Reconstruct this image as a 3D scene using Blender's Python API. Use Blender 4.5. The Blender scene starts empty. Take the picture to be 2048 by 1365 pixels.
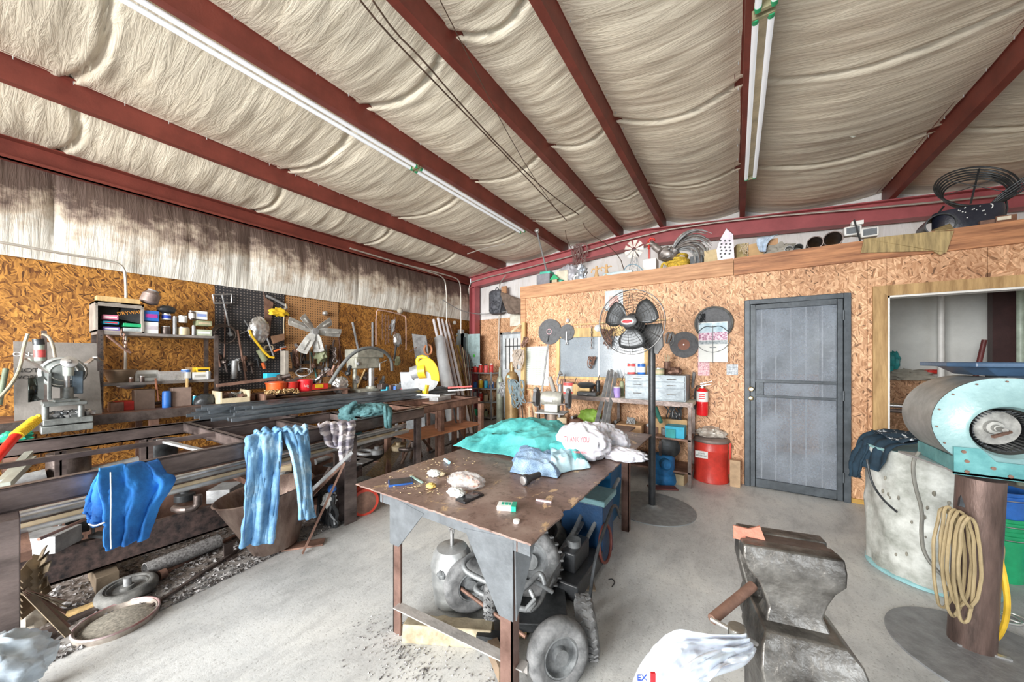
import bpy, bmesh, math, random
from mathutils import Vector as V, Matrix, noise
random.seed(7)
S = bpy.context.scene
COL = S.collection
# ---------------------------------------------------------------- camera (12 mm, level, small lens shift)
F = 682.0; CX, CY = 1024.0, 717.5; CAMZ = 1.46; TH = math.radians(33.25)
cs, sn = math.cos(TH), math.sin(TH)
cam = bpy.data.cameras.new('camera'); co = bpy.data.objects.new('camera', cam); COL.objects.link(co)
cam.sensor_width = 36; cam.lens = 36 * F / 2048; cam.shift_y = (CY - 682.5) / 2048
cam.clip_start = .02; cam.clip_end = 100
co.location = (0, 0, CAMZ); co.rotation_euler = (math.pi / 2, 0, TH); S.camera = co
# ---------------------------------------------------------------- exposure, sky and daylight
S.view_settings.view_transform = 'Standard'; S.view_settings.look = 'None'
S.view_settings.gamma = 1; S.view_settings.use_curve_mapping = False
S.view_settings.exposure = 0.2
w = bpy.data.worlds.new('sky'); S.world = w; w.use_nodes = True
bg = w.node_tree.nodes['Background']; bg.inputs[0].default_value = (.86, .93, 1, 1); bg.inputs[1].default_value = 0.9
def area(name, loc, rot, sx, sy, power, col=(1, .97, .92)):
    l = bpy.data.lights.new(name, 'AREA'); l.shape = 'RECTANGLE'; l.size = sx; l.size_y = sy; l.energy = power; l.color = col
    o = bpy.data.objects.new(name, l); o.location = loc; o.rotation_euler = [math.radians(a) for a in rot]; COL.objects.link(o); return o
area('daylight_door_opening', (-1.6, -7.0, 2.7), (82, 0, 0), 7.0, 4.2, 2700, (1, .985, .955))
area('daylight_side_opening', (2.4, -1.8, 1.5), (62, 0, 36), 1.6, 1.6, 42, (.88, .94, 1))
# ---------------------------------------------------------------- pixel -> place (for reading the photograph)
def pt(px, py, X=None, Y=None, z=None, d=None):
    r = (px - CX) / F; u = -(py - CY) / F
    dx, dy = r * cs - sn, r * sn + cs
    if X is not None: t = X / dx
    elif Y is not None: t = Y / dy
    elif z is not None: t = (z - CAMZ) / u
    else: t = d
    return V((dx * t, dy * t, CAMZ + u * t))
# ---------------------------------------------------------------- mesh builder
def frame(d):
    d = d.normalized(); up = V((0, 0, 1)) if abs(d.z) < .93 else V((0, 1, 0))
    a = d.cross(up).normalized(); b = a.cross(d).normalized(); return a, b
class MB:
    def __init__(s): s.v = []; s.f = []; s.m = []; s.mi = 0
    def add(s, vs, fs):
        n = len(s.v); s.v += [V(p) for p in vs]
        for f in fs: s.f.append(tuple(i + n for i in f)); s.m.append(s.mi)
        return s
    def mat(s, i): s.mi = i; return s
    def box(s, c, sz, rz=0, rot=None):
        c = V(c); hx, hy, hz = [q / 2 for q in sz]
        R = rot if rot is not None else Matrix.Rotation(rz, 3, 'Z')
        vs = [c + R @ V((x, y, z)) for z in (-hz, hz) for x, y in ((-hx, -hy), (hx, -hy), (hx, hy), (-hx, hy))]
        return s.add(vs, [(3, 2, 1, 0), (4, 5, 6, 7), (0, 1, 5, 4), (1, 2, 6, 5), (2, 3, 7, 6), (3, 0, 4, 7)])
    def bb(s, a, b):
        a, b = V(a), V(b); return s.box((a + b) / 2, [abs(q) for q in (b - a)])
    def bar(s, p, q, w_, h, roll=0):
        p, q = V(p), V(q); a, b = frame(q - p)
        if roll: R = Matrix.Rotation(roll, 3, (q - p).normalized()); a, b = R @ a, R @ b
        c = [a * x * w_ / 2 + b * y * h / 2 for x, y in ((-1, -1), (1, -1), (1, 1), (-1, 1))]
        return s.add([p + k for k in c] + [q + k for k in c], [(0, 1, 2, 3), (7, 6, 5, 4), (0, 4, 5, 1), (1, 5, 6, 2), (2, 6, 7, 3), (3, 7, 4, 0)])
    def cyl(s, p, q, r, r2=None, n=14, caps=True):
        p, q = V(p), V(q); r2 = r if r2 is None else r2; a, b = frame(q - p)
        A = [a * math.cos(t * 2 * math.pi / n) + b * math.sin(t * 2 * math.pi / n) for t in range(n)]
        fs = [(i, i + n, (i + 1) % n + n, (i + 1) % n) for i in range(n)]
        if caps: fs += [tuple(range(n)), tuple(range(2 * n - 1, n - 1, -1))]
        return s.add([p + k * r for k in A] + [q + k * r2 for k in A], fs)
    def pipe(s, p, q, r, t=.15, n=16):
        p, q = V(p), V(q); a, b = frame(q - p); A = [a * math.cos(k * 2 * math.pi / n) + b * math.sin(k * 2 * math.pi / n) for k in range(n)]
        vs = [p + k * r for k in A] + [q + k * r for k in A] + [q + k * r * (1 - t) for k in A] + [p + k * r * (1 - t) for k in A]
        return s.add(vs, [(g * n + i, ((g + 1) % 4) * n + i, ((g + 1) % 4) * n + (i + 1) % n, g * n + (i + 1) % n) for g in range(4) for i in range(n)])
    def tube(s, pts, r, n=8, closed=False, smooth=0):
        pts = [V(p) for p in pts]
        for _ in range(smooth):
            o = []
            m = len(pts)
            for i in range(m if closed else m - 1):
                A, B = pts[i], pts[(i + 1) % m]; o += [A * .75 + B * .25, A * .25 + B * .75]
            if not closed: o = [pts[0]] + o + [pts[-1]]
            pts = o
        m = len(pts); vs = []; a = None
        for i, p in enumerate(pts):
            d = (pts[(i + 1) % m] - pts[i - 1]) if closed else (pts[min(i + 1, m - 1)] - pts[max(i - 1, 0)])
            if d.length < 1e-6: d = V((0, 0, 1))
            d.normalize()
            if a is None: a, b = frame(d)
            else:
                a = a - d * a.dot(d)
                if a.length < 1e-5: a, b = frame(d)
                a.normalize()
            b = a.cross(d); rr = r[i * len(r) // m] if isinstance(r, (list, tuple)) else r
            vs += [p + (a * math.cos(k * 2 * math.pi / n) + b * math.sin(k * 2 * math.pi / n)) * rr for k in range(n)]
        fs = [(i * n + k, i * n + (k + 1) % n, ((i + 1) % m) * n + (k + 1) % n, ((i + 1) % m) * n + k) for i in range(m if closed else m - 1) for k in range(n)]
        if not closed: fs += [tuple(range(n - 1, -1, -1)), tuple(range((m - 1) * n, m * n))]
        return s.add(vs, fs)
    def lathe(s, prof, c, ax=(0, 0, 1), n=24, sx=1, sy=1):
        c = V(c); d = V(ax).normalized(); a, b = frame(d); vs = []
        for r, h in prof: vs += [c + d * h + (a * math.cos(k * 2 * math.pi / n) * sx + b * math.sin(k * 2 * math.pi / n) * sy) * max(r, 1e-4) for k in range(n)]
        fs = [(i * n + k, i * n + (k + 1) % n, (i + 1) * n + (k + 1) % n, (i + 1) * n + k) for i in range(len(prof) - 1) for k in range(n)]
        fs += [tuple(range(n - 1, -1, -1)), tuple(range((len(prof) - 1) * n, len(prof) * n))]
        return s.add(vs, fs)
    def torus(s, c, ax, R, r, n=32, k=8, sx=1):
        c = V(c); a, b = frame(V(ax)); return s.tube([c + a * math.cos(t * 2 * math.pi / n) * R * sx + b * math.sin(t * 2 * math.pi / n) * R for t in range(n)], r, k, True)
    def prism(s, poly, ext):
        vs = [V(p) for p in poly]; n = len(vs); e = V(ext)
        return s.add(vs + [p + e for p in vs], [tuple(range(n - 1, -1, -1)), tuple(range(n, 2 * n))] + [(i, (i + 1) % n, (i + 1) % n + n, i + n) for i in range(n)])
    def grid(s, fn, nu, nv):
        vs = [fn(i / nu, j / nv) for j in range(nv + 1) for i in range(nu + 1)]; k = nu + 1
        return s.add(vs, [(j * k + i, j * k + i + 1, (j + 1) * k + i + 1, (j + 1) * k + i) for j in range(nv) for i in range(nu)])
    def ball(s, c, r, n=14, amp=0, fr=3, seed=0, flat=0, rx=1, ry=1, rz=1):
        c = V(c); vs = []; m = n
        for j in range(m + 1):
            for i in range(2 * n):
                ph = math.pi * j / m; th = math.pi * i / n
                d = V((math.sin(ph) * math.cos(th), math.sin(ph) * math.sin(th), math.cos(ph)))
                q = r * (1 + amp * noise.fractal(d * fr + V((seed, seed * 2, 0)), .8, 2, 3))
                p = V((d.x * q * rx, d.y * q * ry, d.z * q * rz))
                if flat and p.z < -flat: p.z = -flat
                vs.append(c + p)
        k = 2 * n
        return s.add(vs, [(j * k + i, (j + 1) * k + i, (j + 1) * k + (i + 1) % k, j * k + (i + 1) % k) for j in range(m) for i in range(k)])
    def build(s, name, mats, parent=None, smooth=True, bevel=0, solid=0, sub=0, label=None, kind=None, ang=38):
        root = parent
        while root is not None and root.parent is not None: root = root.parent
        off = V(root.location) if root is not None else V((0, 0, 0))
        if root is None:
            lo = [min(p[i] for p in s.v) for i in range(3)]; hi = [max(p[i] for p in s.v) for i in range(3)]
            off = V(((lo[0] + hi[0]) / 2, (lo[1] + hi[1]) / 2, lo[2]))
        me = bpy.data.meshes.new(name); me.from_pydata([p - off for p in s.v], [], s.f)
        if not isinstance(mats, (list, tuple)): mats = [mats]
        for m_ in mats: me.materials.append(m_)
        for p, i in zip(me.polygons, s.m): p.material_index = min(i, len(mats) - 1); p.use_smooth = smooth
        bm = bmesh.new(); bm.from_mesh(me)
        bmesh.ops.remove_doubles(bm, verts=bm.verts, dist=1e-5); bmesh.ops.recalc_face_normals(bm, faces=bm.faces)
        bm.to_mesh(me); bm.free()
        if smooth: me.set_sharp_from_angle(angle=math.radians(ang))
        o = bpy.data.objects.new(name, me); COL.objects.link(o); o.parent = parent
        if parent is None: o.location = off
        if solid: q = o.modifiers.new('solid', 'SOLIDIFY'); q.thickness = solid; q.offset = 0
        if sub: q = o.modifiers.new('sub', 'SUBSURF'); q.levels = q.render_levels = sub
        if bevel: q = o.modifiers.new('bevel', 'BEVEL'); q.width = bevel; q.segments = 2; q.limit_method = 'ANGLE'
        if label: o['label'] = label
        if kind: o['kind'] = kind
        return o
def thing(name, label, cat, loc, group=None):
    o = bpy.data.objects.new(name, None); COL.objects.link(o); o.location = loc; o.empty_display_size = .05
    o['label'] = label; o['category'] = cat
    if group: o['group'] = group
    return o
def tag(o, label, cat, group=None):
    o['label'] = label; o['category'] = cat
    if group: o['group'] = group
    return o
def dup(root, loc, label=None, rz=None, sc=None):
    r = root.copy(); COL.objects.link(r); r.location = loc
    if label: r['label'] = label
    if rz is not None: r.rotation_euler = (0, 0, rz)
    if sc: r.scale = (sc,) * 3 if not isinstance(sc, tuple) else sc
    for ch in list(root.children):
        c = ch.copy(); COL.objects.link(c); c.parent = r
        for g in ch.children: d = g.copy(); COL.objects.link(d); d.parent = c
    return r
# ---------------------------------------------------------------- materials
MATS = {}
def mat(name, col, rough=.6, metal=0, var=.25, scale=6, col2=None, bump=.15, bs=60, stretch=(1, 1, 1), spec=.5, alpha=None, mixpos=(.35, .65), emit=None):
    if name in MATS: return MATS[name]
    m = bpy.data.materials.new(name); m.use_nodes = True; nt = m.node_tree; N = nt.nodes; L = nt.links; b = N['Principled BSDF']
    tc = N.new('ShaderNodeTexCoord'); mp = N.new('ShaderNodeMapping'); L.new(tc.outputs['Object'], mp.inputs[0]); mp.inputs['Scale'].default_value = stretch
    nz = N.new('ShaderNodeTexNoise'); nz.inputs['Scale'].default_value = scale; nz.inputs['Detail'].default_value = 6; nz.inputs['Roughness'].default_value = .65
    L.new(mp.outputs[0], nz.inputs['Vector'])
    cr = N.new('ShaderNodeValToRGB'); e = cr.color_ramp.elements; e[0].position, e[1].position = mixpos
    c1 = [c * (1 - var) for c in col]; c2 = col2 if col2 else [min(1, c * (1 + var)) for c in col]
    e[0].color = (*c1, 1); e[1].color = (*c2, 1); L.new(nz.outputs['Fac'], cr.inputs[0]); L.new(cr.outputs[0], b.inputs['Base Color'])
    b.inputs['Roughness'].default_value = rough; b.inputs['Metallic'].default_value = metal; b.inputs['Specular IOR Level'].default_value = spec
    if bump:
        n2 = N.new('ShaderNodeTexNoise'); n2.inputs['Scale'].default_value = bs; n2.inputs['Detail'].default_value = 4; L.new(mp.outputs[0], n2.inputs['Vector'])
        bp = N.new('ShaderNodeBump'); bp.inputs['Strength'].default_value = bump; bp.inputs['Distance'].default_value = .01
        L.new(n2.outputs['Fac'], bp.inputs['Height']); L.new(bp.outputs[0], b.inputs['Normal'])
    if alpha is not None: b.inputs['Alpha'].default_value = alpha
    if emit: b.inputs['Emission Color'].default_value = (*emit[0], 1); b.inputs['Emission Strength'].default_value = emit[1]
    MATS[name] = m; return m
def nmat(name):
    m = bpy.data.materials.new(name); m.use_nodes = True; MATS[name] = m
    return m, m.node_tree.nodes, m.node_tree.links, m.node_tree.nodes['Principled BSDF']
def ramp(N, stops):
    r = N.new('ShaderNodeValToRGB'); e = r.color_ramp.elements
    while len(e) < len(stops): e.new(.5)
    for k, (p, c) in enumerate(stops): e[k].position = p; e[k].color = (*c, 1) if len(c) == 3 else c
    return r
def mixc(N, L, f, a, b, typ='MIX'):
    x = N.new('ShaderNodeMix'); x.data_type = 'RGBA'; x.blend_type = typ
    if hasattr(f, 'links'): L.new(f, x.inputs[0])
    else: x.inputs[0].default_value = f
    for s_, q in ((6, a), (7, b)):
        if hasattr(q, 'links'): L.new(q, x.inputs[s_])
        else: x.inputs[s_].default_value = (*q, 1)
    return x.outputs[2]
def osb(name, axes, tint):
    m, N, L, b = nmat(name)
    tc = N.new('ShaderNodeTexCoord'); sp = N.new('ShaderNodeSeparateXYZ'); L.new(tc.outputs['Object'], sp.inputs[0])
    cb = N.new('ShaderNodeCombineXYZ'); L.new(sp.outputs[axes], cb.inputs[0]); L.new(sp.outputs[2], cb.inputs[1])
    dn = N.new('ShaderNodeTexNoise'); dn.inputs['Scale'].default_value = 6; L.new(cb.outputs[0], dn.inputs['Vector'])
    ds = mixc(N, L, .045, cb.outputs[0], dn.outputs['Color'])
    outs = []
    for k, (an, sc_) in enumerate(((.5, 1), (-.9, 1.15), (1.5, .9))):
        mp = N.new('ShaderNodeMapping'); L.new(ds, mp.inputs[0]); mp.vector_type = 'TEXTURE'; mp.inputs['Rotation'].default_value = (0, 0, an); mp.inputs['Scale'].default_value = (1 / (22 * sc_), 1 / (100 * sc_), 1); mp.inputs['Location'].default_value = (k * 3.1, k * 7.7, 0)
        vo = N.new('ShaderNodeTexVoronoi'); vo.inputs['Scale'].default_value = 1; vo.voronoi_dimensions = '2D'; L.new(mp.outputs[0], vo.inputs['Vector'])
        outs.append(vo)
    pick = N.new('ShaderNodeTexVoronoi'); pick.voronoi_dimensions = '2D'; pick.inputs['Scale'].default_value = 30; L.new(ds, pick.inputs['Vector'])
    ps = N.new('ShaderNodeSeparateColor'); L.new(pick.outputs['Color'], ps.inputs[0])
    g1 = N.new('ShaderNodeMath'); g1.operation = 'GREATER_THAN'; g1.inputs[1].default_value = .38; L.new(ps.outputs[0], g1.inputs[0])
    g2 = N.new('ShaderNodeMath'); g2.operation = 'GREATER_THAN'; g2.inputs[1].default_value = .62; L.new(ps.outputs[1], g2.inputs[0])
    c = mixc(N, L, g1.outputs[0], outs[0].outputs['Color'], outs[1].outputs['Color']); c = mixc(N, L, g2.outputs[0], c, outs[2].outputs['Color'])
    s2 = N.new('ShaderNodeSeparateColor'); L.new(c, s2.inputs[0])
    d, t_ = tint
    r = ramp(N, [(0, [q * .35 for q in d]), (.12, d), (.5, [(p + q) / 2 for p, q in zip(d, t_)]), (.85, t_), (1, [min(1, q * 1.25) for q in t_])]); L.new(s2.outputs[0], r.inputs[0])
    big = N.new('ShaderNodeTexNoise'); big.inputs['Scale'].default_value = 1.6; big.inputs['Detail'].default_value = 5; L.new(cb.outputs[0], big.inputs['Vector'])
    br = ramp(N, [(.3, (.62, .55, .5)), (.6, (1, 1, 1))]); L.new(big.outputs['Fac'], br.inputs[0])
    L.new(mixc(N, L, .8, r.outputs[0], br.outputs[0], 'MULTIPLY'), b.inputs['Base Color'])
    b.inputs['Roughness'].default_value = .55
    bp = N.new('ShaderNodeBump'); bp.inputs['Strength'].default_value = .35; bp.inputs['Distance'].default_value = .004; L.new(s2.outputs[1], bp.inputs['Height']); L.new(bp.outputs[0], b.inputs['Normal'])
    return m
OSB_L = osb('osb_left_shaded', 1, ((.17, .06, .010), (.54, .26, .055)))  # darker tint puts the dimmer light on the left wall into the colour
OSB_B = osb('osb_back_lit', 0, ((.50, .25, .12), (.80, .50, .30)))  # same kind of board; the brighter light at the back is in the tint
def sheet(name, ax_long, base, stain=None):
    """vinyl faced insulation: stretched wrinkles"""
    m, N, L, b = nmat(name)
    tc = N.new('ShaderNodeTexCoord'); mp = N.new('ShaderNodeMapping'); L.new(tc.outputs['Object'], mp.inputs[0]); mp.inputs['Scale'].default_value = ax_long
    wn = N.new('ShaderNodeTexNoise'); wn.inputs['Scale'].default_value = 1.5; wn.inputs['Detail'].default_value = 6; wn.inputs['Roughness'].default_value = .62; wn.inputs['Distortion'].default_value = .8
    L.new(mp.outputs[0], wn.inputs['Vector'])
    n2 = N.new('ShaderNodeTexNoise'); n2.inputs['Scale'].default_value = 1.1; n2.inputs['Detail'].default_value = 5; L.new(tc.outputs['Object'], n2.inputs['Vector'])
    r = ramp(N, [(.3, [q * .80 for q in base]), (.65, base)]); L.new(n2.outputs['Fac'], r.inputs[0]); col = r.outputs[0]
    cr = ramp(N, [(.38, (.62, .56, .46)), (.5, (1, 1, 1))]); L.new(wn.outputs['Fac'], cr.inputs[0]); col = mixc(N, L, .22, col, cr.outputs[0], 'MULTIPLY')
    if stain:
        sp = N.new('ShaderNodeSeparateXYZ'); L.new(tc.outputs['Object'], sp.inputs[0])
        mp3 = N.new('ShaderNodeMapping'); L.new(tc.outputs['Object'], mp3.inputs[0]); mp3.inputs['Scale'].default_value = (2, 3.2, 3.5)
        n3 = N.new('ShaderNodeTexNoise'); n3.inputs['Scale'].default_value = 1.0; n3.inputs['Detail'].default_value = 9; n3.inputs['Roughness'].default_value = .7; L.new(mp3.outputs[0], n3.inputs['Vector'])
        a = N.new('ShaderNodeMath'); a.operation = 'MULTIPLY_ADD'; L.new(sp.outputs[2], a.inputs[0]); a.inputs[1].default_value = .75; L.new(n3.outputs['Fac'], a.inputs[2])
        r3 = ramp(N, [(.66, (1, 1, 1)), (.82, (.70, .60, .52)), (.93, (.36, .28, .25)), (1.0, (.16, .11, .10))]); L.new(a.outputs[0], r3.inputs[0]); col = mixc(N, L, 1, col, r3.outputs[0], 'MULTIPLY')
    L.new(col, b.inputs['Base Color']); b.inputs['Roughness'].default_value = .42
    bp = N.new('ShaderNodeBump'); bp.inputs['Strength'].default_value = .42; bp.inputs['Distance'].default_value = .05; L.new(wn.outputs['Fac'], bp.inputs['Height']); L.new(bp.outputs[0], b.inputs['Normal'])
    return m
INS_C = sheet('insulation_roof', (1.6, 13, 2), (.84, .77, .63))
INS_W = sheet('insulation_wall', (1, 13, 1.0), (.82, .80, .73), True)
INS_B = sheet('insulation_end', (6, 1, 1), (.92, .92, .92))
def concrete():
    m, N, L, b = nmat('concrete'); tc = N.new('ShaderNodeTexCoord')
    def nz(s, d=8, r=.65, di=0, sc=(1, 1, 1)):
        mp = N.new('ShaderNodeMapping'); L.new(tc.outputs['Object'], mp.inputs[0]); mp.inputs['Scale'].default_value = sc
        n = N.new('ShaderNodeTexNoise'); n.inputs['Scale'].default_value = s; n.inputs['Detail'].default_value = d; n.inputs['Roughness'].default_value = r; n.inputs['Distortion'].default_value = di; L.new(mp.outputs[0], n.inputs['Vector']); return n.outputs['Fac']
    r1 = ramp(N, [(.28, (.36, .375, .38)), (.45, (.55, .565, .565)), (.6, (.66, .67, .655)), (.75, (.76, .75, .71))]); L.new(nz(1.1, 10, .62, .6), r1.inputs[0])
    r2 = ramp(N, [(.36, (.62, .62, .63)), (.52, (1, 1, 1))]); L.new(nz(9, 9, .75, .3, (1, .35, 1)), r2.inputs[0])
    r3 = ramp(N, [(.33, (.35, .34, .33)), (.42, (1, 1, 1))]); L.new(nz(70, 3, .6), r3.inputs[0])
    c = mixc(N, L, .55, r1.outputs[0], r2.outputs[0], 'MULTIPLY'); c = mixc(N, L, .5, c, r3.outputs[0], 'MULTIPLY')
    # worn gritty strip along the left rack
    sp = N.new('ShaderNodeSeparateXYZ'); L.new(tc.outputs['Object'], sp.inputs[0])
    a = N.new('ShaderNodeMath'); a.operation = 'MULTIPLY_ADD'; L.new(nz(2.5, 6), a.inputs[0]); a.inputs[1].default_value = .5; L.new(sp.outputs[0], a.inputs[2])
    rs = ramp(N, [(0, (1, 1, 1)), (1, (0, 0, 0))]); mr = N.new('ShaderNodeMapRange'); L.new(a.outputs[0], mr.inputs[0])
    mr.inputs[1].default_value = -2.75 + 1.2; mr.inputs[2].default_value = -2.35 + 1.2; L.new(mr.outputs[0], rs.inputs[0])
    gr = ramp(N, [(.38, (.05, .042, .036)), (.52, (.2, .17, .15)), (.62, (.5, .48, .47))]); L.new(nz(48, 8, .8), gr.inputs[0])
    c = mixc(N, L, rs.outputs[0], c, gr.outputs[0]); L.new(c, b.inputs['Base Color'])
    b.inputs['Roughness'].default_value = .5
    bp = N.new('ShaderNodeBump'); bp.inputs['Strength'].default_value = .4; bp.inputs['Distance'].default_value = .006; L.new(nz(35, 8, .8), bp.inputs['Height']); L.new(bp.outputs[0], b.inputs['Normal'])
    return m
CONC = concrete()
RED = mat('red_oxide', (.19, .045, .032), .5, 0, .22, 3, spec=.35, bump=.08)
REDB = mat('red_beam', (.42, .11, .12), .5, 0, .15, 3, spec=.35, bump=.08)
WOOD = mat('plank', (.56, .27, .13), .6, 0, .35, 2.2, stretch=(1, 6, 14), col2=(.66, .37, .2))
WOODR = mat('red_plank', (.34, .13, .06), .55, 0, .4, 2.2, stretch=(1, 6, 14), col2=(.56, .26, .12))
WOODY = mat('pale_wood', (.58, .40, .18), .65, 0, .3, 5, stretch=(3, 3, .5))
WHITE = mat('white_paint', (.8, .8, .78), .4, 0, .08, 8)
STEEL = mat('dark_steel', (.16, .13, .12), .42, .75, .45, 7, bump=.2)
RUST = mat('rusty_steel', (.23, .13, .10), .55, .45, .45, 6, col2=(.34, .2, .15), bump=.2)
SILVER = mat('bright_steel', (.62, .62, .62), .32, .85, .25, 9)
GREYM = mat('grey_metal', (.33, .34, .35), .5, .4, .3, 10)
BLACK = mat('black_paint', (.035, .038, .042), .38, 0, .3, 14)
BLKM = mat('black_metal', (.06, .065, .07), .4, .6, .4, 12)
RUBBER = mat('rubber', (.085, .085, .085), .8, 0, .35, 14, col2=(.17, .17, .16))
GALV = mat('galvanised', (.60, .62, .63), .38, .6, .15, 10)
YEL = mat('yellow_plastic', (.85, .55, .03), .4, 0, .15, 9)
REDP = mat('red_paint', (.62, .035, .025), .4, 0, .25, 8)
CARD = mat('cardboard', (.52, .34, .17), .8, 0, .2, 5)
CHROME = mat('chrome', (.8, .8, .8), .18, 1, .1, 6, bump=0)
# ================================================================ the shell
XL, YB, YP, ZD = -5.8, 6.95, 4.79, 2.635       # left wall, end wall, partition face, deck height
RX = -1.45                                     # ridge
def pb(x): return CAMZ + 2.42 - .08 * abs(x - RX)   # underside of the purlins
def struct(o, label=None):
    o['kind'] = 'structure'
    return o
m = MB(); m.box((-1.3, 1.8, -.05), (9.4, 11.4, .1)); fl = struct(m.build('floor', CONC))
# roof sheet: one sagging bay between each pair of purlins
PX = [-5.8, -4.73, -3.07, -1.88, -1.09, .06, 1.74, 3.3]
SEAM = [-3, -1.33, .34, 2.0, 3.68, 5.3, 6.95]
m = MB()
for i in range(7):
    a, b_ = PX[i], PX[i + 1]; sag = .06 + .05 * (b_ - a)
    def fn(u, v, a=a, b_=b_, sag=sag):
        x = a + (b_ - a) * u; y = -3 + 9.97 * v
        dist = min(abs(y - q - .12 * math.sin(u * 3.1)) for q in SEAM)
        z = (pb(a) - (.17 if i == 0 else 0)) * (1 - u) + pb(b_) * u + .2
        k = (y - SEAM[0]) / 1.66
        w_ = 4 * u * (1 - u)
        z -= sag * w_ * (.75 + .35 * abs(math.sin(math.pi * k)))
        z += .05 * math.exp(-(dist / .02) ** 2) - .009 * math.exp(-((dist - .05) / .03) ** 2)
        z += .016 * noise.noise(V((x * 1.6, y * 7, i))) * w_ + .01 * noise.noise(V((x * 3, y * 16, i))) * w_
        return V((x, y, z))
    m.grid(fn, 14, 380)
struct(m.build('ceiling', INS_C, ang=80))
m = MB(); m.box((-1.25, 1.98, 4.25), (9.3, 10, .05)); struct(m.build('trim_9', GREYM))['label'] = 'metal roof over the insulation'
# left wall: boards below, soft insulation above
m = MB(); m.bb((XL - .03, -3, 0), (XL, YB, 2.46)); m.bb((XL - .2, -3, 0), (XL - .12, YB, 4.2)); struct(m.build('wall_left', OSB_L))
m = MB()
def fn(u, v):
    y = -3 + 9.95 * u; z = 2.44 + .93 * v
    k = (y - .34) / 1.66; s_ = abs(math.sin(math.pi * k)) ** .4
    x = XL + .02 + .11 * math.sin(math.pi * min(1, v * 1.0)) * s_ + .012 * noise.noise(V((0, y * 12, z * 1.3)))
    return V((x, y, z))
m.grid(fn, 420, 14); o = m.build('insulation_panel', INS_W, ang=80); struct(o); o.name = 'wall_left_upper'
m = MB(); m.bb((-.2, -3, 0), (3.3, -2.95, 4.2)); m.bb((XL, -3, 3.25), (-.2, -2.95, 4.2)); m.bb((XL, -3, 0), (-5.0, -2.95, 3.25)); struct(m.build('wall_front_blocker', GREYM))  # unseen wall behind the camera, added to keep light off the right ceiling
m = MB(); m.bb((3.3, -3, 0), (3.36, .9, 4.2)); struct(m.build('wall_right_front_blocker', GREYM))  # unseen side wall, added to close off light from the right
# end wall and the upper white insulation behind the deck
m = MB(); m.bb((XL, YB, 0), (-2.7, YB + .04, 2.46)); struct(m.build('wall_back', OSB_B))
m = MB(); m.grid(lambda u, v: V((XL + 9.1 * u, YB + .01 + .02 * noise.noise(V((u * 50, v * 3, 0))), 2.4 + 1.7 * v)), 90, 6)
struct(m.build('wall_back_upper', INS_B))
m = MB(); m.bb((XL, YB + .06, 0), (3.4, YB + .12, 4.2)); struct(m.build('wall_back_outer', GREYM))
# right side wall (outside the view) with the deck, room behind the partition
m = MB(); m.bb((3.3, .9, 0), (3.36, YB, 4.2)); struct(m.build('wall_right', INS_B))
# partition boards with openings: door X .087-.974, window, big opening 1.232-2.9
DZ = 2.125; W0, W1, WZ0, WZ1 = -2.29, -.98, 1.19, 1.78
O0, O1, OZ = 1.235, 2.75, 2.07
m = MB(); y0, y1 = YP, YP + .03
def board(x0, x1, z0, z1): m.bb((x0 + .0012, y0, z0), (x1 - .0012, y1, z1))
board(-2.87, W0, 0, 2.44); board(W0, -1.02, 0, WZ0); board(W0, -1.02, WZ1, 2.44); board(-1.02, -.06, 0, 2.44); board(-.06, .087, 0, 2.44)
board(.087, .42, DZ, 2.44); board(.42, 1.1, DZ, 2.44); board(.974, 1.1, 0, DZ); board(1.1, O0, 0, 2.44); board(O0, 1.85, OZ, 2.44); board(1.85, 3.25, OZ, 2.44); board(O1, 3.25, 0, OZ)
struct(m.build('wall_partition', OSB_B))
m = MB(); m.bb((-2.96, y0 - .012, 0), (-2.87, y1, 2.44)); struct(m.build('trim_1', WOOD))
m = MB(); m.bb((-2.96, y0 - .03, 2.44), (-.02, y0 + .01, ZD)); struct(m.build('trim_2', WOOD))
m = MB(); m.bb((-.016, y0 - .034, 2.437), (3.2, y0 + .01, ZD)); struct(m.build('trim_3', WOODR))
m = MB(); m.bb((-2.96, YP, 2.6), (3.2, YB - .03, ZD - .004)); struct(m.build('deck_floor', WOODY)); 
m = MB(); m.bb((-2.96, YP + .03, 0), (-2.93, YB - .02, 2.6)); struct(m.build('wall_side', OSB_L))
# inner room: white wall with board wainscot
INW = mat('inner_white', (.72, .74, .72), .6, 0, .08, 3)
m = MB(); m.bb((-2.9, YB - .1, 1.22), (3.2, YB - .04, 2.6)); struct(m.build('wall_inner', INW))
m = MB(); m.bb((-2.9, YB - .16, 0), (3.2, YB - .1, 1.22)); struct(m.build('wall_inner_lower', OSB_B))
m = MB(); m.bb((1.04, YP + .05, 0), (1.08, YB - .2, 2.58)); struct(m.build('wall_inner_side', INW))
# opening frame
m = MB(); yy = YP - .022
m.prism([(O0 - .1, yy, 0), (O0, yy, 0), (O0, yy, OZ), (O0 - .1, yy, OZ + .1)], (0, .022, 0)); struct(m.build('trim_4', mat('frame_wood', (.42, .24, .09), .6, 0, .35, 3, stretch=(6, 6, .7), col2=(.55, .36, .16))))
m = MB(); m.prism([(O0 - .1, yy, OZ + .1), (O0, yy, OZ), (O1, yy, OZ), (O1, yy, OZ + .1)], (0, .022, 0)); struct(m.build('trim_5', MATS['frame_wood']))
m = MB(); m.bb((O0, YP - .01, 0), (O0 + .018, YP + .12, OZ)); m.bb((O0, YP - .01, OZ - .018), (O1, YP + .12, OZ)); struct(m.build('trim_6', WHITE))
m = MB(); m.bb((.974, YP - .02, 0), (O0 - .1, YP, .045)); struct(m.build('baseboard_back', mat('yellow_pine', (.55, .33, .08), .6)))
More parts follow.
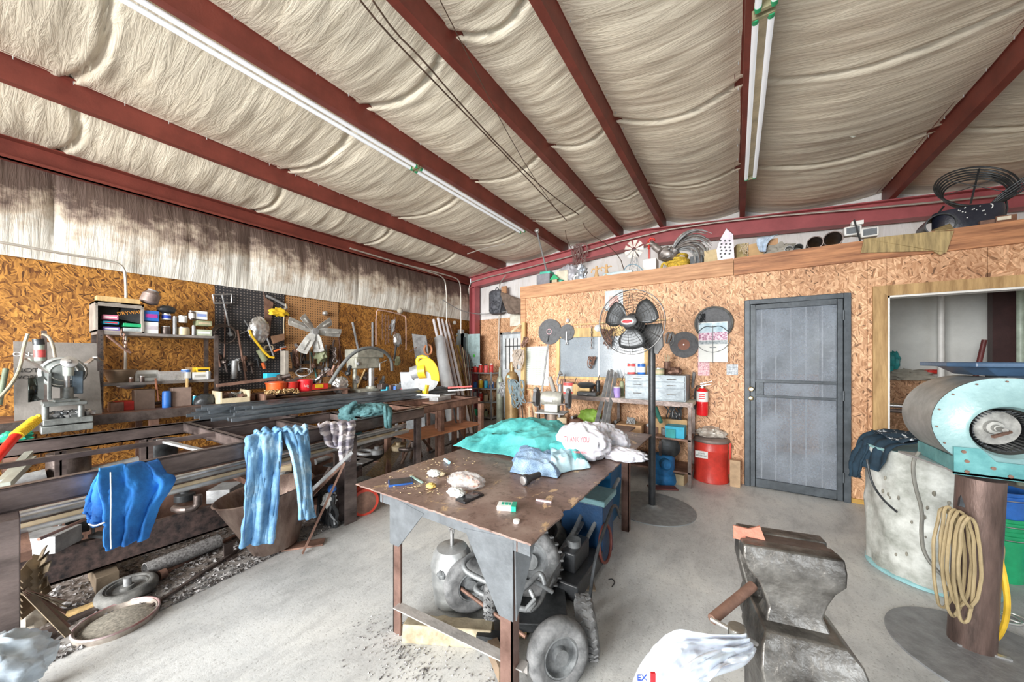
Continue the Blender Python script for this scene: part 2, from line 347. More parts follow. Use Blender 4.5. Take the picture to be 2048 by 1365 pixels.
# ---- rafter and purlins
def zsec(name, x, y0, y1, flip, mt, h=.2):
    z = pb(x); s = -1 if flip else 1; t = .006; w_ = .065
    prof = [(-s * w_, .016), (-s * w_, 0), (0, 0), (s * t, 0), (s * t, h - t), (s * w_, h - t), (s * w_, h - .016), (s * (w_ + .004), h - .016), (s * (w_ + .004), h), (0, h), (0, t), (-s * (w_ - t), t), (-s * (w_ - t), .016)]
    mm = MB(); mm.prism([(x + a, y0, z + b_) for a, b_ in prof], (0, y1 - y0, 0)); return mm
for i, x in enumerate(PX[1:-1]):
    mm = zsec('purlin', x, -3, YB - .02, x > RX and i != 3, RED)
    o = mm.build('trim_%d' % (10 + i), RED, smooth=False); struct(o); o['label'] = 'red steel roof purlin'
    s_ = MB()
    fx = x + (.04 if not (x > RX and i != 3) else -.04)
    y = -.2
    while y < 6.6:
        s_.cyl((fx, y, pb(x) + .19), (fx, y, pb(x) + .165), .0035, n=6); y += .29 if x < 0 else .33
    s_.build('screw', GALV, o)
m = MB(); m.bb((XL - .02, -3, 3.33), (XL + .09, YB - .1, 3.345)); m.bb((XL - .02, -3, 3.33), (XL, YB - .1, 3.56)); m.bb((XL - .02, -3, 3.545), (XL + .09, YB - .1, 3.56)); m.bb((XL + .08, -3, 3.33), (XL + .09, YB - .1, 3.375))
struct(m.build('trim_20', RED))['label'] = 'red eave beam along the left wall'
m = MB()
for x0, x1 in ((XL + .1, RX), (RX, 3.25)):
    for dz0, dz1, ya, yb in ((-.28, -.265, 6.68, 6.86), (-.015, 0, 6.68, 6.86), (-.28, 0, 6.765, 6.775)):
        m.prism([(x0, ya, pb(x0) + dz0), (x1, ya, pb(x1) + dz0), (x1, ya, pb(x1) + dz1), (x0, ya, pb(x0) + dz1)], (0, yb - ya, 0))
struct(m.build('trim_21', REDB, smooth=False))['label'] = 'red steel rafter across the end wall'
m = MB(); m.bb((XL + .12, 6.68, 0), (XL + .135, 6.88, 3.28)); m.bb((XL + .28, 6.68, 0), (XL + .295, 6.88, 3.28)); m.bb((XL + .12, 6.775, 0), (XL + .29, 6.785, 3.28))
struct(m.build('trim_22', REDB, smooth=False))['label'] = 'red steel corner column'
# ================================================================ lettering and small shared shapes
def text(s, name, c, right, up, h, mt, parent, wide=None, label=None):
    """flat lettering centred at c, reading along right"""
    cu = bpy.data.curves.new('t', 'FONT'); cu.body = s; cu.size = 1; cu.extrude = .004; cu.align_x = 'CENTER'; cu.align_y = 'CENTER'
    o = bpy.data.objects.new('t', cu); COL.objects.link(o); bpy.context.view_layer.update()
    me = bpy.data.meshes.new_from_object(o.evaluated_get(bpy.context.evaluated_depsgraph_get())); bpy.data.objects.remove(o)
    R_, U_ = V(right).normalized(), V(up).normalized(); n = R_.cross(U_)
    hh = max(v.co.y for v in me.vertices) - min(v.co.y for v in me.vertices); ww = max(v.co.x for v in me.vertices) - min(v.co.x for v in me.vertices)
    ky = h / hh; kx = (wide / ww) if wide else ky
    mb = MB(); mb.v = [V(c) + R_ * v.co.x * kx + U_ * v.co.y * ky + n * v.co.z * .15 for v in me.vertices]
    mb.f = [tuple(p.vertices) for p in me.polygons]; mb.m = [0] * len(mb.f); bpy.data.meshes.remove(me)
    return mb.build(name, mt, parent, smooth=False, label=label)
INK = mat('black_ink', (.02, .02, .02), .6, var=0, bump=0); INKR = mat('red_ink', (.7, .02, .03), .6, var=0, bump=0); INKB = mat('blue_ink', (.03, .08, .5), .6, var=0, bump=0)
INKW = mat('white_ink', (.85, .85, .85), .6, var=0, bump=0)
def hanger(px, py, Y=None): return pt(px, py, Y=Y or YP - .01)
# ================================================================ security door
def glassmat(name, dust, f):
    m, N, L, b = nmat(name); nt = m.node_tree
    tr = N.new('ShaderNodeBsdfTransparent'); mx = N.new('ShaderNodeMixShader'); tc = N.new('ShaderNodeTexCoord')
    n = N.new('ShaderNodeTexNoise'); n.inputs['Scale'].default_value = 3; n.inputs['Detail'].default_value = 8; L.new(tc.outputs['Object'], n.inputs['Vector'])
    n2 = N.new('ShaderNodeTexNoise'); n2.inputs['Scale'].default_value = 60; n2.inputs['Detail'].default_value = 5; L.new(tc.outputs['Object'], n2.inputs['Vector'])
    ad = N.new('ShaderNodeMath'); ad.operation = 'MULTIPLY_ADD'; L.new(n2.outputs['Fac'], ad.inputs[0]); ad.inputs[1].default_value = .35; L.new(n.outputs['Fac'], ad.inputs[2])
    r = ramp(N, [(.5, (f[0],) * 3), (.85, (f[1],) * 3)]); L.new(ad.outputs[0], r.inputs[0])
    b.inputs['Base Color'].default_value = (*dust, 1); b.inputs['Roughness'].default_value = .15; b.inputs['Specular IOR Level'].default_value = .6
    L.new(r.outputs[0], mx.inputs[0]); L.new(tr.outputs[0], mx.inputs[1]); L.new(b.outputs[0], mx.inputs[2]); L.new(mx.outputs[0], N['Material Output'].inputs[0])
    return m
DUSTY = glassmat('dusty_glass', (.36, .41, .48), (.25, .65)); PALEG = glassmat('window_glass', (.42, .48, .54), (.35, .8)); CLEAR = glassmat('clear_plastic', (.85, .85, .85), (.25, .5))
DFR = mat('door_frame_paint', (.075, .09, .105), .45, .2, .3, 8)
dr = thing('door_1', 'x', 'door', (.53, YP - .04, 0)); del dr['category']; dr['kind'] = 'structure'; dr['label'] = 'dark steel security door with dusty glass and vertical bars'
m = MB(); x0, x1 = .087, .974
for a, b_ in (((x0, YP - .05, 0), (x0 + .05, YP + .02, DZ)), ((x1 - .055, YP - .05, 0), (x1, YP + .02, DZ)), ((x0 + .05, YP - .05, DZ - .05), (x1 - .055, YP + .02, DZ))): m.bb(a, b_)
m.build('door_frame', DFR, dr, bevel=.004)
m = MB(); a0, a1 = x0 + .055, x1 - .06
z1, z2, z3, z4 = .10, 1.05, 1.19, DZ - .11
for q in (((a0, YP - .045, .01), (a0 + .045, YP - .005, DZ - .055)), ((a1 - .045, YP - .045, .01), (a1, YP - .005, DZ - .055)), ((a0 + .045, YP - .045, .01), (a1 - .045, YP - .005, z1)), ((a0 + .045, YP - .045, z2 - .025), (a1 - .045, YP - .005, z2)), ((a0 + .045, YP - .045, z3), (a1 - .045, YP - .005, z3 + .03)), ((a0 + .045, YP - .045, z4), (a1 - .045, YP - .005, DZ - .055)), ((a0 + .045, YP - .045, z2), (a0 + .12, YP - .005, z3))): m.bb(*q)
m.build('door_leaf', DFR, dr, bevel=.003)
m = MB(); m.bb((a0 + .04, YP - .02, z1), (a1 - .04, YP - .016, z4)); m.build('pane', DUSTY, dr)
m = MB()
for px in (1523, 1551.5, 1581, 1611.5, 1644):
    X = pt(px, 700, Y=YP).x
    m.bb((X - .006, YP - .012, z1), (X + .006, YP, z4))
m.build('bars', mat('bar_grey', (.5, .52, .55), .4), dr)
m = MB(); P = pt(1502, 778, Y=YP - .05); m.lathe([(.022, 0), (.024, .008), (.018, .012), (.012, .03), (.024, .04), (.026, .055), (.018, .068)], P, (0, -1, 0), 20); m.build('door_knob', mat('brass', (.75, .62, .38), .25, 1, .1), dr)
m = MB(); P = pt(1502, 797, Y=YP - .05); m.lathe([(.024, 0), (.026, .01), (.022, .02), (.01, .024)], P, (0, -1, 0), 20); m.build('deadbolt', MATS['brass'], dr)
for zz in (.25, 1.08, 1.9):
    m = MB(); m.cyl((x1 - .06, YP - .06, zz - .05), (x1 - .06, YP - .06, zz + .05), .01, n=10); m.build('hinge', DFR, dr)
# window in the partition
wn = thing('window_1', 'x', 'x', (-1.9, YP, WZ0)); del wn['category']; wn['kind'] = 'structure'; wn['label'] = 'pale window with a raw wood frame'
m = MB()
for a, b_ in (((W0 - .03, YP - .02, WZ0 - .02), (W0 + .03, YP + .04, WZ1 + .11)), ((W0, YP - .02, WZ1 - .005), (-.93, YP + .02, WZ1 + .13)), ((-1.02, YP - .02, WZ0 - .02), (-.97, YP + .04, WZ1)), ((W0, YP - .02, WZ0 - .04), (-.97, YP + .03, WZ0))): m.bb(a, b_)
m.build('window_frame', WOODY, wn, bevel=.002)
m = MB(); m.bb((W0 + .03, YP + .012, WZ0), (-1.02, YP + .016, WZ1)); m.build('pane', PALEG, wn)
m = MB(); m.bb((-1.66, YP + .005, WZ0), (-1.64, YP + .025, WZ1)); m.bb((-1.3, YP + .005, WZ0), (-1.285, YP + .025, WZ1)); m.build('mullion', WHITE, wn)
PAPER = mat('paper', (.80, .82, .80), .7, 0, .06, 4, bump=.05)
o = MB().bb((W0 - .05, YP + .032, WZ0 - .1), (-.95, YP + .038, WZ1 + .1)).build('reflection_panel', mat('pale_backing', (.34, .40, .46), .8, 0, .06, 5)); tag(o, 'pale panel added behind the partition window to imitate its white reflection', 'curtain')  # pale backing added behind the glass in place of a white reflection
# metal exterior door in the end wall by the corner
d2 = thing('door_2', 'x', 'x', (-4.6, YB, 0)); del d2['category']; d2['kind'] = 'structure'; d2['label'] = 'pale metal exit door with a barred window in the corner'
m = MB(); m.bb((-4.88, YB - .04, 0), (-4.82, YB, 2.1)); m.bb((-4.88, YB - .04, 2.05), (-3.7, YB, 2.1)); m.bb((-3.76, YB - .04, 0), (-3.7, YB, 2.1)); m.build('door_frame', GREYM, d2)
m = MB(); m.bb((-4.82, YB - .02, 0), (-3.76, YB - .002, 2.05)); m.build('door_leaf', mat('pale_door', (.62, .68, .72), .5), d2)
m = MB(); m.bb((-4.74, YB - .024, 1.2), (-4.1, YB - .021, 1.95)); m.build('pane', mat('bright_glass', (.85, .9, .93), .15, bump=0), d2)
m = MB()
for k in range(6): m.bb((-4.72 + k * .11, YB - .04, 1.2), (-4.705 + k * .11, YB - .03, 1.95))
m.bb((-4.74, YB - .04, 1.75), (-4.1, YB - .03, 1.77)); m.build('bars', BLKM, d2)
# ================================================================ things hanging on the partition
def disc(px, py, rp, mats, label, name='grinding_disc', inner=None, cat='disc', grp=None, Y=YP - .015):
    c = pt(px, py, Y=Y); fwd = -c.x * sn + c.y * cs; r = rp / F * fwd
    t = thing(name, label, cat, c, grp)
    MB().lathe([(r * .97, 0), (r, .004), (r, .012), (r * .96, .016), (r * .55, .014), (r * .54, .017), (r * .15, .016)], c, (0, -1, 0), 40).build('wheel_body', mats[0], t)
    if inner: MB().lathe([(r * inner, 0), (r * inner, .004)], c + V((0, -.017, 0)), (0, -1, 0), 32).build('paper_label', mats[1], t)
    MB().cyl(c + V((0, -.012, 0)), c + V((0, -.035, 0)), .008, n=10).build('hub', SILVER, t)
    return t, c, r
DISC = mat('abrasive', (.13, .135, .145), .75, 0, .2, 30)
t, c, r = disc(1100, 664, 25.5, (DISC, DISC), 'large dark grey grinding disc hanging at the left of the partition', inner=None)
MB().torus(c + V((0, -.03, 0)), (0, -1, 0), .04, .005).build('ring', mat('pink_plastic', (.8, .5, .55), .5), t)
MB().bar(c + V((0, -.035, -.03)), c + V((-.03, -.035, -.16)), .012, .006).build('handle', BLKM, t)
t, c, r = disc(1134.5, 665, 16, (DISC, DISC), 'small dark grey disc with a wrench hung from its centre')
MB().bar(c + V((0, -.03, .01)), c + V((0, -.03, -.16)), .016, .006).torus(c + V((0, -.03, -.17)), (0, -1, 0), .014, .006).build('wrench', SILVER, t)
disc(1368, 690, 26, (DISC, mat('brown_paper', (.30, .14, .10), .7)), 'black cutting disc with brown centre label between the fan and calendar', inner=.42)
t, c, r = disc(1427, 647, 33, (DISC, DISC), 'largest dark disc half covered by the calendar')
MB().torus(c + V((0, -.02, 0)), (0, -1, 0), r * .97, .012, 48).build('rim', RUBBER, t)
t, c, r = disc(1385, 673, 0.1, (DISC, DISC), 'x'); 
for q in list(t.children) + [t]: bpy.data.objects.remove(q)
for px, py, rp, l in ((1136, 642, 4, 'tiny silver washer pinned above the small grey disc'), (1196, 657, 7, 'small grey disc hanging on the window header')): disc(px, py, rp, (GREYM, GREYM), l)
# calendar
ca = pt(1397, 646, Y=YP - .045); cb = pt(1455, 725, Y=YP - .045); t = thing('wall_calendar', 'long white wall calendar with a photo of red flowers, hung over the dark disc', 'calendar', V((ca.x, YP - .045, cb.z)))
MB().bb((ca.x, YP - .045, cb.z), (cb.x, YP - .043, ca.z)).build('page', PAPER, t)
zt, zb = ca.z, cb.z; H_ = zt - zb
MB().bb((ca.x + .003, YP - .047, zt - H_ * .45), (cb.x - .003, YP - .0452, zt - H_ * .26)).build('flower_picture', mat('flowers', (.75, .2, .45), .6, 0, .5, 45, col2=(.9, .75, .85), mixpos=(.42, .58)), t)
MB().bb((ca.x + .003, YP - .047, zt - H_ * .26), (cb.x - .003, YP - .0452, zt - H_ * .02)).build('sky_picture', mat('skyblue', (.45, .7, .85), .6, 0, .3, 8, col2=(.75, .88, .95)), t)
MB().bb((ca.x + .003, YP - .047, zt - H_ * .55), (cb.x - .003, YP - .0452, zt - H_ * .46)).build('garden_picture', mat('garden', (.25, .35, .4), .6, 0, .5, 40, col2=(.6, .65, .7)), t)
m = MB(); cc = pt(1425, 655, Y=YP - .06)
m.bar(cc + V((0, 0, .02)), cc + V((.0, 0, -.42)), .008, .008); m.bar(cc + V((-.03, 0, -.24)), cc + V((.04, 0, -.24)), .01, .01); m.tube([cc + V((-.16, 0, -.06)), cc + V((-.08, 0, .02)), cc, cc + V((.08, 0, .02)), cc + V((.16, 0, -.06))], .004, 6, smooth=2)
m.tube([cc + V((math.cos(a) * .19, 0, -.1 + math.sin(a) * .2)) for a in [math.pi * (1.05 + .09 * k) for k in range(11)]], .003, 6)
tag(m.build('metal_gauge', BLKM), 'thin dark metal compass bar hanging in front of the calendar', 'gauge')
def card(name, x0, y0, x1, y1, mt, label, cat, Y=YP - .006, th=.003):
    a, b_ = pt(x0, y0, Y=Y), pt(x1, y1, Y=Y); t = thing(name, label, cat, V((a.x, Y, b_.z))); MB().bb((a.x, Y, b_.z), (b_.x, Y + th, a.z)).build('sheet', mt, t); return t, a, b_
t, a, b_ = card('wall_chart', 1051, 694, 1097, 772, PAPER, 'pale green printed chart pinned left of the window', 'chart')
m = MB()
for k in range(16): z = a.z - .04 - k * .031; m.bb((a.x + .02, YP - .0075, z), (b_.x - .02, YP - .006, z - .008))
for k in range(7): x = a.x + .03 + k * (b_.x - a.x - .06) / 6; m.bb((x, YP - .0075, a.z - .02), (x + .003, YP - .006, b_.z + .03))
m.build('printed_rows', mat('chart_green', (.42, .52, .42), .7), t)
t, a, b_ = card('poster', 1210, 583, 1246, 620, mat('blue_paper', (.60, .66, .70), .7), 'small grey poster with a red square above the fan', 'poster')
MB().bb((a.x + .06, YP - .009, b_.z + .05), (b_.x - .06, YP - .006, a.z - .08)).build('red_square', mat('red_sq', (.75, .45, .42), .7), t)
t, a, b_ = card('red_leaflet', 1396, 690, 1419, 752, mat('leaflet', (.85, .25, .35), .7, 0, .4, 60, col2=(.95, .8, .82)), 'pink and white patterned leaflet under the calendar', 'leaflet')
t, a, b_ = card('photo_print', 1453, 729, 1476, 751, mat('photoprint', (.3, .36, .42), .5, 0, .5, 50, col2=(.7, .75, .8)), 'small square picture stuck beside the dark door frame', 'picture')
t, a, b_ = card('notice', 1020, 629, 1041, 652, mat('notice_paper', (.88, .84, .70), .7), 'cream notice taped beside the corner door', 'notice', Y=6.9)
# fire extinguisher
c = pt(1404.5, 800, Y=YP - .09); t = thing('fire_extinguisher', 'red fire extinguisher with white label hanging left of the dark door', 'fire extinguisher', V((c.x, c.y, c.z - .19)))
zc = c.z
MB().lathe([(.03, -.19), (.058, -.185), (.062, -.17), (.062, .08), (.055, .11), (.035, .135), (.022, .145)], c, n=28).build('cylinder', mat('extinguisher_red', (.75, .015, .02), .25, 0, .08, 5), t)
MB().lathe([(.0635, -.02), (.0635, .1)], c, n=28).build('instruction_label', PAPER, t)
m = MB(); m.cyl(c + V((0, 0, .14)), c + V((0, 0, .175)), .016); m.bar(c + V((-.02, 0, .17)), c + V((.09, 0, .19)), .016, .008); m.bar(c + V((-.02, 0, .195)), c + V((.1, 0, .225)), .016, .006); m.build('valve_handle', SILVER, t)
MB().cyl(c + V((0, -.02, .15)), c + V((0, -.03, .15)), .015).build('pressure_gauge', PAPER, t)
MB().tube([c + V((-.01, 0, .16)), c + V((-.06, 0, .17)), c + V((-.085, 0, .08)), c + V((-.08, 0, -.12))], .008, 8, smooth=2).build('hose', BLACK, t)
m = MB()
for k in range(3): m.bb((c.x - .03, c.y - .0645, c.z + .065 - k * .025), (c.x + .03, c.y - .060, c.z + .075 - k * .025))
m.build('label_pictures', INKR, t)
# ================================================================ steel shelf bench along the partition
BX0, BX1, BY0, BY1, BZ = -2.42, -.40, 4.28, 4.74, .96
t = thing('shelf_bench', 'steel shelf bench with a pale worktop under the window', 'bench', (-1.4, 4.5, 0))
MB().bb((BX0, BY0, BZ - .045), (BX1, BY1, BZ)).build('worktop', mat('pale_top', (.62, .60, .50), .6, 0, .25, 6), t, bevel=.003)
m = MB(); m.bb((BX0, BY0 - .003, BZ - .05), (BX1, BY0, BZ + .004)); m.build('front_lip', STEEL, t)
for x in (BX0 + .03, -1.36, BX1 - .05):
    for y in (BY0 + .02, BY1 - .03):
        MB().bb((x, y, 0), (x + .035, y + .035, BZ - .04)).build('leg', STEEL, t)
for z in (.52, .15):
    MB().bb((BX0 + .9 if z < .3 else BX0, BY0 + .02, z), (BX1 - .02, BY1, z + .02)).build('shelf', RUST, t)
# grey drawer chest
def chest(c0, c1, rows, name, label, mt, cols=1):
    t = thing(name, label, 'drawer chest', ((c0[0] + c1[0]) / 2, (c0[1] + c1[1]) / 2, c0[2]))
    MB().bb(c0, c1).build('body', mt, t, bevel=.004)
    hs = rows; tot = sum(hs); z = c1[2] - .012; H = (c1[2] - c0[2] - .024)
    for h in hs:
        dz = H * h / tot; m = MB(); m.bb((c0[0] + .012, c0[1] - .012, z - dz + .006), (c1[0] - .012, c0[1], z - .004)); d = m.build('drawer', mt, t, bevel=.002)
        w_ = c1[0] - c0[0]
        for fx in (.22, .78):
            X = c0[0] + w_ * fx; m = MB(); m.tube([(X - .05, c0[1] - .012, z - dz / 2), (X - .045, c0[1] - .03, z - dz / 2), (X + .045, c0[1] - .03, z - dz / 2), (X + .05, c0[1] - .012, z - dz / 2)], .004, 6); m.build('handle', CHROME, d)
        z -= dz
    return t
a = pt(1250, 800, Y=BY0 + .05); b_ = pt(1372, 752, Y=BY0 + .05)
chest((a.x, BY0 + .05, BZ), (b_.x, BY1 - .03, b_.z), [1, 1.1, 2], 'parts_chest', 'blue grey steel drawer chest on the pale worktop', mat('chest_grey', (.25, .29, .32), .45, .3, .25, 12))
CHZ = b_.z
def can(name, px, py_bot, wpx, hpx, Y, mt, label, cat='can', top=SILVER, lab=None, z=None, grp=None, n=20):
    c = pt(px, py_bot, Y=Y) if z is None else pt(px, py_bot, Y=Y)
    if z is not None: c.z = z
    fwd = -c.x * sn + c.y * cs; k = fwd / F; r = wpx * k / 2 / math.sqrt(1 + ((px - CX) / F) ** 2) ; h = hpx * k
    t = thing(name, label, cat, c, grp)
    MB().lathe([(r * .96, 0), (r, .003), (r, h - .005), (r * .96, h)], c, n=n).build('body', mt, t)
    MB().lathe([(r * .97, 0), (r * 1.02, .002), (r * 1.02, .008), (r * .9, .007)], c + V((0, 0, h)), n=n).build('lid', top, t)
    if lab: MB().lathe([(r * 1.015, h * .2), (r * 1.015, h * .75)], c, n=n).build('paper_label', lab, t)
    return t
PINK = mat('red_can', (.75, .12, .12), .4); BLUEP = mat('blue_plastic', (.03, .16, .55), .4, 0, .2, 8); GREENP = mat('green_plastic', (.02, .38, .16), .4, 0, .15, 8)
CYAN = mat('cyan_paint', (.03, .42, .62), .45, 0, .2, 8); TAN = mat('tan', (.55, .45, .3), .7); PURP = mat('purple', (.35, .25, .6), .5); OLIVE = mat('olive', (.3, .33, .2), .6)
for i, (px, w_, h, mt, lab, l) in enumerate(((1263, 17, 20, PINK, PAPER, 'red and white tin at the left end of the chest top'), (1283, 16, 20, BLUEP, PAPER, 'blue and white tin on the chest beside the red one'), (1318, 22, 12, OLIVE, TAN, 'pale green bowl on top of the chest'), (1299, 10, 16, SILVER, None, 'small silver tin behind the fan pole on the chest'))):
    can('tin', px, 752, w_, h, BY0 + .15, mt, l, lab=lab, z=CHZ + .001)
m = MB(); c = pt(1350, 748, Y=4.5); c.z = CHZ
m.ball(c + V((0, 0, .05)), .06, 10, .5, 3, 4, .05, 1.2, 1, .8); tag(m.build('machine_part', RUST), 'lump of greasy machinery on the right end of the chest', 'machine part')
c = pt(1334, 750, Y=4.6); c.z = CHZ; t = thing('brush_cup', 'brown cup holding worn brushes on the chest', 'cup', c)
MB().lathe([(.035, 0), (.042, .16), (.038, .16), (.03, .01)], c, n=18).build('cup', RUST, t)
for k in range(5): MB().bar(c + V((0, 0, .05)), c + V((.03 * math.cos(k * 1.3), .02 * math.sin(k), .22 + .02 * (k % 3))), .012, .006).build('brush', TAN, t)
# bench top clutter left of the chest
can('bottle', 1234, 797, 14, 20, 4.4, PURP, 'purple labelled solvent bottle left of the drawer chest', 'bottle', top=WHITE, lab=PURP, z=BZ)
can('red_tin', 1137, 790, 21, 22, 4.5, PINK, 'red tin with white label behind the bench grinder', 'tin', top=GREYM, lab=PAPER, z=BZ)
def blob(name, c, r, mt, label, cat, amp=.3, fr=3, seed=1, flat=None, rx=1, ry=1, rz=1, n=12, sub=0):
    m = MB(); m.ball(c, r, n, amp, fr, seed, flat if flat is not None else 0, rx, ry, rz); return tag(m.build(name, mt, sub=sub), label, cat)
c = pt(1172, 770, Y=4.55); t = thing('helmet', 'black upturned cap on a wooden box under the window', 'hat', V((c.x, c.y, c.z - .04)))
MB().lathe([(.03, -.05), (.1, -.04), (.13, 0), (.12, .01), (.09, .03), (.02, .035)], c, n=22).build('crown', BLACK, t)
c = pt(1165, 789, Y=4.55); c.z = BZ; o = MB().box(c + V((0, 0, .07)), (.24, .16, .14), .1).build('wooden_box', WOODY, bevel=.003); tag(o, 'small wooden box under the black cap', 'box')
c = pt(1176, 797, Y=4.38); c.z = BZ; t = thing('black_case', 'black tool case lying on the worktop', 'case', c); MB().box(c + V((0, 0, .03)), (.26, .16, .055), .06).build('shell', BLACK, t, bevel=.01); MB().tube([c + V((-.04, -.08, .03)), c + V((-.03, -.11, .03)), c + V((.03, -.11, .03)), c + V((.04, -.08, .03))], .005, 6).build('handle', GREYM, t)
# steel lengths leaning in front of the bench
for k, (a, b_, l) in enumerate((((1195, 838, 4.15), (1219, 742, 4.6), 'left length of pale steel strip leaning on the worktop'), ((1208, 838, 4.13), (1224, 740, 4.6), 'middle length of steel channel leaning on the worktop'), ((1217, 830, 4.11), (1232, 746, 4.6), 'right length of pale steel strip leaning on the worktop'))):
    p, q = pt(a[0], a[1] , Y=a[2]), pt(b_[0], b_[1], Y=b_[2]); p = q + (p - q) * (q.z / max(q.z - p.z, .01)) * .995
    tag(MB().bar(p, q, .05, .012, .9).build('steel_strip', GREYM), l, 'steel strip')
# chains and cable tangles on the window header
def tangle(c, r, n, th, mt, name, label, cat, seed, grp=None):
    R = random.Random(seed); m = MB()
    for k in range(n):
        pts = []; ph = R.random() * 6; w1, h1 = r * (.35 + .5 * R.random()), r * (.9 + .8 * R.random()); ox = (R.random() - .5) * r
        for j in range(14):
            a = j / 14 * 2 * math.pi; pts.append(V(c) + V((ox + w1 * math.sin(a + ph) * (.8 + .4 * R.random()), (R.random() - .5) * .04, -h1 * (1 - math.cos(a)) / 1)))
        m.tube(pts, th, 6, True, smooth=1)
    return tag(m.build(name, mt), label, cat, grp)
tangle(pt(1214, 658, Y=4.72), .09, 9, .006, RUST, 'wire_bundle', 'tangle of dusty wires hanging in the window beside the fan', 'wire', 3)
tangle(pt(1184, 714, Y=4.74), .05, 6, .007, RUST, 'chain_hook', 'bunch of hooks on a dark chain hanging in the window', 'hooks', 8)
m = MB(); p = pt(1183, 655, Y=4.74)
for k in range(9): m.torus(p - V((0, 0, .037 * k)), (1, 0, 0) if k % 2 else (0, 1, 0), .015, .0045, 12, 6, .6)
tag(m.build('chain', STEEL), 'dark chain hanging down the window from its header', 'chain')
tangle(pt(1338, 665, Y=4.75), .05, 5, .006, GREYM, 'chain_loop', 'bright chain hanging right of the fan head', 'chain', 12)
tangle(pt(1403, 628, Y=4.74), .04, 6, .003, BLKM, 'wire_loop', 'dark wire loops hanging above the calendar', 'wire', 22)
t = thing('clip_rail', 'thin wooden rail above the window holding the hanging wires', 'rail', (-1.6, YP - .01, 1.9)); a, b_ = pt(1147, 650, Y=YP - .015), pt(1334, 640, Y=YP - .015); MB().bar(a, b_, .02, .02).build('strip', WOODY, t)
for k in range(7): q = a + (b_ - a) * (k + .5) / 7; MB().bar(q, q + V((0, -.04, 0)), .004, .004).build('nail', SILVER, t)
# lower shelf clutter
def boxo(name, px, py, Y, w_, d, h, mt, label, cat, z=None, rz=0, lid=None, parts=(), grp=None, bev=.002):
    c = pt(px, py, Y=Y)
    if z is not None: c.z = z
    t = thing(name, label, cat, c, grp); MB().box(c + V((0, 0, h / 2)), (w_, d, h), rz).build('body', mt, t, bevel=bev)
    if lid: MB().box(c + V((0, 0, h + .004)), (w_ * 1.02, d * 1.02, .012), rz).build('lid', lid, t, bevel=.001)
    return t
t = boxo('blue_box', 1352, 862, 4.42, .20, .2, .13, CYAN, 'bright blue carton on the lower shelf behind the fan pole', 'carton', z=.541)
boxo('teal_box', 1343, 862, 4.36, .10, .12, .10, mat('teal', (.03, .35, .36), .5), 'teal carton left of the bright blue carton', 'carton', z=.541)
t = boxo('wooden_tray', 1262, 850, 4.42, .30, .22, .10, mat('pine_tray', (.50, .30, .16), .7), 'wooden tray heaped with wire on the lower shelf', 'tray', z=.541, lid=None)
tangle(pt(1262, 836, Y=4.4), .07, 8, .007, GREYM, 'wire_heap', 'grey wire heaped in the wooden tray', 'wire', 31)
boxo('cardboard_box', 1335, 838, 4.6, .42, .2, .18, CARD, 'open cardboard box on the lower shelf', 'box', z=.541, rz=.2)
p, q = pt(1310, 816, Y=4.45), pt(1322, 845, Y=4.3); o = MB().cyl(p, q, .03, .022, 16).build('torch', mat('dark_green', (.04, .16, .13), .4)); tag(o, 'dark green grease gun lying on the lower shelf', 'grease gun')
tangle(pt(1345, 805, Y=4.55), .1, 8, .008, BLACK, 'black_cable', 'black cable looped under the worktop', 'cable', 41)
blob('green_bag', pt(1180, 832, Y=4.4), .09, mat('lime', (.35, .6, .1), .5), 'lime green bag under the worktop behind the plastic bags', 'bag', rx=1.6)
for k in range(14):
    R = random.Random(k + 50); x = 1165 + k * 13.5; y = 865 + R.random() * 15
    mt = (RUST, STEEL, GREYM, TAN)[k % 4]; c = pt(x, y, Y=4.5); c.z = .171
    tag(MB().ball(c + V((0, 0, .05)), .045 + .02 * R.random(), 8, .7, 2.5, k, .05, .9, 1.3, 1).build('scrap_part', mt), '%s greasy %s scrap part from the left on the bottom shelf of the bench' % (('first', 'second', 'third', 'fourth', 'fifth', 'sixth', 'seventh', 'eighth', 'ninth', 'tenth', 'eleventh', 'twelfth', 'thirteenth', 'last')[k], ('rusty', 'dark', 'grey', 'tan')[k % 4]), 'scrap', 'scrap parts on the bottom shelf')
# blue pump under the bench
c = pt(1325, 950, z=0); c = V((-.78, 4.2, 0)); c = pt(1327, 965, z=0); t = thing('blue_pump', 'blue iron pump housing standing under the shelf bench', 'pump', c)
BLUI = mat('blue_iron', (.02, .17, .42), .5, .2, .3, 10)
m = MB(); m.lathe([(.13, 0), (.14, .03), (.13, .1), (.12, .11), (.12, .3), (.10, .33), (.03, .34)], c, n=24); m.build('housing', BLUI, t)
MB().lathe([(.05, 0), (.06, .02), (.06, .1), (.04, .12)], c + V((.02, -.1, .26)), (.5, -1, 0), 18).build('outlet', BLUI, t)
MB().lathe([(.10, 0), (.12, .015), (.10, .03)], c + V((.06, 0, .42)), (.4, -1, .1), 26).build('wheel', BLKM, t)
MB().bar(c + V((-.02, -.08, .3)), c + V((-.02, -.08, .5)), .03, .01).build('bracket', STEEL, t)
c = pt(1362, 966, z=0); t = thing('timber_block', 'short grey timber block on the floor beside the red waste can', 'wood block', c); MB().box(c + V((0, .05, .06)), (.13, .3, .12), -.15).build('block', mat('timber', (.42, .33, .2), .8, 0, .3, 6), t, bevel=.004)
tag(MB().box(pt(1325, 976, z=.01), (.3, .12, .012), .5).build('rusty_plate', mat('oxide', (.16, .05, .045), .7)), 'flat dark red plate on the floor under the bench', 'plate')
m = MB(); c = pt(1340, 940, z=0)
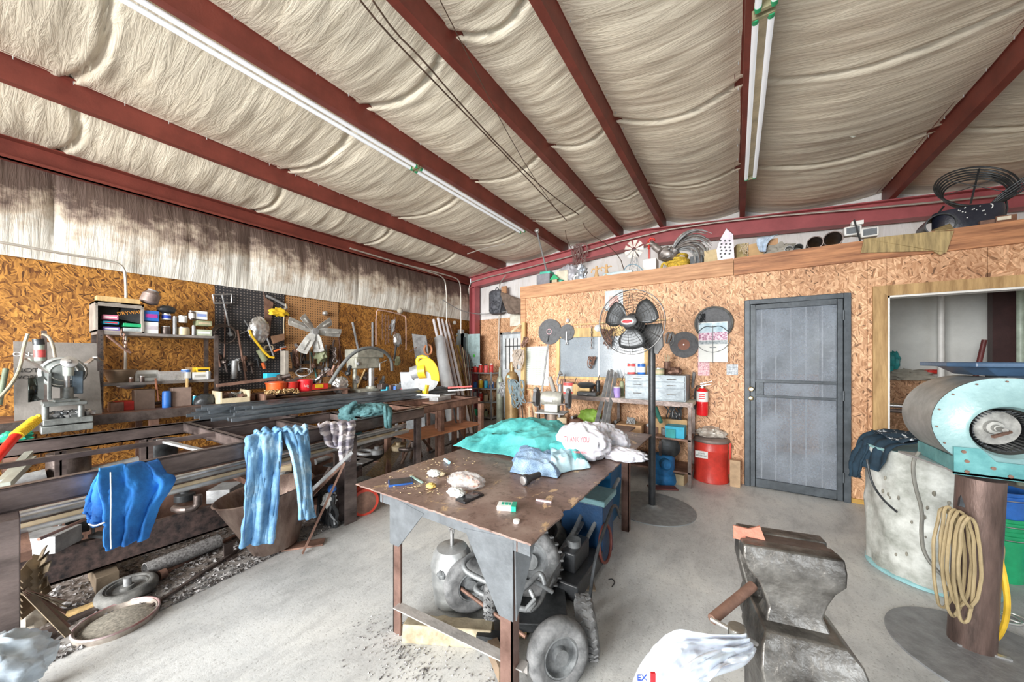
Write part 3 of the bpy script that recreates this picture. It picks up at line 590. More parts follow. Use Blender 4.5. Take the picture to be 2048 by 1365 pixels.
for k in range(5): m.torus(c + V((.22 + .01 * k, -.02, .25)), (.9, .5, 0), .13 + .006 * k, .009, 30, 6)
tag(m.build('black_hose', BLACK), 'coil of black hose hanging at the end of the shelf bench', 'hose')
for k, (a, b_, w_, l) in enumerate((((1370, 930), (1388, 745), .03, 'long grey pipe leaning right of the shelf bench'), ((1385, 930), (1376, 850), .02, 'short rusty bar leaning behind the bench leg'))):
    p = pt(a[0], a[1], z=0); q = pt(b_[0], b_[1], Y=YP - .06); tag(MB().cyl(p, q, w_ * .6, n=12).build('leaning_pipe', GREYM if k == 0 else RUST), l, 'pipe')
# red oily waste can
c = pt(1421, 948, z=0); REDC = mat('waste_red', (.62, .05, .035), .35, 0, .25, 6)
c = V((-.12, 4.32, 0)); rr = .185
c = pt(1421, 962, z=0); c.y += .05
t = thing('waste_can', 'round red oily waste can with a bundle on its lid, left of the dark door', 'waste can', c)
m = MB(); m.lathe([(rr * .98, 0), (rr * 1.03, .01), (rr * 1.0, .05), (rr * .97, .09), (rr * .97, .36), (rr * 1.0, .37), (rr * .97, .38), (rr * .97, .47)], c, n=36); m.build('can_body', REDC, t)
MB().lathe([(rr * 1.02, .465), (rr * 1.06, .475), (rr * 1.05, .50), (rr * .9, .515), (rr * .5, .52)], c, n=36).build('lid', mat('lid_brown', (.25, .2, .18), .6, .3), t)
MB().bar(c + V((rr * 1.02, 0, .1)), c + V((rr * 1.08, -.03, .47)), .02, .008).build('hinge_strap', REDC, t)
MB().bb(c + V((-.15, -rr * .86, .29)), c + V((-.02, -rr * 1.0, .37))).build('warning_label', PAPER, t)
text('OILY WASTE\nEMPTY EVERY NIGHT', 'label_lettering', c + V((-.085, -rr * 1.01, .33)), (1, 0, 0), (0, 0, 1), .045, INK, t, wide=.11)
blob('rag_bundle', c + V((0, 0, .56)), .12, mat('dirty_plastic', (.45, .38, .32), .35, 0, .3, 12, col2=(.7, .66, .6)), 'bundle of dirty rags in plastic on the red waste can lid', 'bundle', amp=.35, seed=5, flat=.035, rx=1.25, rz=.6, n=18)
c2 = pt(1470, 967, z=0); t = boxo('tan_board', 1470, 967, YP - .14, .10, .06, .30, mat('tan_board', (.50, .35, .22), .8), 'upright tan board between the red can and dark door', 'board', z=0)
# ================================================================ pedestal fan
b0 = pt(1304, 1016, z=0); t = thing('pedestal_fan', 'large black pedestal fan with round wire cage on a disc base', 'fan', b0)
MB().lathe([(.385, 0), (.385, .008), (.12, .012), (.06, .02), (.045, .035)], b0, n=48).build('base', mat('fan_base', (.27, .29, .30), .6, .3, .2, 18), t)
top = V((b0.x, b0.y, 1.60))
MB().cyl(b0 + V((0, 0, .02)), top, .032, n=24).build('pole', BLACK, t)
MB().cyl(b0 + V((0, 0, .90)), b0 + V((0, 0, .93)), .036, n=24).build('collar', BLACK, t)
hc = pt(1262, 645, d=3.18); ax = (V((0, 0, CAMZ)) - hc); ax.z = -.05; ax = ax.normalized(); ax = (ax + V((-.28, 0, 0))).normalized()
MB().lathe([(.03, -.2), (.085, -.18), (.09, -.06), (.07, -.03), (.03, -.02)], hc, ax, 24).build('motor', BLACK, t)
MB().prism([top + V((-.1, -.02, -.02)), top + V((.05, -.02, -.10)), top + V((.10, -.02, -.02)), top + V((.09, -.02, .2)), top + V((-.12, -.02, .19))], (0, .05, 0)).build('bracket', BLACK, t)
aa, ab = frame(ax); m = MB()
R_ = .30
for k in range(10): 
    r = .07 + (R_ - .07) * k / 9; dep = .085 * (1 - (r / R_) ** 2)
    m.torus(hc + ax * (.02 + dep), ax, r, .0016, 40, 4)
for k in range(8):
    r = .1 + (R_ - .1) * k / 8; dep = .085 * (1 - (r / R_) ** 2)
    m.torus(hc - ax * (.03 + dep), ax, r, .0016, 36, 4)
for k in range(12):
    a = k * math.pi / 6; d = aa * math.cos(a) + ab * math.sin(a)
    for sg in (1, -1): m.tube([hc + d * (R_ * q) + ax * sg * (.022 + .085 * (1 - q * q)) for q in (.2, .45, .7, .88, 1.0)], .0022, 4)
m.torus(hc, ax, R_, .004, 60, 6); m.torus(hc + ax * .02, ax, R_, .003, 60, 6); m.build('cage', mat('cage_wire', (.12, .12, .12), .4, .7), t)
MB().lathe([(.065, 0), (.068, .01), (.05, .016)], hc + ax * .1, ax, 28, 1.2, .8).build('badge', BLACK, t)
MB().lathe([(.05, 0), (.04, .005)], hc + ax * .114, ax, 28, 1.25, .7).build('badge_plate', SILVER, t)
MB().lathe([(.035, 0), (.028, .003)], hc + ax * .119, ax, 28, 1.3, .45).build('badge_centre', INKR, t)
bl = mat('blade', (.07, .075, .08), .35, .5)
for k in range(3):
    a0_ = k * 2.094 + .5; m = MB()
    def fn(u, v, a0_=a0_):
        r = .05 + .2 * v; a = a0_ + (u - .5) * (.9 + .5 * math.sin(v * 3.14)); d = aa * math.cos(a) + ab * math.sin(a); return hc + d * r + ax * (.03 * (u - .5))
    m.grid(fn, 8, 6); m.build('blade', bl, t, solid=.003)
# ================================================================ inside the dark storage opening
m = MB(); q = pt(1882, 800, Y=6.55); m.cyl((q.x, 6.55, 0), (q.x, 6.55, 2.58), .03, n=16); tag(m.build('white_pole', WHITE), 'white vertical pole inside the storage opening', 'pole')
q = pt(2041, 800, Y=6.5); tag(MB().cyl((q.x, 6.5, 0), (q.x, 6.5, 2.58), .03, n=16).build('green_pole', mat('pale_green', (.5, .6, .5), .4)), 'pale pole at the right edge of the storage opening', 'pole')
q = pt(2020, 800, Y=6.6); tag(MB().bb((q.x - .12, 6.62, 0), (q.x + .1, 6.72, 2.4)).build('dark_cabinet', mat('maroon', (.05, .02, .02), .5)), 'tall dark cabinet panel against the inner wall', 'cabinet')
for k, z in enumerate((.90, .955)):
    tag(MB().cyl((1.26, 5.3, z), (2.6, 5.3, z), .022, n=14).build('chrome_tube', CHROME if k else STEEL), ('upper bright', 'lower dark')[1 - k] + ' horizontal tube across the storage opening', 'tube')
q, p = pt(1969, 680, Y=6.3), pt(1958, 726, Y=6.3); tag(MB().cyl(q + (p - q) * (q.z / (q.z - p.z)), q, .022, n=12).build('dark_rod', mat('dark_red_rod', (.14, .03, .03), .5)), 'dark red rod leaning against the white inner wall', 'rod')
blob('grey_rag', pt(1815, 752, Y=6.7), .13, mat('rag_grey', (.35, .33, .28), .8), 'crumpled grey rag lying on the inner wainscot', 'rag', .6, 2.5, 4, .06, 1.9, .5, .6, 14)
blob('teal_bag', pt(1784, 722, Y=6.6), .09, mat('teal_bag', (.04, .35, .36), .4), 'teal bag hanging just inside the storage opening', 'bag', .4, rz=1.3, rx=.8)
blob('red_object', pt(1864, 744, Y=6.7), .05, REDP, 'small red item beside the white pole', 'object', .2, rx=1.6, rz=.6)
# ================================================================ white barrel and jacket
bc = V((1.09, 3.48, 0)); R_ = .285; H_ = .845
t = thing('steel_drum', 'large dented white steel drum with a pale blue foot rim', 'drum', bc)
DR = mat('drum_white', (.36, .38, .34), .4, 0, .25, 5, col2=(.74, .77, .74), bump=.1)
def fn(u, v):
    a = u * 2 * math.pi; z = .02 + (H_ - .02) * v; dn = .02 * noise.noise(V((math.cos(a) * 2, math.sin(a) * 2, z * 3))) + .012 * noise.noise(V((math.cos(a) * 6, math.sin(a) * 6, z * 7)))
    r = R_ + dn + (.008 if abs(v - .5) < .0 else 0); return bc + V((math.cos(a) * r, math.sin(a) * r, z))
m = MB(); m.grid(fn, 72, 30); m.build('drum_wall', DR, t)
PALEB = mat('pale_cyan', (.30, .55, .58), .4, .1, .2, 8)
MB().lathe([(R_ + .004, 0), (R_ + .012, .004), (R_ + .012, .022), (R_, .03)], bc, n=60).build('foot_rim', PALEB, t)
MB().lathe([(R_ - .005, H_ - .02), (R_ + .008, H_ - .014), (R_ + .008, H_), (R_ - .01, H_ - .002), (R_ - .02, H_ - .012), (.02, H_ - .014)], bc, n=60).build('top_lid', PALEB, t)
m = MB()
for k in range(26):
    R = random.Random(k); a = math.radians(200 + R.random() * 110); z = .1 + .65 * R.random(); r = R_ + .012
    m.ball(bc + V((math.cos(a) * r, math.sin(a) * r, z)), .003 + .005 * R.random(), 5, .4, 3, k, 0, 1, 1, 2.2)
m.build('dirt_specks', mat('dirt', (.25, .24, .2), .8), t, kind='stuff')
# jacket
NAVY = mat('navy_cloth', (.012, .035, .06), .85, 0, .35, 9, bump=.3); 
def drape(name, rows, mt, label, cat, nu=36, nv=40, amp=.02, freq=5, seed=0, solid=.006, off=None, parent=None, kindlab=None, crump=0.5):
    """rows: list of (left point, right point) from hidden end over the rail to the hem"""
    def fn(u, v):
        f = v * (len(rows) - 1); i = min(int(f), len(rows) - 2); g = f - i
        def cr(k, s_):
            P = [rows[max(0, min(len(rows) - 1, i + d))][s_] for d in (-1, 0, 1, 2)]
            g2, g3 = g * g, g * g * g
            return V(P[0]) * (-.5 * g3 + g2 - .5 * g) + V(P[1]) * (1.5 * g3 - 2.5 * g2 + 1) + V(P[2]) * (-1.5 * g3 + 2 * g2 + .5 * g) + V(P[3]) * (.5 * g3 - .5 * g2)
        a, b_ = cr(0, 0), cr(0, 1); p = a * (1 - u) + b_ * u
        n = off if off is not None else V((0, -1, 0)); env = min(1, abs(v - .0) * 2 + .35)
        q = amp * env * (math.sin(u * freq * 6.28 + 2.2 * noise.noise(V((v * 2.5, seed, 0))) + seed) + crump * 1.6 * noise.fractal(V((u * 5, v * 7, seed)), .8, 2, 3))
        return p + V(n) * q + V((0, 0, amp * .35 * noise.noise(V((u * 6, v * 6, seed + 9)))))
    m = MB(); m.grid(fn, nu, nv)
    if parent is not None: return m.build(name, mt, parent, solid=solid, ang=180, label=kindlab)
    return m.build(name, mt, None, solid=solid, ang=180)
j0 = bc + V((-.05, -.05, H_))
t = thing('jacket', 'dark navy jacket with white pattern draped over the white drum', 'jacket', V((bc.x - .2, bc.y, H_)))
rows = [(bc + V((.14, .22, .87)), bc + V((.2, -.02, .87))), (bc + V((-.05, .24, .91)), bc + V((.02, -.12, .92))), (bc + V((-.19, .2, .91)), bc + V((-.12, -.18, .90))), (bc + V((-.30, .13, .87)), bc + V((-.22, -.22, .86))), (bc + V((-.335, .07, .76)), bc + V((-.255, -.22, .76))), (bc + V((-.35, .03, .68)), bc + V((-.275, -.18, .69)))]
drape('body', rows, NAVY, '', '', 30, 40, .018, 3, 2, .006, V((-.6, -.6, .3)), parent=t)
rows = [(bc + V((-.30, .1, .85)), bc + V((-.29, -.03, .84))), (bc + V((-.36, .06, .72)), bc + V((-.34, -.06, .72))), (bc + V((-.37, .03, .58)), bc + V((-.35, -.04, .60)))]
drape('sleeve', rows, NAVY, '', '', 14, 20, .012, 2, 6, .012, V((-1, 0, 0)), parent=t)
PATT = mat('white_pattern', (.012, .03, .05), .8, 0, 0, 22, col2=(.8, .85, .9), mixpos=(.56, .6), stretch=(1, 1, 1))
rows = [(bc + V((-.02, .15, .934)), bc + V((.18, -.1, .90))), (bc + V((-.12, .14, .937)), bc + V((-.04, -.16, .93))), (bc + V((-.25, .1, .925)), bc + V((-.18, -.18, .90)))]
drape('patterned_yoke', rows, PATT, '', '', 20, 20, .012, 2, 3, .004, V((-.3, -.4, 1)), parent=t, kindlab='white printed shoulder pattern')
# cords hanging from the drum
def cord(name, ps, r, mt, label, cat='cord', smooth=2, grp=None):
    return tag(MB().tube(ps, r, 8, smooth=smooth).build(name, mt), label, cat, grp)
cord('grey_cable', [pt(1838, 905, d=1.95), pt(1824, 925, d=1.95), pt(1830, 975, d=1.93), pt(1845, 1020, d=1.92), pt(1842, 1070, d=1.9), pt(1848, 1110, d=1.85), pt(1880, 1150, d=1.8), pt(1915, 1172, d=1.75)], .0085, mat('cable_grey', (.2, .2, .18), .5), 'grey power cable hanging from the blower down the drum', 'cable')
cord('thin_lead', [pt(1734, 920, d=2.12), pt(1742, 965, d=2.1), pt(1765, 1000, d=2.08), pt(1794, 1025, d=2.05)], .006, BLKM, 'short dark lead hanging on the left side of the drum', 'cable')
# ================================================================ blower on its stand
pb0 = pt(1942, 1292, z=0); pb1 = pt(1961, 955, d=1.70)
t = thing('blower_stand', 'thick rusty pipe stand on a round steel floor plate', 'stand', pb0)
MB().cyl(pb0, pb1, .078, n=36).build('pipe', mat('brown_pipe', (.10, .07, .06), .42, .45, .3, 4, stretch=(3, 3, .6), col2=(.22, .15, .13)), t)
MB().lathe([(.37, 0), (.37, .01), (.02, .012)], V((1.05, 2.63, 0)), n=56).build('floor_plate', mat('floor_plate', (.27, .28, .29), .6, .3, .2, 14), t)
MB().box(pb0 + V((.02, -.05, .014)), (.17, .02, .012)).build('weld', SILVER, t)
TEAL = mat('teal_enamel', (.07, .28, .30), .4, .1, .2, 7, col2=(.16, .42, .43)); 
x0, x1, ya, yb = .80, 1.6, 2.60, 3.0
m = MB(); m.bb((x0 + .1, ya, .893), (x1, yb, .903)); m.prism([(x0 + .02, yb, .893), (x0 + .12, ya, .893), (x0 + .14, ya, .893), (x0 + .14, yb, .893)], (0, 0, .01)); m.build('platform', GALV, t)
m = MB(); yf = ya
m.prism([(.90, yf, .89), (1.6, yf, .89), (1.6, yf, .965), (1.03, yf, .97), (.985, yf, 1.025), (.90, yf, 1.025)], (0, .012, 0)); m.build('saddle_bracket', TEAL, t); MB().bb((.90, ya + .012, .904), (.906, yb, .975)).build('saddle_bracket', TEAL, t)
for X, Z in ((.93, 1.005), (.94, .96), (.94, .91), (1.02, .94), (1.07, .91)): MB().cyl((X, yf - .006, Z), (X, yf, Z), .008, n=10).build('bolt', RUST, t)
# blower housing
bcx, bcz, y0, y1 = 1.065, 1.118, 2.615, 2.985
t = thing('blower', 'old pale blue squirrel cage blower housing on the pipe stand', 'blower', (bcx, y0, .903))
def orad(a):   # scroll outline
    return .195 + .055 * (0.5 + 0.5 * math.sin(a - .35)) + (.02 if math.cos(a) > 0 else 0) * math.cos(a)
N_ = 60; ring = [(bcx + math.cos(2 * math.pi * k / N_) * orad(2 * math.pi * k / N_), bcz + math.sin(2 * math.pi * k / N_) * orad(2 * math.pi * k / N_)) for k in range(N_)]
hr = .11; hcx = bcx + .005; hole = [(hcx + math.cos(2 * math.pi * k / N_) * hr, bcz - .005 + math.sin(2 * math.pi * k / N_) * hr) for k in range(N_)]
hole2 = [(hcx + math.cos(2 * math.pi * k / N_) * (hr + .022), bcz - .005 + math.sin(2 * math.pi * k / N_) * (hr + .022)) for k in range(N_)]
BLW = mat('pale_blue_enamel', (.25, .42, .44), .35, .1, .12, 5, col2=(.35, .53, .54))
m = MB(); vs = [V((x, y0, z)) for x, z in ring] + [V((x, y0, z)) for x, z in hole2] + [V((x, y0 - .012, z)) for x, z in [((a[0] + b_[0]) / 2, (a[1] + b_[1]) / 2) for a, b_ in zip(hole, hole2)]] + [V((x, y0 + .02, z)) for x, z in hole]
m.add(vs, [(g * N_ + k, g * N_ + (k + 1) % N_, (g + 1) * N_ + (k + 1) % N_, (g + 1) * N_ + k) for g in range(3) for k in range(N_)]); m.build('face_plate', BLW, t, ang=50)
m = MB(); vs = [V((bcx + (x - bcx) * 1.015, y, bcz + (z - bcz) * 1.015)) for y in (y0 - .006, y0 + .01) for x, z in ring] + [V((x, y, z)) for y in (y0 + .01, y1) for x, z in ring]
m.add(vs, [(g * N_ + k, g * N_ + (k + 1) % N_, (g + 1) * N_ + (k + 1) % N_, (g + 1) * N_ + k) for g in range(3) for k in range(N_)] + [tuple(range(3 * N_, 4 * N_))]); m.build('scroll_shell', mat('scroll_grey', (.36, .37, .35), .45, .4, .2, 6, col2=(.5, .51, .49)), t, ang=50)
m = MB(); cc = V((hcx, y0 + .03, bcz - .005))
for k in range(40):
    a = 2 * math.pi * k / 40; d = V((math.cos(a), 0, math.sin(a))); m.bar(cc + d * .095, cc + d * .095 + V((0, .3, 0)), .004, .014, a)
m.build('fan_wheel', BLKM, t)
MB().lathe([(.100, .09), (.102, .088), (.06, .075), (.03, .055), (.028, .03), (.016, .028)], V((hcx, y0 + .12, bcz)) , (0, 1, 0), 36).build('wheel_backplate', mat('dusty_metal', (.4, .4, .38), .6, .3, .35, 20), t)
MB().lathe([(.088, 0), (.085, -.008), (.035, -.012), (.03, -.03), (.018, -.032), (.014, -.05), (.010, -.052), (.010, -.10)], V((hcx, y0 + .12, bcz)), (0, 1, 0), 36).build('hub', MATS['dusty_metal'], t)
for k in range(16):
    a = 2 * math.pi * k / 16; r = orad(a) * .94; MB().cyl((bcx + math.cos(a) * r, y0 - .009, bcz + math.sin(a) * r), (bcx + math.cos(a) * r, y0 - .001, bcz + math.sin(a) * r), .004, n=8).build('rivet', RUST, t)
MB().bar((hcx - .05, y0 - .012, bcz - .03 ), (hcx + .02, y0 + .03, bcz - .005), .012, .012).build('shaft_arm', RUST, t)
# tray
t = thing('plastic_tray', 'dark blue plastic tray lying on top of the blower', 'tray', (1.3, 2.8, 1.36))
TR = mat('tray_blue', (.05, .10, .18), .35, 0, .2, 8)
m = MB(); zb, zt = 1.375, 1.44
o_ = [(.84, 2.55), (.90, 2.45), (1.55, 2.45), (1.62, 2.55), (1.62, 2.86), (.84, 2.86)]; i_ = [(.95, 2.60), (.99, 2.52), (1.50, 2.52), (1.54, 2.60), (1.54, 2.80), (.95, 2.80)]
vs = [V((x, y, zt)) for x, y in o_] + [V((x, y, zt - .022)) for x, y in o_] + [V((x * .5 + X * .5, y * .5 + Y * .5, zt - .022)) for (x, y), (X, Y) in zip(o_, i_)] + [V((x, y, zb)) for x, y in i_] + [V((x, y, zb + .006)) for x, y in i_] + [V((x * .7 + X * .3, y * .7 + Y * .3, zt)) for (x, y), (X, Y) in zip(o_, i_)]
m.add(vs, [(g * 6 + k, g * 6 + (k + 1) % 6, (g + 1) * 6 + (k + 1) % 6, (g + 1) * 6 + k) for g in (0, 1, 2) for k in range(6)] + [(g * 6 + k, g * 6 + (k + 1) % 6, (g + 1) * 6 + (k + 1) % 6, (g + 1) * 6 + k) for g in (4,) for k in range(6)] + [(k, (k + 1) % 6, 30 + (k + 1) % 6, 30 + k) for k in range(6)] + [tuple(range(18, 24)), tuple(range(24, 30))])
m.v = [p + V((.07, .15, 0)) for p in m.v]; m.build('shell', TR, t, smooth=False, bevel=.004)
MB().bb((1.12, 2.75, 1.362), (1.57, 2.93, 1.377)).build('foot', TR, t, bevel=.004)
# coiled cords on the stand
def coil(name, c, w_, h, n, r, mt, label, seed, ax=V((1, 0, 0)), cat='cord', dn=V((0, -1, 0))):
    R = random.Random(seed); m = MB()
    for k in range(n):
        ww = w_ * (.6 + .5 * R.random()); hh = h * (.8 + .3 * R.random()); ph = R.random(); pts = []
        for j in range(20):
            a = 2 * math.pi * j / 20; pts.append(V(c) + ax * (ww * math.sin(a) + .01 * R.random()) + dn * (.02 * k - .02 + .008 * R.random()) + V((0, 0, -hh * (1 - math.cos(a)) / 2 - .02 * ph)))
        m.tube(pts, r, 7, True, smooth=1)
    return tag(m.build(name, mt), label, cat)
rv = V((cs, sn, 0)); fv = V((-sn, cs, 0))
coil('extension_cord', pt(1893, 1012, d=1.72), .06, .50, 6, .007, mat('tan_cord', (.38, .30, .17), .55), 'coiled tan extension cord hanging left of the pipe stand', 5, rv, dn=-fv)
MB_ = MB().bar(pt(1926, 985, d=1.72), pt(1922, 1014, d=1.71), .018, .018).build('cord_hook', BLKM); tag(MB_, 'dark steel peg holding the coiled cord', 'hook')
coil('cord_loop', pt(1990, 1052, d=1.72), .04, .32, 2, .008, MATS['tan_cord'], 'tan cord loops hanging right of the pipe stand', 9, rv, dn=-fv)
cord('yellow_cable', [pt(1988, 1050, d=1.70), pt(1998, 1110, d=1.68), pt(2010, 1160, d=1.66), pt(2016, 1210, d=1.66), pt(2010, 1250, d=1.68), pt(1995, 1278, d=1.72), pt(1975, 1285, d=1.76)], .011, mat('yellow_cord', (.75, .48, .04), .5), 'thick yellow cord curving down behind the pipe stand')
# buckets and tarp behind the stand
def bucket(name, c, r, h, mt, label):
    t = thing(name, label, 'bucket', c); MB().lathe([(r * .86, 0), (r * .98, h * .8), (r * 1.06, h * .8), (r * 1.06, h * .82), (r * .99, h * .83), (r * .99, h * .9), (r * 1.08, h * .9), (r * 1.08, h * .92), (r, h * .93), (r * 1.02, h), (r * .95, h), (r * .8, .02)], c, n=30).build('shell', mt, t)
    MB().tube([c + V((math.cos(a) * r * 1.1, math.sin(a) * r * 1.1, h * .85)) for a in [math.pi * (1 + k / 10) for k in range(11)]], .003, 6).build('bail', SILVER, t); return t
g0 = pt(2000, 1150, z=0); g0 = V((1.47, 3.72, 0))
bucket('green_bucket', g0, .13, .34, GREENP, 'green plastic bucket, lowest of the stack behind the pipe stand')
bucket('green_bucket', g0 + V((0, 0, .12)), .131, .30, GREENP, 'second green bucket nested above the lowest one')
bucket('blue_bucket', g0 + V((0, 0, .28)), .132, .31, BLUEP, 'blue plastic bucket on top of the green buckets')
m = MB(); c = V((1.98, 3.85, 0)); m.ball(c + V((0, 0, .1)), .27, 20, .45, 2.6, 3, .095, 1.2, .9, .6); tag(m.build('blue_tarp', mat('tarp_blue', (.02, .09, .38), .35, 0, .25, 6), ang=60), 'crumpled blue tarp on the floor at the right edge', 'tarp')
tag(MB().torus(pt(1983, 1245, z=.01) + V((.08, .1, 0)), (0, 0, 1), .06, .006, 20, 6).torus(pt(1990, 1240, z=.012) + V((.1, .08, 0)), (0, 0, 1), .045, .006, 20, 6).build('wire_scrap', SILVER), 'small coil of silver wire on the floor right of the stand', 'wire')
# ================================================================ bench vise in the foreground
def cf(r, f, z): return V((0, 0, z)) + rv * r + fv * f       # right / forward of the camera, height
A_, B_ = cf(.441, .667, 1.12), cf(.577, .614, 1.12); uu = (B_ - A_).normalized(); vv = V((-uu.y, uu.x, 0)); zz = V((0, 0, 1)); vc = (A_ + B_) / 2
if vv.dot(fv) < 0: vv = -vv
def L_(u, v, z): return vc + uu * u + vv * v + zz * z
t = thing('bench_vise', 'worn cast iron bench vise in the right foreground', 'vise', V((vc.x, vc.y, .70)))
VM = mat('vise_iron', (.11, .10, .09), .36, .75, .5, 10, col2=(.33, .32, .30), bump=.5, bs=35)
def loft(secs, name, mt=VM, bev=.003, par=None):
    m = MB(); vs = []
    for (z, u0, u1, v0, v1) in secs: vs += [L_(u0, v0, z), L_(u1, v0, z), L_(u1, v1, z), L_(u0, v1, z)]
    fs = [(4 * i + k, 4 * i + (k + 1) % 4, 4 * i + 4 + (k + 1) % 4, 4 * i + 4 + k) for i in range(len(secs) - 1) for k in range(4)] + [(3, 2, 1, 0), tuple(range(4 * len(secs) - 4, 4 * len(secs)))]
    m.add(vs, fs); return m.build(name, mt, par or t, bevel=bev, ang=30)
# near jaw (v<0 towards viewer)
loft([(0, -.073, .072, -.045, -.018), (-.02, -.075, .073, -.052, -.018), (-.042, -.066, .072, -.052, -.018), (-.062, -.050, .060, -.045, -.018), (-.085, -.040, .052, -.04, -.016), (-.108, -.034, .044, -.042, -.01), (-.135, -.042, .055, -.05, .0)], 'near_jaw')
loft([(-.001, -.062, .07, -.018, -.004), (-.05, -.062, .07, -.018, -.004)], 'jaw_plate', STEEL, .001)
loft([(-.004, -.060, .068, .001, .02), (-.045, -.060, .068, .001, .02)], 'jaw_plate', STEEL, .001)
loft([(-.002, -.066, .074, .02, .05), (-.06, -.066, .074, .02, .06), (-.14, -.045, .05, .02, .09), (-.2, -.05, .06, -.0, .12)], 'far_jaw')
loft([(-.128, -.048, .062, -.075, .02), (-.145, -.056, .078, -.088, .03), (-.18, -.060, .088, -.098, .03), (-.21, -.055, .086, -.10, .03), (-.40, -.055, .09, -.12, .03)], 'body', par=t)
loft([(-.19, -.030, .065, -.11, -.104), (-.36, -.034, .07, -.13, -.12)], 'cast_panel', mat('dark_cast', (.11, .10, .095), .45, .6, .3, 8), .001)
m = MB(); m.cyl(L_(.115, -.05, -.21), L_(.115, -.05, -.31), .016, n=18); m.build('swivel_bolt', SILVER, t, bevel=.003)
m = MB(); m.cyl(pt(1474, 1254, d=.565), pt(1477, 1300, d=.565), .0135, n=22); m.build('screw_head', mat('polished', (.45, .45, .43), .28, .9, .2, 12), t, bevel=.002)
m = MB(); m.cyl(pt(1506, 1172, d=.65), pt(1424, 1240, d=.60), .0085, n=18); m.build('handle_pipe', RUST, t, bevel=.001)
m = MB(); m.cyl(pt(1422, 1238, d=.60), pt(1464, 1262, d=.575), .004, n=10); m.cyl(pt(1488, 1272, d=.56), pt(1512, 1288, d=.58), .004, n=10); m.build('handle_bar', SILVER, t)
m = MB(); m.prism([L_(-.082, -.012, -.008), L_(-.03, -.018, -.006), L_(-.036, .0, .018), L_(-.055, -.002, .010), L_(-.080, -.0, .012)], vv * .004); m.build('copper_scrap', mat('copper', (.72, .30, .22), .4, .6, .2), t)
# steel stand holding the vise
ts = thing('vise_stand', 'dark steel post carrying the bench vise', 'stand', V((vc.x, vc.y, 0)))
m = MB(); m.box(L_(.01, -.03, -.415), (.26, .24, .02), math.atan2(uu.y, uu.x)); m.build('top_plate', STEEL, ts, bevel=.003)
MB().cyl(L_(.01, -.03, -1.12), L_(.01, -.03, -.43), .06, n=24).build('post', STEEL, ts)
MB().lathe([(.2, 0), (.2, .012), (.06, .016)], V((L_(.01, -.03, 0).x, L_(.01, -.03, 0).y, 0)), n=40).build('foot', STEEL, ts)
# plastic bag hanging from the vise
BAG = mat('white_bag', (.80, .84, .92), .32, 0, .06, 10, bump=.3, bs=18)
BAG.node_tree.nodes['Principled BSDF'].inputs['Subsurface Weight'].default_value = .15
def crease(m, c, r, amp, seed, rx, ry, rz, flat=None, n=26, pull=None):
    vs = []; c = V(c)
    for j in range(n + 1):
        for i in range(2 * n):
            ph = math.pi * j / n; th = math.pi * i / n; d = V((math.sin(ph) * math.cos(th), math.sin(ph) * math.sin(th), math.cos(ph)))
            nz_ = 1 - abs(noise.noise(d * 2.3 + V((seed, 0, 0)))) * 1.6 + .5 * (1 - abs(noise.noise(d * 5 + V((seed, 3, 0)))) * 2)
            q = r * (1 + amp * (nz_ - .9)); p = V((d.x * q * rx, d.y * q * ry, d.z * q * rz))
            if pull is not None:
                P, pw = pull; k = max(0, d.dot(V(P).normalized())) ** pw; p = p * (1 - k) + V(P) * k + d * .01 * k
            if flat is not None and p.z < -flat: p.z = -flat + .1 * (p.z + flat)
            vs.append(c + p)
    k = 2 * n; m.add(vs, [(j * k + i, (j + 1) * k + i, (j + 1) * k + (i + 1) % k, j * k + (i + 1) % k) for j in range(n) for i in range(k)]); return m
t = thing('plastic_bag', 'white plastic carrier bag hanging from the left of the vise', 'bag', cf(.30, .55, .9))
bq = lambda x, y, d_: pt(x, y, d=d_)
rows = [(bq(1492, 1268, .55), bq(1512, 1300, .55)), (bq(1430, 1272, .53), bq(1500, 1318, .53)), (bq(1345, 1266, .52), bq(1450, 1335, .50)), (bq(1298, 1306, .51), bq(1420, 1362, .48)), (bq(1266, 1362, .50), bq(1390, 1400, .47)), (bq(1258, 1440, .50), bq(1370, 1470, .47))]
drape('bag_body', rows, BAG, '', '', 60, 60, .008, 3.2, 1, .001, V((.2, -.6, .8)), parent=t, crump=.7)
rows = [(bq(1492, 1290, .56), bq(1512, 1300, .56)), (bq(1420, 1305, .50), bq(1490, 1330, .53)), (bq(1360, 1345, .47), bq(1400, 1372, .48)), (bq(1330, 1420, .46), bq(1370, 1440, .47))]
drape('bag_handle', rows, BAG, '', '', 24, 40, .004, 2, 3, .002, V((.2, -.6, .8)), parent=t, crump=.5)
text('EX', 'bag_lettering', bq(1284, 1357, .47), rv, zz, .008, INKB, t); MB().box(bq(1306, 1358, .46), (.006, .003, .016), TH).build('red_print', INKR, t)
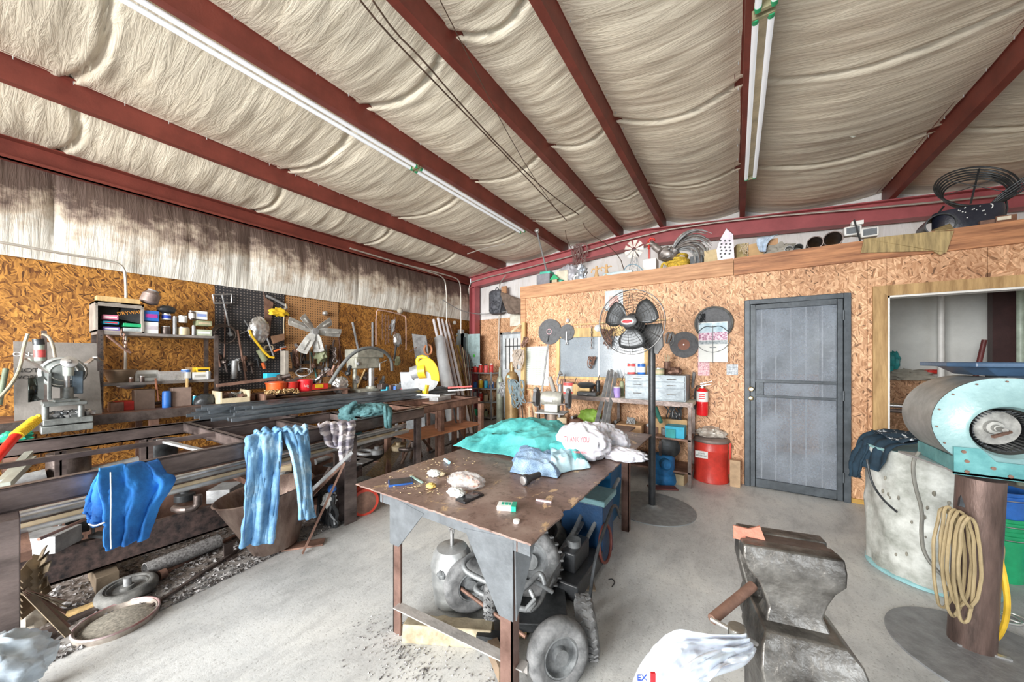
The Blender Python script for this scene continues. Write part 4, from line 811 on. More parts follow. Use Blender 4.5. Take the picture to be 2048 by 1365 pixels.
# ================================================================ left wall boards
def wall_panel(name, x0, y0, x1, y1, mt, label, cat, X=XL + .006, th=.008):
    a, b_ = pt(x0, y0, X=X), pt(x1, y1, X=X); return a, b_
def pegmat(name, col, hole):
    m, N, L, b = nmat(name); tc = N.new('ShaderNodeTexCoord'); mp = N.new('ShaderNodeMapping'); L.new(tc.outputs['Object'], mp.inputs[0]); mp.inputs['Scale'].default_value = (0, 26, 26)
    fr = N.new('ShaderNodeVectorMath'); fr.operation = 'FRACTION'; L.new(mp.outputs[0], fr.inputs[0])
    sb = N.new('ShaderNodeVectorMath'); sb.operation = 'SUBTRACT'; sb.inputs[1].default_value = (0, .5, .5); L.new(fr.outputs[0], sb.inputs[0])
    ln = N.new('ShaderNodeVectorMath'); ln.operation = 'LENGTH'; L.new(sb.outputs[0], ln.inputs[0])
    r = ramp(N, [(.2, hole), (.24, col)]); L.new(ln.outputs['Value'], r.inputs[0]); L.new(r.outputs[0], b.inputs['Base Color']); b.inputs['Roughness'].default_value = .6; return m
PEGK = pegmat('pegboard_black', (.03, .03, .034), (.22, .19, .17)); PEGB = pegmat('pegboard_brown', (.42, .22, .09), (.06, .03, .015))
XW = XL + .012
a, b_ = pt(430, 575, X=XW), pt(569, 757, X=XW)
o = MB().bb((XL + .001, a.y, 1.02), (XW, b_.y, 2.45)).build('pegboard', PEGK); tag(o, 'black pegboard panel on the left wall', 'pegboard')
a, b_ = pt(573, 592, X=XW), pt(677, 745, X=XW)
o = MB().bb((XL + .001, a.y, 1.02), (XW, b_.y, 2.43)).build('pegboard', PEGB); tag(o, 'brown pegboard panel behind the metal fan blades', 'pegboard')
def wp(px, py, off=.06): return pt(px, py, X=XL + off)
def bent(name, pix, r, mt, label, cat, off=.06, smooth=1, n=8):
    return tag(MB().tube([wp(x, y, off) for x, y in pix], r, n, smooth=smooth).build(name, mt), label, cat)
# conduits
CON = mat('conduit', (.55, .52, .47), .4, .5, .15, 6)
bent('conduit', [(-60, 476), (0, 484), (120, 507), (222, 522), (246, 532), (252, 556), (252, 640), (251, 745)], .013, CON, 'thin conduit running across the insulation and bending down behind the shelf', 'conduit', .19, 2)
bent('conduit', [(700, 497), (855, 543), (886, 553), (893, 572), (893, 640), (896, 760)], .014, CON, 'conduit bending down left of the electrical panel', 'conduit', .16, 2)
bent('conduit', [(780, 522), (905, 553), (920, 562), (922, 590), (922, 668)], .014, CON, 'conduit dropping into the left of the electrical panel', 'conduit', .22, 2)
# tools on the pegboards
def tool(name, label, cat, parts, grp=None):
    c = wp(*parts[0][1][0]) if isinstance(parts[0][1][0], tuple) else parts[0][1][0]
    t = thing(name, label, cat, c, grp)
    for pn, pts_, r, mt in parts: MB().tube([wp(x, y, .07) for x, y in pts_], r, 8).build(pn, mt, t)
    return t
tool('long_handled_tool', 'long grey T handled tool hanging at the left of the black pegboard', 'tool', [('frame', [(425, 590), (464, 589), (462, 607), (428, 607), (425, 590)], .012, SILVER), ('shaft', [(444, 589), (461, 668)], .01, GREYM), ('tip', [(459, 665), (463, 672)], .03, GREYM)])
bent('steel_rod', [(451, 607), (449, 700), (448, 715)], .008, RUST, 'thin rusty rod hanging behind the T handled tool', 'rod', .04, 0)
t = thing('cable_coil', 'ring of grey cable hanging low on the black pegboard', 'cable', wp(448, 668)); m = MB()
for k in range(4): m.torus(wp(448 + k, 668 + k * .7, .05 + .01 * k), (1, -.1, 0), .13 - .006 * k, .006, 40, 6, 1)
m.build('loops', STEEL, t)
bent('pry_bar', [(475, 660), (492, 762)], .013, RUST, 'long rusty bar leaning on the black pegboard', 'bar', .12, 0)
bent('steel_hook', [(480, 668), (500, 660), (488, 640)], .007, GREYM, 'bent steel hook on the black pegboard', 'hook')
bent('yellow_bow_saw', [(499, 660), (503, 672), (535, 713), (548, 716)], .017, YEL, 'yellow bow saw handle curving across the black pegboard', 'saw', .14, 1)
bent('bow_saw_blade', [(533, 674), (547, 712)], .012, GREYM, 'straight grey bar crossing the yellow bow saw', 'bar', .12, 0)
t = thing('silver_shroud', 'crumpled silver foil shroud hanging above the yellow bow saw', 'shroud', wp(518, 655)); m = MB(); crease(m, wp(518, 660, .1), .14, .22, 6, .5, .9, 1.25); m.build('shell', SILVER, t, ang=80)
a = wp(537, 582, .03); m = MB(); m.prism([wp(527, 583, .03), wp(530, 596, .03), wp(546, 606, .03), wp(542, 640, .03), (wp(539, 674, .03)), wp(530, 672, .03)], (.012, 0, 0)); tag(m.build('hand_saw', RUST), 'rusty hand saw hanging blade down on the black pegboard', 'saw')
t = thing('yellow_muzzle', 'yellow and grey bent bracket at the top right of the black pegboard', 'bracket', wp(558, 615)); MB().ball(wp(557, 625, .09), .1, 12, .5, 2.5, 4, 0, .5, 1.2, .6).build('yellow_pad', YEL, t); MB().tube([wp(533, 592), wp(545, 597), wp(560, 605), wp(576, 614), wp(565, 622)], .018, 7, smooth=1).build('frame', GREYM, t)
bent('bent_strap', [(572, 608), (567, 640), (568, 676)], .008, TAN, 'thin curved strap at the right edge of the black pegboard', 'strap', .1, 1)
m = MB(); m.prism([wp(540, 673, .1), wp(566, 668, .1), (wp(566, 680, .1)), wp(545, 688, .1)], (.05, 0, 0)); tag(m.build('leather_pouch', mat('leather', (.22, .12, .07), .7)), 'brown leather flap hanging below the hand saw', 'pouch')
bent('wire_ring', [(530, 693), (545, 690), (547, 700), (536, 705), (528, 700), (530, 693)], .008, TAN, 'small ring of wire beside the bow saw', 'wire')
bent('wooden_mallet', [(518, 700), (530, 722)], .04, OLIVE, 'olive canister hanging at the foot of the pegboard', 'canister', .1, 0, 12)
bent('red_screwdriver', [(525, 726), (529, 738)], .022, mat('orange_plastic', (.75, .16, .04), .4), 'orange handled screwdriver hanging low on the pegboard', 'screwdriver', .08, 0, 12)
bent('orange_pliers', [(548, 703), (573, 695)], .014, MATS['orange_plastic'], 'orange handled pliers beside the grey canister', 'pliers', .14, 0)
bent('grey_tube', [(470, 722), (467, 758)], .035, GREYM, 'grey spray tube standing at the foot of the black pegboard', 'tube', .16, 0, 14)
t = thing('grey_canister', 'square grey canister standing below the right pegboard', 'canister', wp(570, 748, .2)); MB().bb(wp(560, 750, .14), wp(578, 702, .28)).build('body', mat('dusty_grey', (.34, .31, .27), .7), t, bevel=.008); MB().tube([wp(562, 702, .2), wp(560, 696, .2), wp(572, 694, .2)], .012, 8).build('spout', GREYM, t)
# radiator fan blades
fc = wp(629, 663, .25); t = thing('engine_fan', 'six bladed grey metal engine fan hanging on the brown pegboard', 'fan', fc)
MB().cyl(fc - V((.06, 0, 0)), fc + V((.04, 0, 0)), .05, n=20).build('hub', GREYM, t)
FB = mat('cast_aluminium', (.50, .50, .48), .5, .4, .35, 9, bump=.5, bs=22)
for x, y in ((606, 631), (578, 641), (665, 642), (684, 667), (604, 706), (640, 705)):
    e = wp(x, y, .28); d = (e - fc); d.x = 0; ln = d.length; d.normalize(); s_ = V((0, -d.z, d.y)); m = MB()
    p = [fc + d * .04 - s_ * .035, fc + d * .12 - s_ * .06, fc + d * ln * .97 - s_ * .068, fc + d * ln, fc + d * ln * .97 + s_ * .068, fc + d * .12 + s_ * .06, fc + d * .04 + s_ * .035]
    p = [q + V((.03 * ((q - fc).dot(s_)) / .06, 0, 0)) for q in p]
    m.prism(p, (.008, 0, 0)); m.bar(fc + d * .16 + V((.01, 0, 0)), fc + d * (ln - .05) + V((.012, 0, 0)), .03, .02); m.build('blade', FB, t, bevel=.003)
# things around the fan
R = random.Random(5)
items = [((652, 690), (640, 770), .012, GREYM, 'curved grey rod below the engine fan'), ((668, 680), (656, 755), .016, STEEL, 'dark rod right of the engine fan'), ((676, 665), (684, 730), .008, RUST, 'thin rusty strip right of the fan blades'), ((622, 705), (634, 760), .011, mat('teal_rod', (.1, .35, .35), .4), 'thin teal rod below the engine fan'), ((612, 700), (600, 735), .02, STEEL, 'dark pipe wrench under the left blades'), ((590, 688), (598, 700), .025, SILVER, 'shiny ratchet at the left of the fan'), ((582, 705), (590, 745), .018, BLKM, 'black pipe below the grey canister rail'), ((660, 700), (665, 760), .009, BLKM, 'thin black rod below the right blade'), ((705, 645), (716, 698), .02, GREYM, 'bent grey exhaust pipe on the bare boards'), ((745, 645), (745, 700), .02, GREYM, 'straight upright grey pipe on the bare boards'), ((700, 760), (678, 735), .008, RUST, 'rusty diagonal rod against the lower wall'), ((712, 780), (730, 740), .016, WOODY, 'crossed wooden stick leaning right of the pegboard')]
for p, q, r, mt, l in items: bent('hanging_rod', [p, q], r, mt, l, 'rod', .012 + r, 0)
blob('round_gauge', wp(650, 627, .06), .045, SILVER, 'small round chrome mirror on the brown pegboard', 'mirror', 0)
blob('yellow_sling', wp(641, 710, .12), .08, OLIVE, 'olive strap bundle behind the lower fan blade', 'strap', .5, rz=1.4, rx=1.3)
tangle(wp(590, 700, .12), .08, 6, .012, RUST, 'rusty_linkage', 'tangled rusty linkage left of the lower fan blades', 'linkage', 71)
tangle(wp(665, 695, .1), .09, 5, .01, STEEL, 'steel_linkage', 'dark linkage hanging under the right fan blade', 'linkage', 72)
# pipe rack of tools right of the fan
bent('rack_pipe', [(752, 690), (752, 625), (757, 619), (810, 631), (812, 640), (812, 700)], .012, mat('pinkish_pipe', (.55, .36, .30), .5), 'hooked pipe rail bending down over the hanging chains', 'pipe', .12, 1)
for k, (x, y0_, y1_) in enumerate(((765, 628, 680), (771, 630, 690), (777, 631, 686), (790, 634, 700))):
    m = MB(); p, q = wp(x, y0_, .12), wp(x, y1_, .12); n_ = 9
    for j in range(n_): m.torus(p + (q - p) * (j + .5) / n_, (1, 0, 0) if j % 2 else (0, 1, 0), .026, .006, 12, 6, .5)
    tag(m.build('hanging_chain', RUST), ('first', 'second', 'third', 'last')[k] + ' rusty chain from the left on the hooked pipe rail', 'chain')
t = thing('silver_gun', 'grey spray gun wrapped in plastic hanging on the pipe rail', 'spray gun', wp(793, 690)); MB().ball(wp(795, 680, .14), .1, 12, .35, 3, 8, 0, .5, .9, 1.3).build('bag', SILVER, t, ang=80); MB().tube([wp(793, 690, .14), wp(788, 722, .14)], .02, 8).build('grip', BLKM, t)
tangle(wp(785, 640, .12), .10, 5, .008, GREYM, 'wire_hoop', 'wire hoop looped over the pipe rail', 'wire', 73)
blob('wall_lamp', wp(800, 622, .12), .06, mat('lamp_grey', (.4, .36, .3), .6), 'dusty round lamp head above the pipe rail', 'lamp', .15)
for k, (x, y, l) in enumerate(((908, 646, 'round white switch box on the boards near the corner'), (912, 672, 'tiny wooden knob on the boards near the corner'))):
    c = wp(x, y, .01); tag(MB().lathe([((.045, .015)[k], 0), ((.045, .015)[k], .04), ((.03, .01)[k], .05)], c, (1, 0, 0), 20).build('round_box', WHITE if k == 0 else WOODY), l, 'switch')
# ================================================================ shelf unit with boxes and cans
SX0, SX1, SY0, SY1 = -5.76, -5.36, .60, 1.52
t = thing('shelf_unit', 'grey steel shelf unit against the orange boards of the left wall', 'shelf', (-5.56, 1.06, .91))
for y in (SY0, SY1):
    for x in (SX1 - .03, SX0 + .01):
        m = MB(); m.bb((x, y - .02, .915), (x + .035, y + .02, 1.75)); up = m.build('upright', STEEL, t)
m = MB()
for k in range(18): m.cyl((SX1 + .004, SY0 + .005, .96 + k * .043), (SX1 + .007, SY0 + .005, .96 + k * .043), .006, n=8)
m.build('slots', BLACK, t)
for z in (1.735, 1.205): MB().bb((SX0, SY0 - .02, z - .03), (SX1, SY1 + .02, z)).build('shelf', mat('grey_shelf', (.24, .22, .21), .5, .3, .3, 8), t, bevel=.002)
def wbox(name, x0, y0, x1, y1, mt, label, cat='box', X=-5.38, depth=.16, lid=None, z=None, grp=None, stripe=None, tilt=0):
    a, b_ = pt(x0, y0, X=X), pt(x1, y1, X=X); zb = b_.z if z is None else z; h = a.z - b_.z
    c = V((X - depth / 2, (a.y + b_.y) / 2, zb)); t = thing(name, label, cat, c, grp)
    rot = Matrix.Rotation(tilt, 3, 'X')
    MB().box(c + V((0, 0, h / 2)), (depth, b_.y - a.y, h), rot=rot).build('body', mt, t, bevel=.002)
    if stripe: MB().box(c + V((depth / 2 + .001, 0, h * .5)), (.003, (b_.y - a.y) * .8, h * .35), rot=rot).build('printed_label', stripe, t)
    return t
def wcan(name, x0, y0, x1, y1, mt, label, cat='tin', X=-5.42, lab=None, z=None, top=SILVER):
    a, b_ = pt(x0, y0, X=X), pt(x1, y1, X=X); r = (b_.y - a.y) / 2 * .9; zb = b_.z if z is None else z; h = a.z - b_.z; c = V((X - r, (a.y + b_.y) / 2, zb))
    t = thing(name, label, cat, c); MB().lathe([(r * .96, 0), (r, .004), (r, h - .006), (r * .93, h)], c, n=22).build('body', mt, t)
    MB().lathe([(r * .9, 0), (r * .9, .008), (r * .5, .01)], c + V((0, 0, h)), n=22).build('lid', top, t)
    if lab: MB().lathe([(r * 1.01, h * .18), (r * 1.01, h * .78)], c, n=22).build('paper_label', lab, t)
    return t
Z1, Z2 = 1.736, 1.206
# open crate lying on its side with boxes in it
a, b_ = pt(191, 601, X=-5.36), pt(288, 660, X=-5.36); CR = mat('crate_grey', (.28, .25, .22), .7)
t = thing('open_crate', 'grey crate lying on its side at the left end of the top shelf', 'crate', V((-5.55, (a.y + b_.y) / 2, Z1))); m = MB()
for p, q in (((-5.74, a.y, Z1), (-5.36, a.y + .015, a.z)), ((-5.74, b_.y - .015, Z1), (-5.36, b_.y, a.z)), ((-5.74, a.y, a.z - .015), (-5.36, b_.y, a.z)), ((-5.76, a.y, Z1), (-5.74, b_.y, a.z)), ((-5.74, a.y, Z1), (-5.36, b_.y, Z1 + .012)), ((-5.372, a.y, a.z - .05), (-5.36, b_.y, a.z))): m.bb(p, q)
m.build('shell', CR, t)
zc_ = a.z + .001
t = wbox('wooden_beam', 193, 582, 281, 601, WOODY, 'short plank lying on top of the grey crate', 'plank', z=zc_, depth=.12)
bx = Z1 + .013
wbox('small_box', 206, 650, 240, 659, mat('print_purple', (.2, .15, .5), .5), 'flat purple printed box, lowest in the crate', z=bx, X=-5.4, stripe=PAPER)
wbox('small_box', 206, 635, 238, 643, CYAN, 'light blue printed box in the crate under the pink one', z=bx + .066, X=-5.4, stripe=INKR)
wbox('small_box', 206, 624, 237, 635, mat('print_pink', (.8, .25, .4), .5), 'pink and white printed box, topmost of the crate stack', z=bx + .116, X=-5.4, stripe=PAPER)
wbox('green_box', 247, 643, 286, 652, GREENP, 'flat green box at the right of the crate', z=bx + .05, X=-5.4)
wbox('silver_packet', 247, 652, 289, 661, mat('foil', (.55, .65, .68), .3, .4), 'pale foil packet under the green box', z=bx, X=-5.39)
t = wbox('black_box', 240, 610, 284, 640, BLACK, 'black box with orange print leaning in the crate', z=bx + .11, X=-5.45, tilt=-.25)
text('T\u00d6TWALL', 'box_lettering', pt(262, 628, X=-5.39), (0, 1, .5), (0, -.5, 1), .04, mat('orange_print', (.85, .35, .05), .5), t) if 0 else text('DRYWALL', 'box_lettering', pt(262, 626, X=-5.44), (0, 1, .25), (0, -.25, 1), .035, mat('orange_print', (.85, .35, .05), .5), t, wide=.2)
t = wbox('white_box', 288, 626, 317, 651, PAPER, 'white box under the blue box on the top shelf', z=Z1, stripe=mat('faint_print', (.6, .55, .6), .6))
t2 = wbox('blue_box', 288, 603, 318, 626, BLUEP, 'blue and magenta box stacked on the white box', z=Z1 + (pt(288, 626, X=-5.38).z - pt(288, 651, X=-5.38).z) + .001, stripe=mat('magenta', (.5, .05, .35), .5))
c = pt(300, 598, X=-5.45); t = thing('dented_jar', 'dented brown metal jar tilted on top of the blue box', 'jar', c - V((0, 0, .06))); MB().lathe([(.05, -.06), (.075, -.04), (.075, .05), (.05, .075), (.045, .09)], c, (0, .3, 1), 20).build('body', mat('jar_brown', (.28, .22, .2), .45, .4, .35, 10), t); MB().lathe([(.047, .085), (.047, .1)], c, (0, .3, 1), 20).build('cap', GREYM, t)
row = [('tin', 293, 645, 320, 662, 'shiny round tin in front of the white box', SILVER, PAPER), ('tin', 324, 628, 345, 640, 'white tin with blue print, upper of two', PAPER, INKB), ('tin', 322, 648, 345, 664, 'dark squat tin under the white and blue tin', STEEL, None), ('tin', 346, 627, 355, 663, 'narrow grey spray can behind the tin stack', GREYM, None), ('tin', 356, 632, 378, 646, 'white lidded tin, upper of the cream pair', WHITE, None), ('tin', 354, 648, 384, 664, 'wide cream tin at the middle of the top shelf', mat('cream', (.7, .6, .4), .5), None), ('tin', 378, 623, 392, 640, 'dark tin with white lettering near the shelf right end', STEEL, PAPER), ('tin', 384, 645, 393, 664, 'slim grey tin right of the cream tin', GREYM, None)]
for n_, x0, y0_, x1_, y1_, l, mt, lab in row:
    dzz = 0
    low = y1_ > 655; wcan(n_, x0, y0_, x1_, y1_, mt, l, lab=lab, z=Z1 if low else None, X=-5.40)
wbox('white_carton', 392, 622, 415, 640, PAPER, 'white carton with a small blue emblem at the shelf right end', X=-5.42, stripe=mat('pale_blue_print', (.3, .4, .75), .5))
wbox('olive_carton', 394, 641, 424, 653, OLIVE, 'olive flat carton under the white carton', X=-5.42, stripe=TAN)
wbox('pale_carton', 393, 654, 424, 668, mat('sage', (.5, .55, .42), .6), 'pale green carton, lowest at the right end of the top shelf', X=-5.41, z=Z1, stripe=PAPER)
blob('black_mask', pt(333, 620, X=-5.5), .06, BLACK, 'black rounded respirator above the tins', 'mask', .2, rx=.8, ry=1.3, rz=.8)
# second shelf
t = thing('plastic_tub', 'dusty brown tub at the left of the middle shelf', 'tub', V((-5.5, pt(240, 740, X=-5.5).y, Z2))); c = t.location.copy(); MB().lathe([(.08, 0), (.12, .12), (.125, .12), (.125, .135), (.11, .13), (.07, .01)], c, n=24).build('shell', mat('tub_brown', (.25, .18, .12), .6), t)
t = wbox('white_box', 270, 724, 317, 745, PAPER, 'white box with tiny print on the middle shelf', z=Z2, X=-5.5, stripe=mat('grey_print', (.45, .45, .42), .6))
wcan('jar', 279, 747, 291, 757, STEEL, 'small dark jar in front of the white box', 'jar', z=Z2, lab=None, X=-5.37); wcan('jar', 258, 749, 268, 757, RUST, 'tiny rusty jar beside the brown tub', 'jar', z=Z2, X=-5.37)
t = thing('clear_tub', 'clear tub full of screws on the middle shelf', 'tub', V((-5.46, pt(342, 755, X=-5.46).y, Z2))); c = t.location.copy(); MB().box(c + V((0, 0, .05)), (.15, .21, .09)).build('contents', mat('screws', (.35, .33, .3), .4, .6, .6, 60), t); MB().box(c + V((0, 0, .055)), (.16, .22, .11)).build('shell', CLEAR, t)
wcan('spray_bottle', 363, 737, 385, 757, BLUEP, 'blue and white labelled bottle on the middle shelf', 'bottle', z=Z2, lab=PAPER, X=-5.38, top=WHITE)
wbox('wooden_block', 378, 715, 412, 738, CARD, 'tan cardboard carton behind the bottle', X=-5.6, z=Z2 + .0)
wbox('yellow_box', 393, 731, 420, 742, YEL, 'yellow flat box at the right of the middle shelf', X=-5.42, z=Z2 + .075, stripe=INK); wbox('white_flat_box', 386, 743, 413, 757, PAPER, 'white flat box below the yellow box', X=-5.38, z=Z2, stripe=mat('grey_print', (.4, .4, .4), .6))
wcan('round_tin', 412, 742, 424, 757, GREYM, 'round grey tin at the right end of the middle shelf', z=Z2, X=-5.37)
blob('tape_spool', pt(264, 771, X=-5.5), .08, GREYM, 'grey electric motor hanging under the middle shelf', 'motor', .1, rx=.7, ry=1.4, rz=.5)
m = MB(); m.tube([pt(214, 671, X=-5.34), pt(250, 700, X=-5.3), pt(262, 706, X=-5.3)], .012, 8); tag(m.build('rusty_tongs', RUST), 'rusty tongs hanging from the top shelf edge', 'tongs')
m = MB(); p = pt(243, 662, X=-5.34)
for k in range(6): m.torus(p - V((0, -.008 * k, .04 * k)), (1, 0, 0) if k % 2 else (0, 1, 0), .02, .006, 12, 6, .6)
tag(m.build('short_chain', RUST), 'short rusty chain hanging from the top shelf', 'chain')
tag(MB().bar(pt(311, 757, X=-5.34), pt(316, 802, X=-5.33), .035, .01).build('wooden_strip', mat('red_wood', (.36, .14, .08), .6)), 'reddish wooden strip hanging below the middle shelf', 'strip')
tag(MB().bar(pt(374, 757, X=-5.34), pt(373, 784, X=-5.34), .06, .012).build('wooden_strip', WOODY), 'pale wooden strip hanging below the middle shelf', 'strip')
# bench along the left wall
ZB = .915
t = thing('wall_bench', 'long dark steel bench along the left wall', 'bench', (-5.45, .8, 0))
MB().bb((-5.78, -2.0, ZB - .02), (-5.1, 6.0 - 1.6, ZB)).build('top', RUST, t)
MB().bb((-5.1, -2.0, ZB - .09), (-5.085, 4.4, ZB + .004)).build('front_angle', STEEL, t)
for y in (-.9, .05, .9, 1.9, 3.0, 4.3):
    MB().bb((-5.16, y, 0), (-5.1, y + .07, ZB - .02)).build('leg', RUST, t); MB().bb((-5.75, y, 0), (-5.70, y + .05, ZB - .02)).build('leg', RUST, t)
MB().bb((-5.75, -1.5, .3), (-5.15, 4.35, .32)).build('lower_shelf', RUST, t)
# things on the bench under the shelf
for a_, l, mt, nm in (((221, 806, 248, 822), 'stack of small brown pots at the bench back', RUST, 'pot'), ((270, 785, 310, 821), 'dark square leather box on the bench', mat('dark_leather', (.13, .09, .07), .6), 'box'), ((345, 784, 383, 818), 'dusty brown steel box beside the blue tub', mat('dust_brown', (.26, .19, .16), .6), 'box')):
    wbox(nm, *a_, mt, l, z=ZB, X=-5.3)
t = wbox('red_crate', 232, 803, 272, 818, REDP, 'bright red plastic crate on the bench', 'crate', z=ZB, X=-5.35)
wcan('blue_tub', 325, 788, 345, 818, BLUEP, 'blue plastic tub on the bench', 'tub', z=ZB, X=-5.25, lab=BLUEP, top=BLUEP); wcan('teal_cup', 385, 795, 395, 812, CYAN, 'small light blue cup on the bench', 'cup', z=ZB, X=-5.3)
blob('motor_part', pt(410, 803, X=-5.3) , .09, BLKM, 'black round motor casting on the bench', 'motor', .2, ry=1.2)
for k in range(16):
    Rr = random.Random(100 + k); y = -.9 + k * .34; c = V((-5.25 - .3 * Rr.random(), y, ZB + .02)); mt = (RUST, STEEL, GREYM, BLKM)[k % 4]
    if 0 < k < 4: continue
    m = MB(); kk = k % 4
    if kk == 0: m.box(c + V((0, 0, .02)), (.12, .2, .07), Rr.random() * 3); nm = 'steel_block'
    elif kk == 1: m.tube([c, c + V((.1, .1, .03)), c + V((.05, .25, .02))], .018, 8, smooth=1); nm = 'bent_pipe'
    elif kk == 2: m.lathe([(.06, 0), (.06, .05), (.03, .06), (.03, .1)], c - V((0, 0, .02)), n=16); nm = 'pulley'
    else: m.bar(c, c + V((.1, .3, 0)), .05, .03); nm = 'angle_iron'
    tag(m.build(nm, mt, bevel=.002), '%s %s on the wall bench, %s' % (('rusty', 'dark', 'grey', 'black')[k % 4], nm.replace('_', ' '), ('near the left edge', 'x', 'x', 'x', 'under the shelf unit', 'right of the shelf unit', 'at the pegboard foot', 'below the hand saw', 'below the engine fan', 'right of the engine fan', 'beside the drill press', 'left of the chop saw', 'behind the chop saw', 'by the leaning tubes', 'by the metal roll', 'at the far end')[k]), nm.replace('_', ' '), None)
# ================================================================ board, machine and hose at far left
a = pt(25, 683, X=-5.45); b_ = pt(197, 845, X=-5.2)
t = thing('grey_board', 'large grey board with handwriting leaning behind the milling machine', 'board', V((-5.35, 0, .92)))
y0_, y1_ = pt(27, 700, X=-5.4).y, pt(197, 700, X=-5.4).y; zt_ = pt(110, 685, X=-5.45).z
MB().add([(-5.2, y0_, .92), (-5.2, y1_, .92), (-5.46, y1_, zt_), (-5.46, y0_, zt_), (-5.23, y0_, .92), (-5.23, y1_, .92), (-5.49, y1_, zt_), (-5.49, y0_, zt_)], [(0, 1, 2, 3), (7, 6, 5, 4), (0, 4, 5, 1), (1, 5, 6, 2), (2, 6, 7, 3), (3, 7, 4, 0)]).build('panel', mat('board_grey', (.22, .205, .19), .6, 0, .2, 5), t)
def bp(u, v): return V((-5.46 + .26 * (1 - v) + .006, y0_ + (y1_ - y0_) * u, .92 + (zt_ - .92) * v))
text('NOT', 'handwriting', bp(.14, .62), (0, 1, 0), (-.3, 0, 1), .04, INK, t); text('WORKING', 'handwriting', bp(.22, .53), (0, 1, 0), (-.3, 0, 1), .035, INK, t, wide=.22)
text('ON-', 'chalk_mark', bp(.10, .83), (0, 1, 0), (-.3, 0, 1), .04, INKW, t)
MX = -4.95
def mp_(px, py, o=0): return pt(px, py, X=MX + o)
t = thing('milling_machine', 'old grey milling and drilling machine on the left bench', 'machine', mp_(134, 870))
IRON = mat('cast_grey', (.24, .26, .255), .45, .5, .35, 9)
m = MB(); a, b_ = mp_(82, 870), mp_(187, 858); m.bb((MX - .35, a.y, a.z), (MX, b_.y, a.z + .06)); m.bb((MX - .33, a.y + .01, a.z + .07), (MX, b_.y, a.z + .12)); m.build('base', IRON, t, bevel=.005)
zb_ = a.z
for x in (92, 164): MB().cyl(V((MX - .06, mp_(x, 850).y, zb_ + .12)), V((MX - .06, mp_(x, 850).y, mp_(x, 812).z)), .02, n=16).build('column', IRON, t)
a, b_ = mp_(86, 815), mp_(175, 802); m = MB(); m.bb((MX - .25, a.y, a.z), (MX, b_.y, b_.z)); m.bb((MX - .2, a.y + .06, b_.z), (MX - .02, b_.y - .04, b_.z + .025)); m.build('table', IRON, t, bevel=.004)
MB().cyl(mp_(134, 802, -.1), mp_(134, 775, -.1), .038, n=20).build('arbor', IRON, t); MB().cyl(mp_(134, 778, -.1), mp_(134, 752, -.1), .018, n=16).build('spindle', SILVER, t)
MB().cyl(mp_(137, 752, -.08), mp_(137, 722, -.08), .032, .037, n=20).build('head', mat('pale_cast', (.45, .5, .46), .45, .3), t)
MB().lathe([(.045, 0), (.05, .01), (.05, .03), (.02, .04), (.01, .06)], mp_(139, 726, -.04), (1, -.1, .3), 24).build('hand_knob', SILVER, t)
MB().lathe([(.135, 0), (.14, .01), (.14, .05), (.13, .055), (.05, .06)], mp_(128, 745, -.22), (1, -.15, 0), 40).build('pulley_guard', IRON, t)
for k in (.125, .08): MB().torus(mp_(128, 745, -.155), (1, -.15, 0), k, .006, 40, 6).build('guard_ring', mat('bright_edge', (.6, .6, .58), .35, .6), t)
MB().bb(V((MX - .22, mp_(98, 800).y, mp_(98, 803).z)), V((MX - .12, mp_(106, 800).y, mp_(106, 745).z))).build('frame_post', IRON, t, bevel=.004)
MB().bb(V((MX - .25, mp_(148, 790).y, mp_(148, 790).z)), V((MX - .1, mp_(170, 745).y, mp_(170, 742).z))).build('motor_box', mat('machine_blue', (.12, .17, .22), .5), t, bevel=.006)
for p, q in (((52, 717), (96, 745)), ((172, 728), (190, 715)), ((190, 715), (200, 722))): MB().bar(mp_(*p, 0), mp_(*q, -.1), .03, .012).build('lever', SILVER, t)
MB().cyl(mp_(78, 690), mp_(80, 722), .026, .03, n=16).build('dust_hose_end', mat('pale_green_plastic', (.45, .55, .47), .4), t); MB().cyl(mp_(79, 700, .003), mp_(80, 715, .003), .031, n=16).build('red_band', PINK, t)
MB().cyl(mp_(76, 678), mp_(78, 690), .032, n=16).build('hose_cap', BLKM, t)
MB().tube([mp_(84, 668, -.1), mp_(97, 672, -.1), mp_(106, 690, -.1), mp_(110, 715, -.1)], .011, 10, smooth=2).build('air_hose', mat('hose_cream', (.5, .45, .36), .5), t)
MB().bar(mp_(88, 662, -.2), mp_(90, 810, -.2), .03, .03).build('rail', STEEL, t)
t = thing('mirror_plate', 'dark glossy plate with bright edge standing beside the milling machine', 'plate', mp_(70, 800)); MB().add([mp_(58, 805, .1), mp_(86, 800, -.1), mp_(86, 752, -.1), mp_(58, 757, .1)], [(0, 1, 2, 3)]).build('plate', mat('gloss_dark', (.05, .06, .055), .12, .8, .2), t, solid=.01)
cord('green_hose', [pt(-20, 815, X=-4.7), pt(20, 775, X=-4.8), pt(40, 740, X=-4.9), pt(48, 690, X=-5.0), pt(56, 668, X=-5.0)], .011, mat('hose_olive', (.35, .34, .26), .5), 'thick olive hose curving up at the far left', 'hose')
tag(MB().cyl(pt(-2, 810, X=-5.2), pt(12, 738, X=-5.3), .017, n=12).build('green_pipe', mat('pipe_green', (.16, .2, .14), .5)), 'dark green upright pipe at the far left edge', 'pipe')
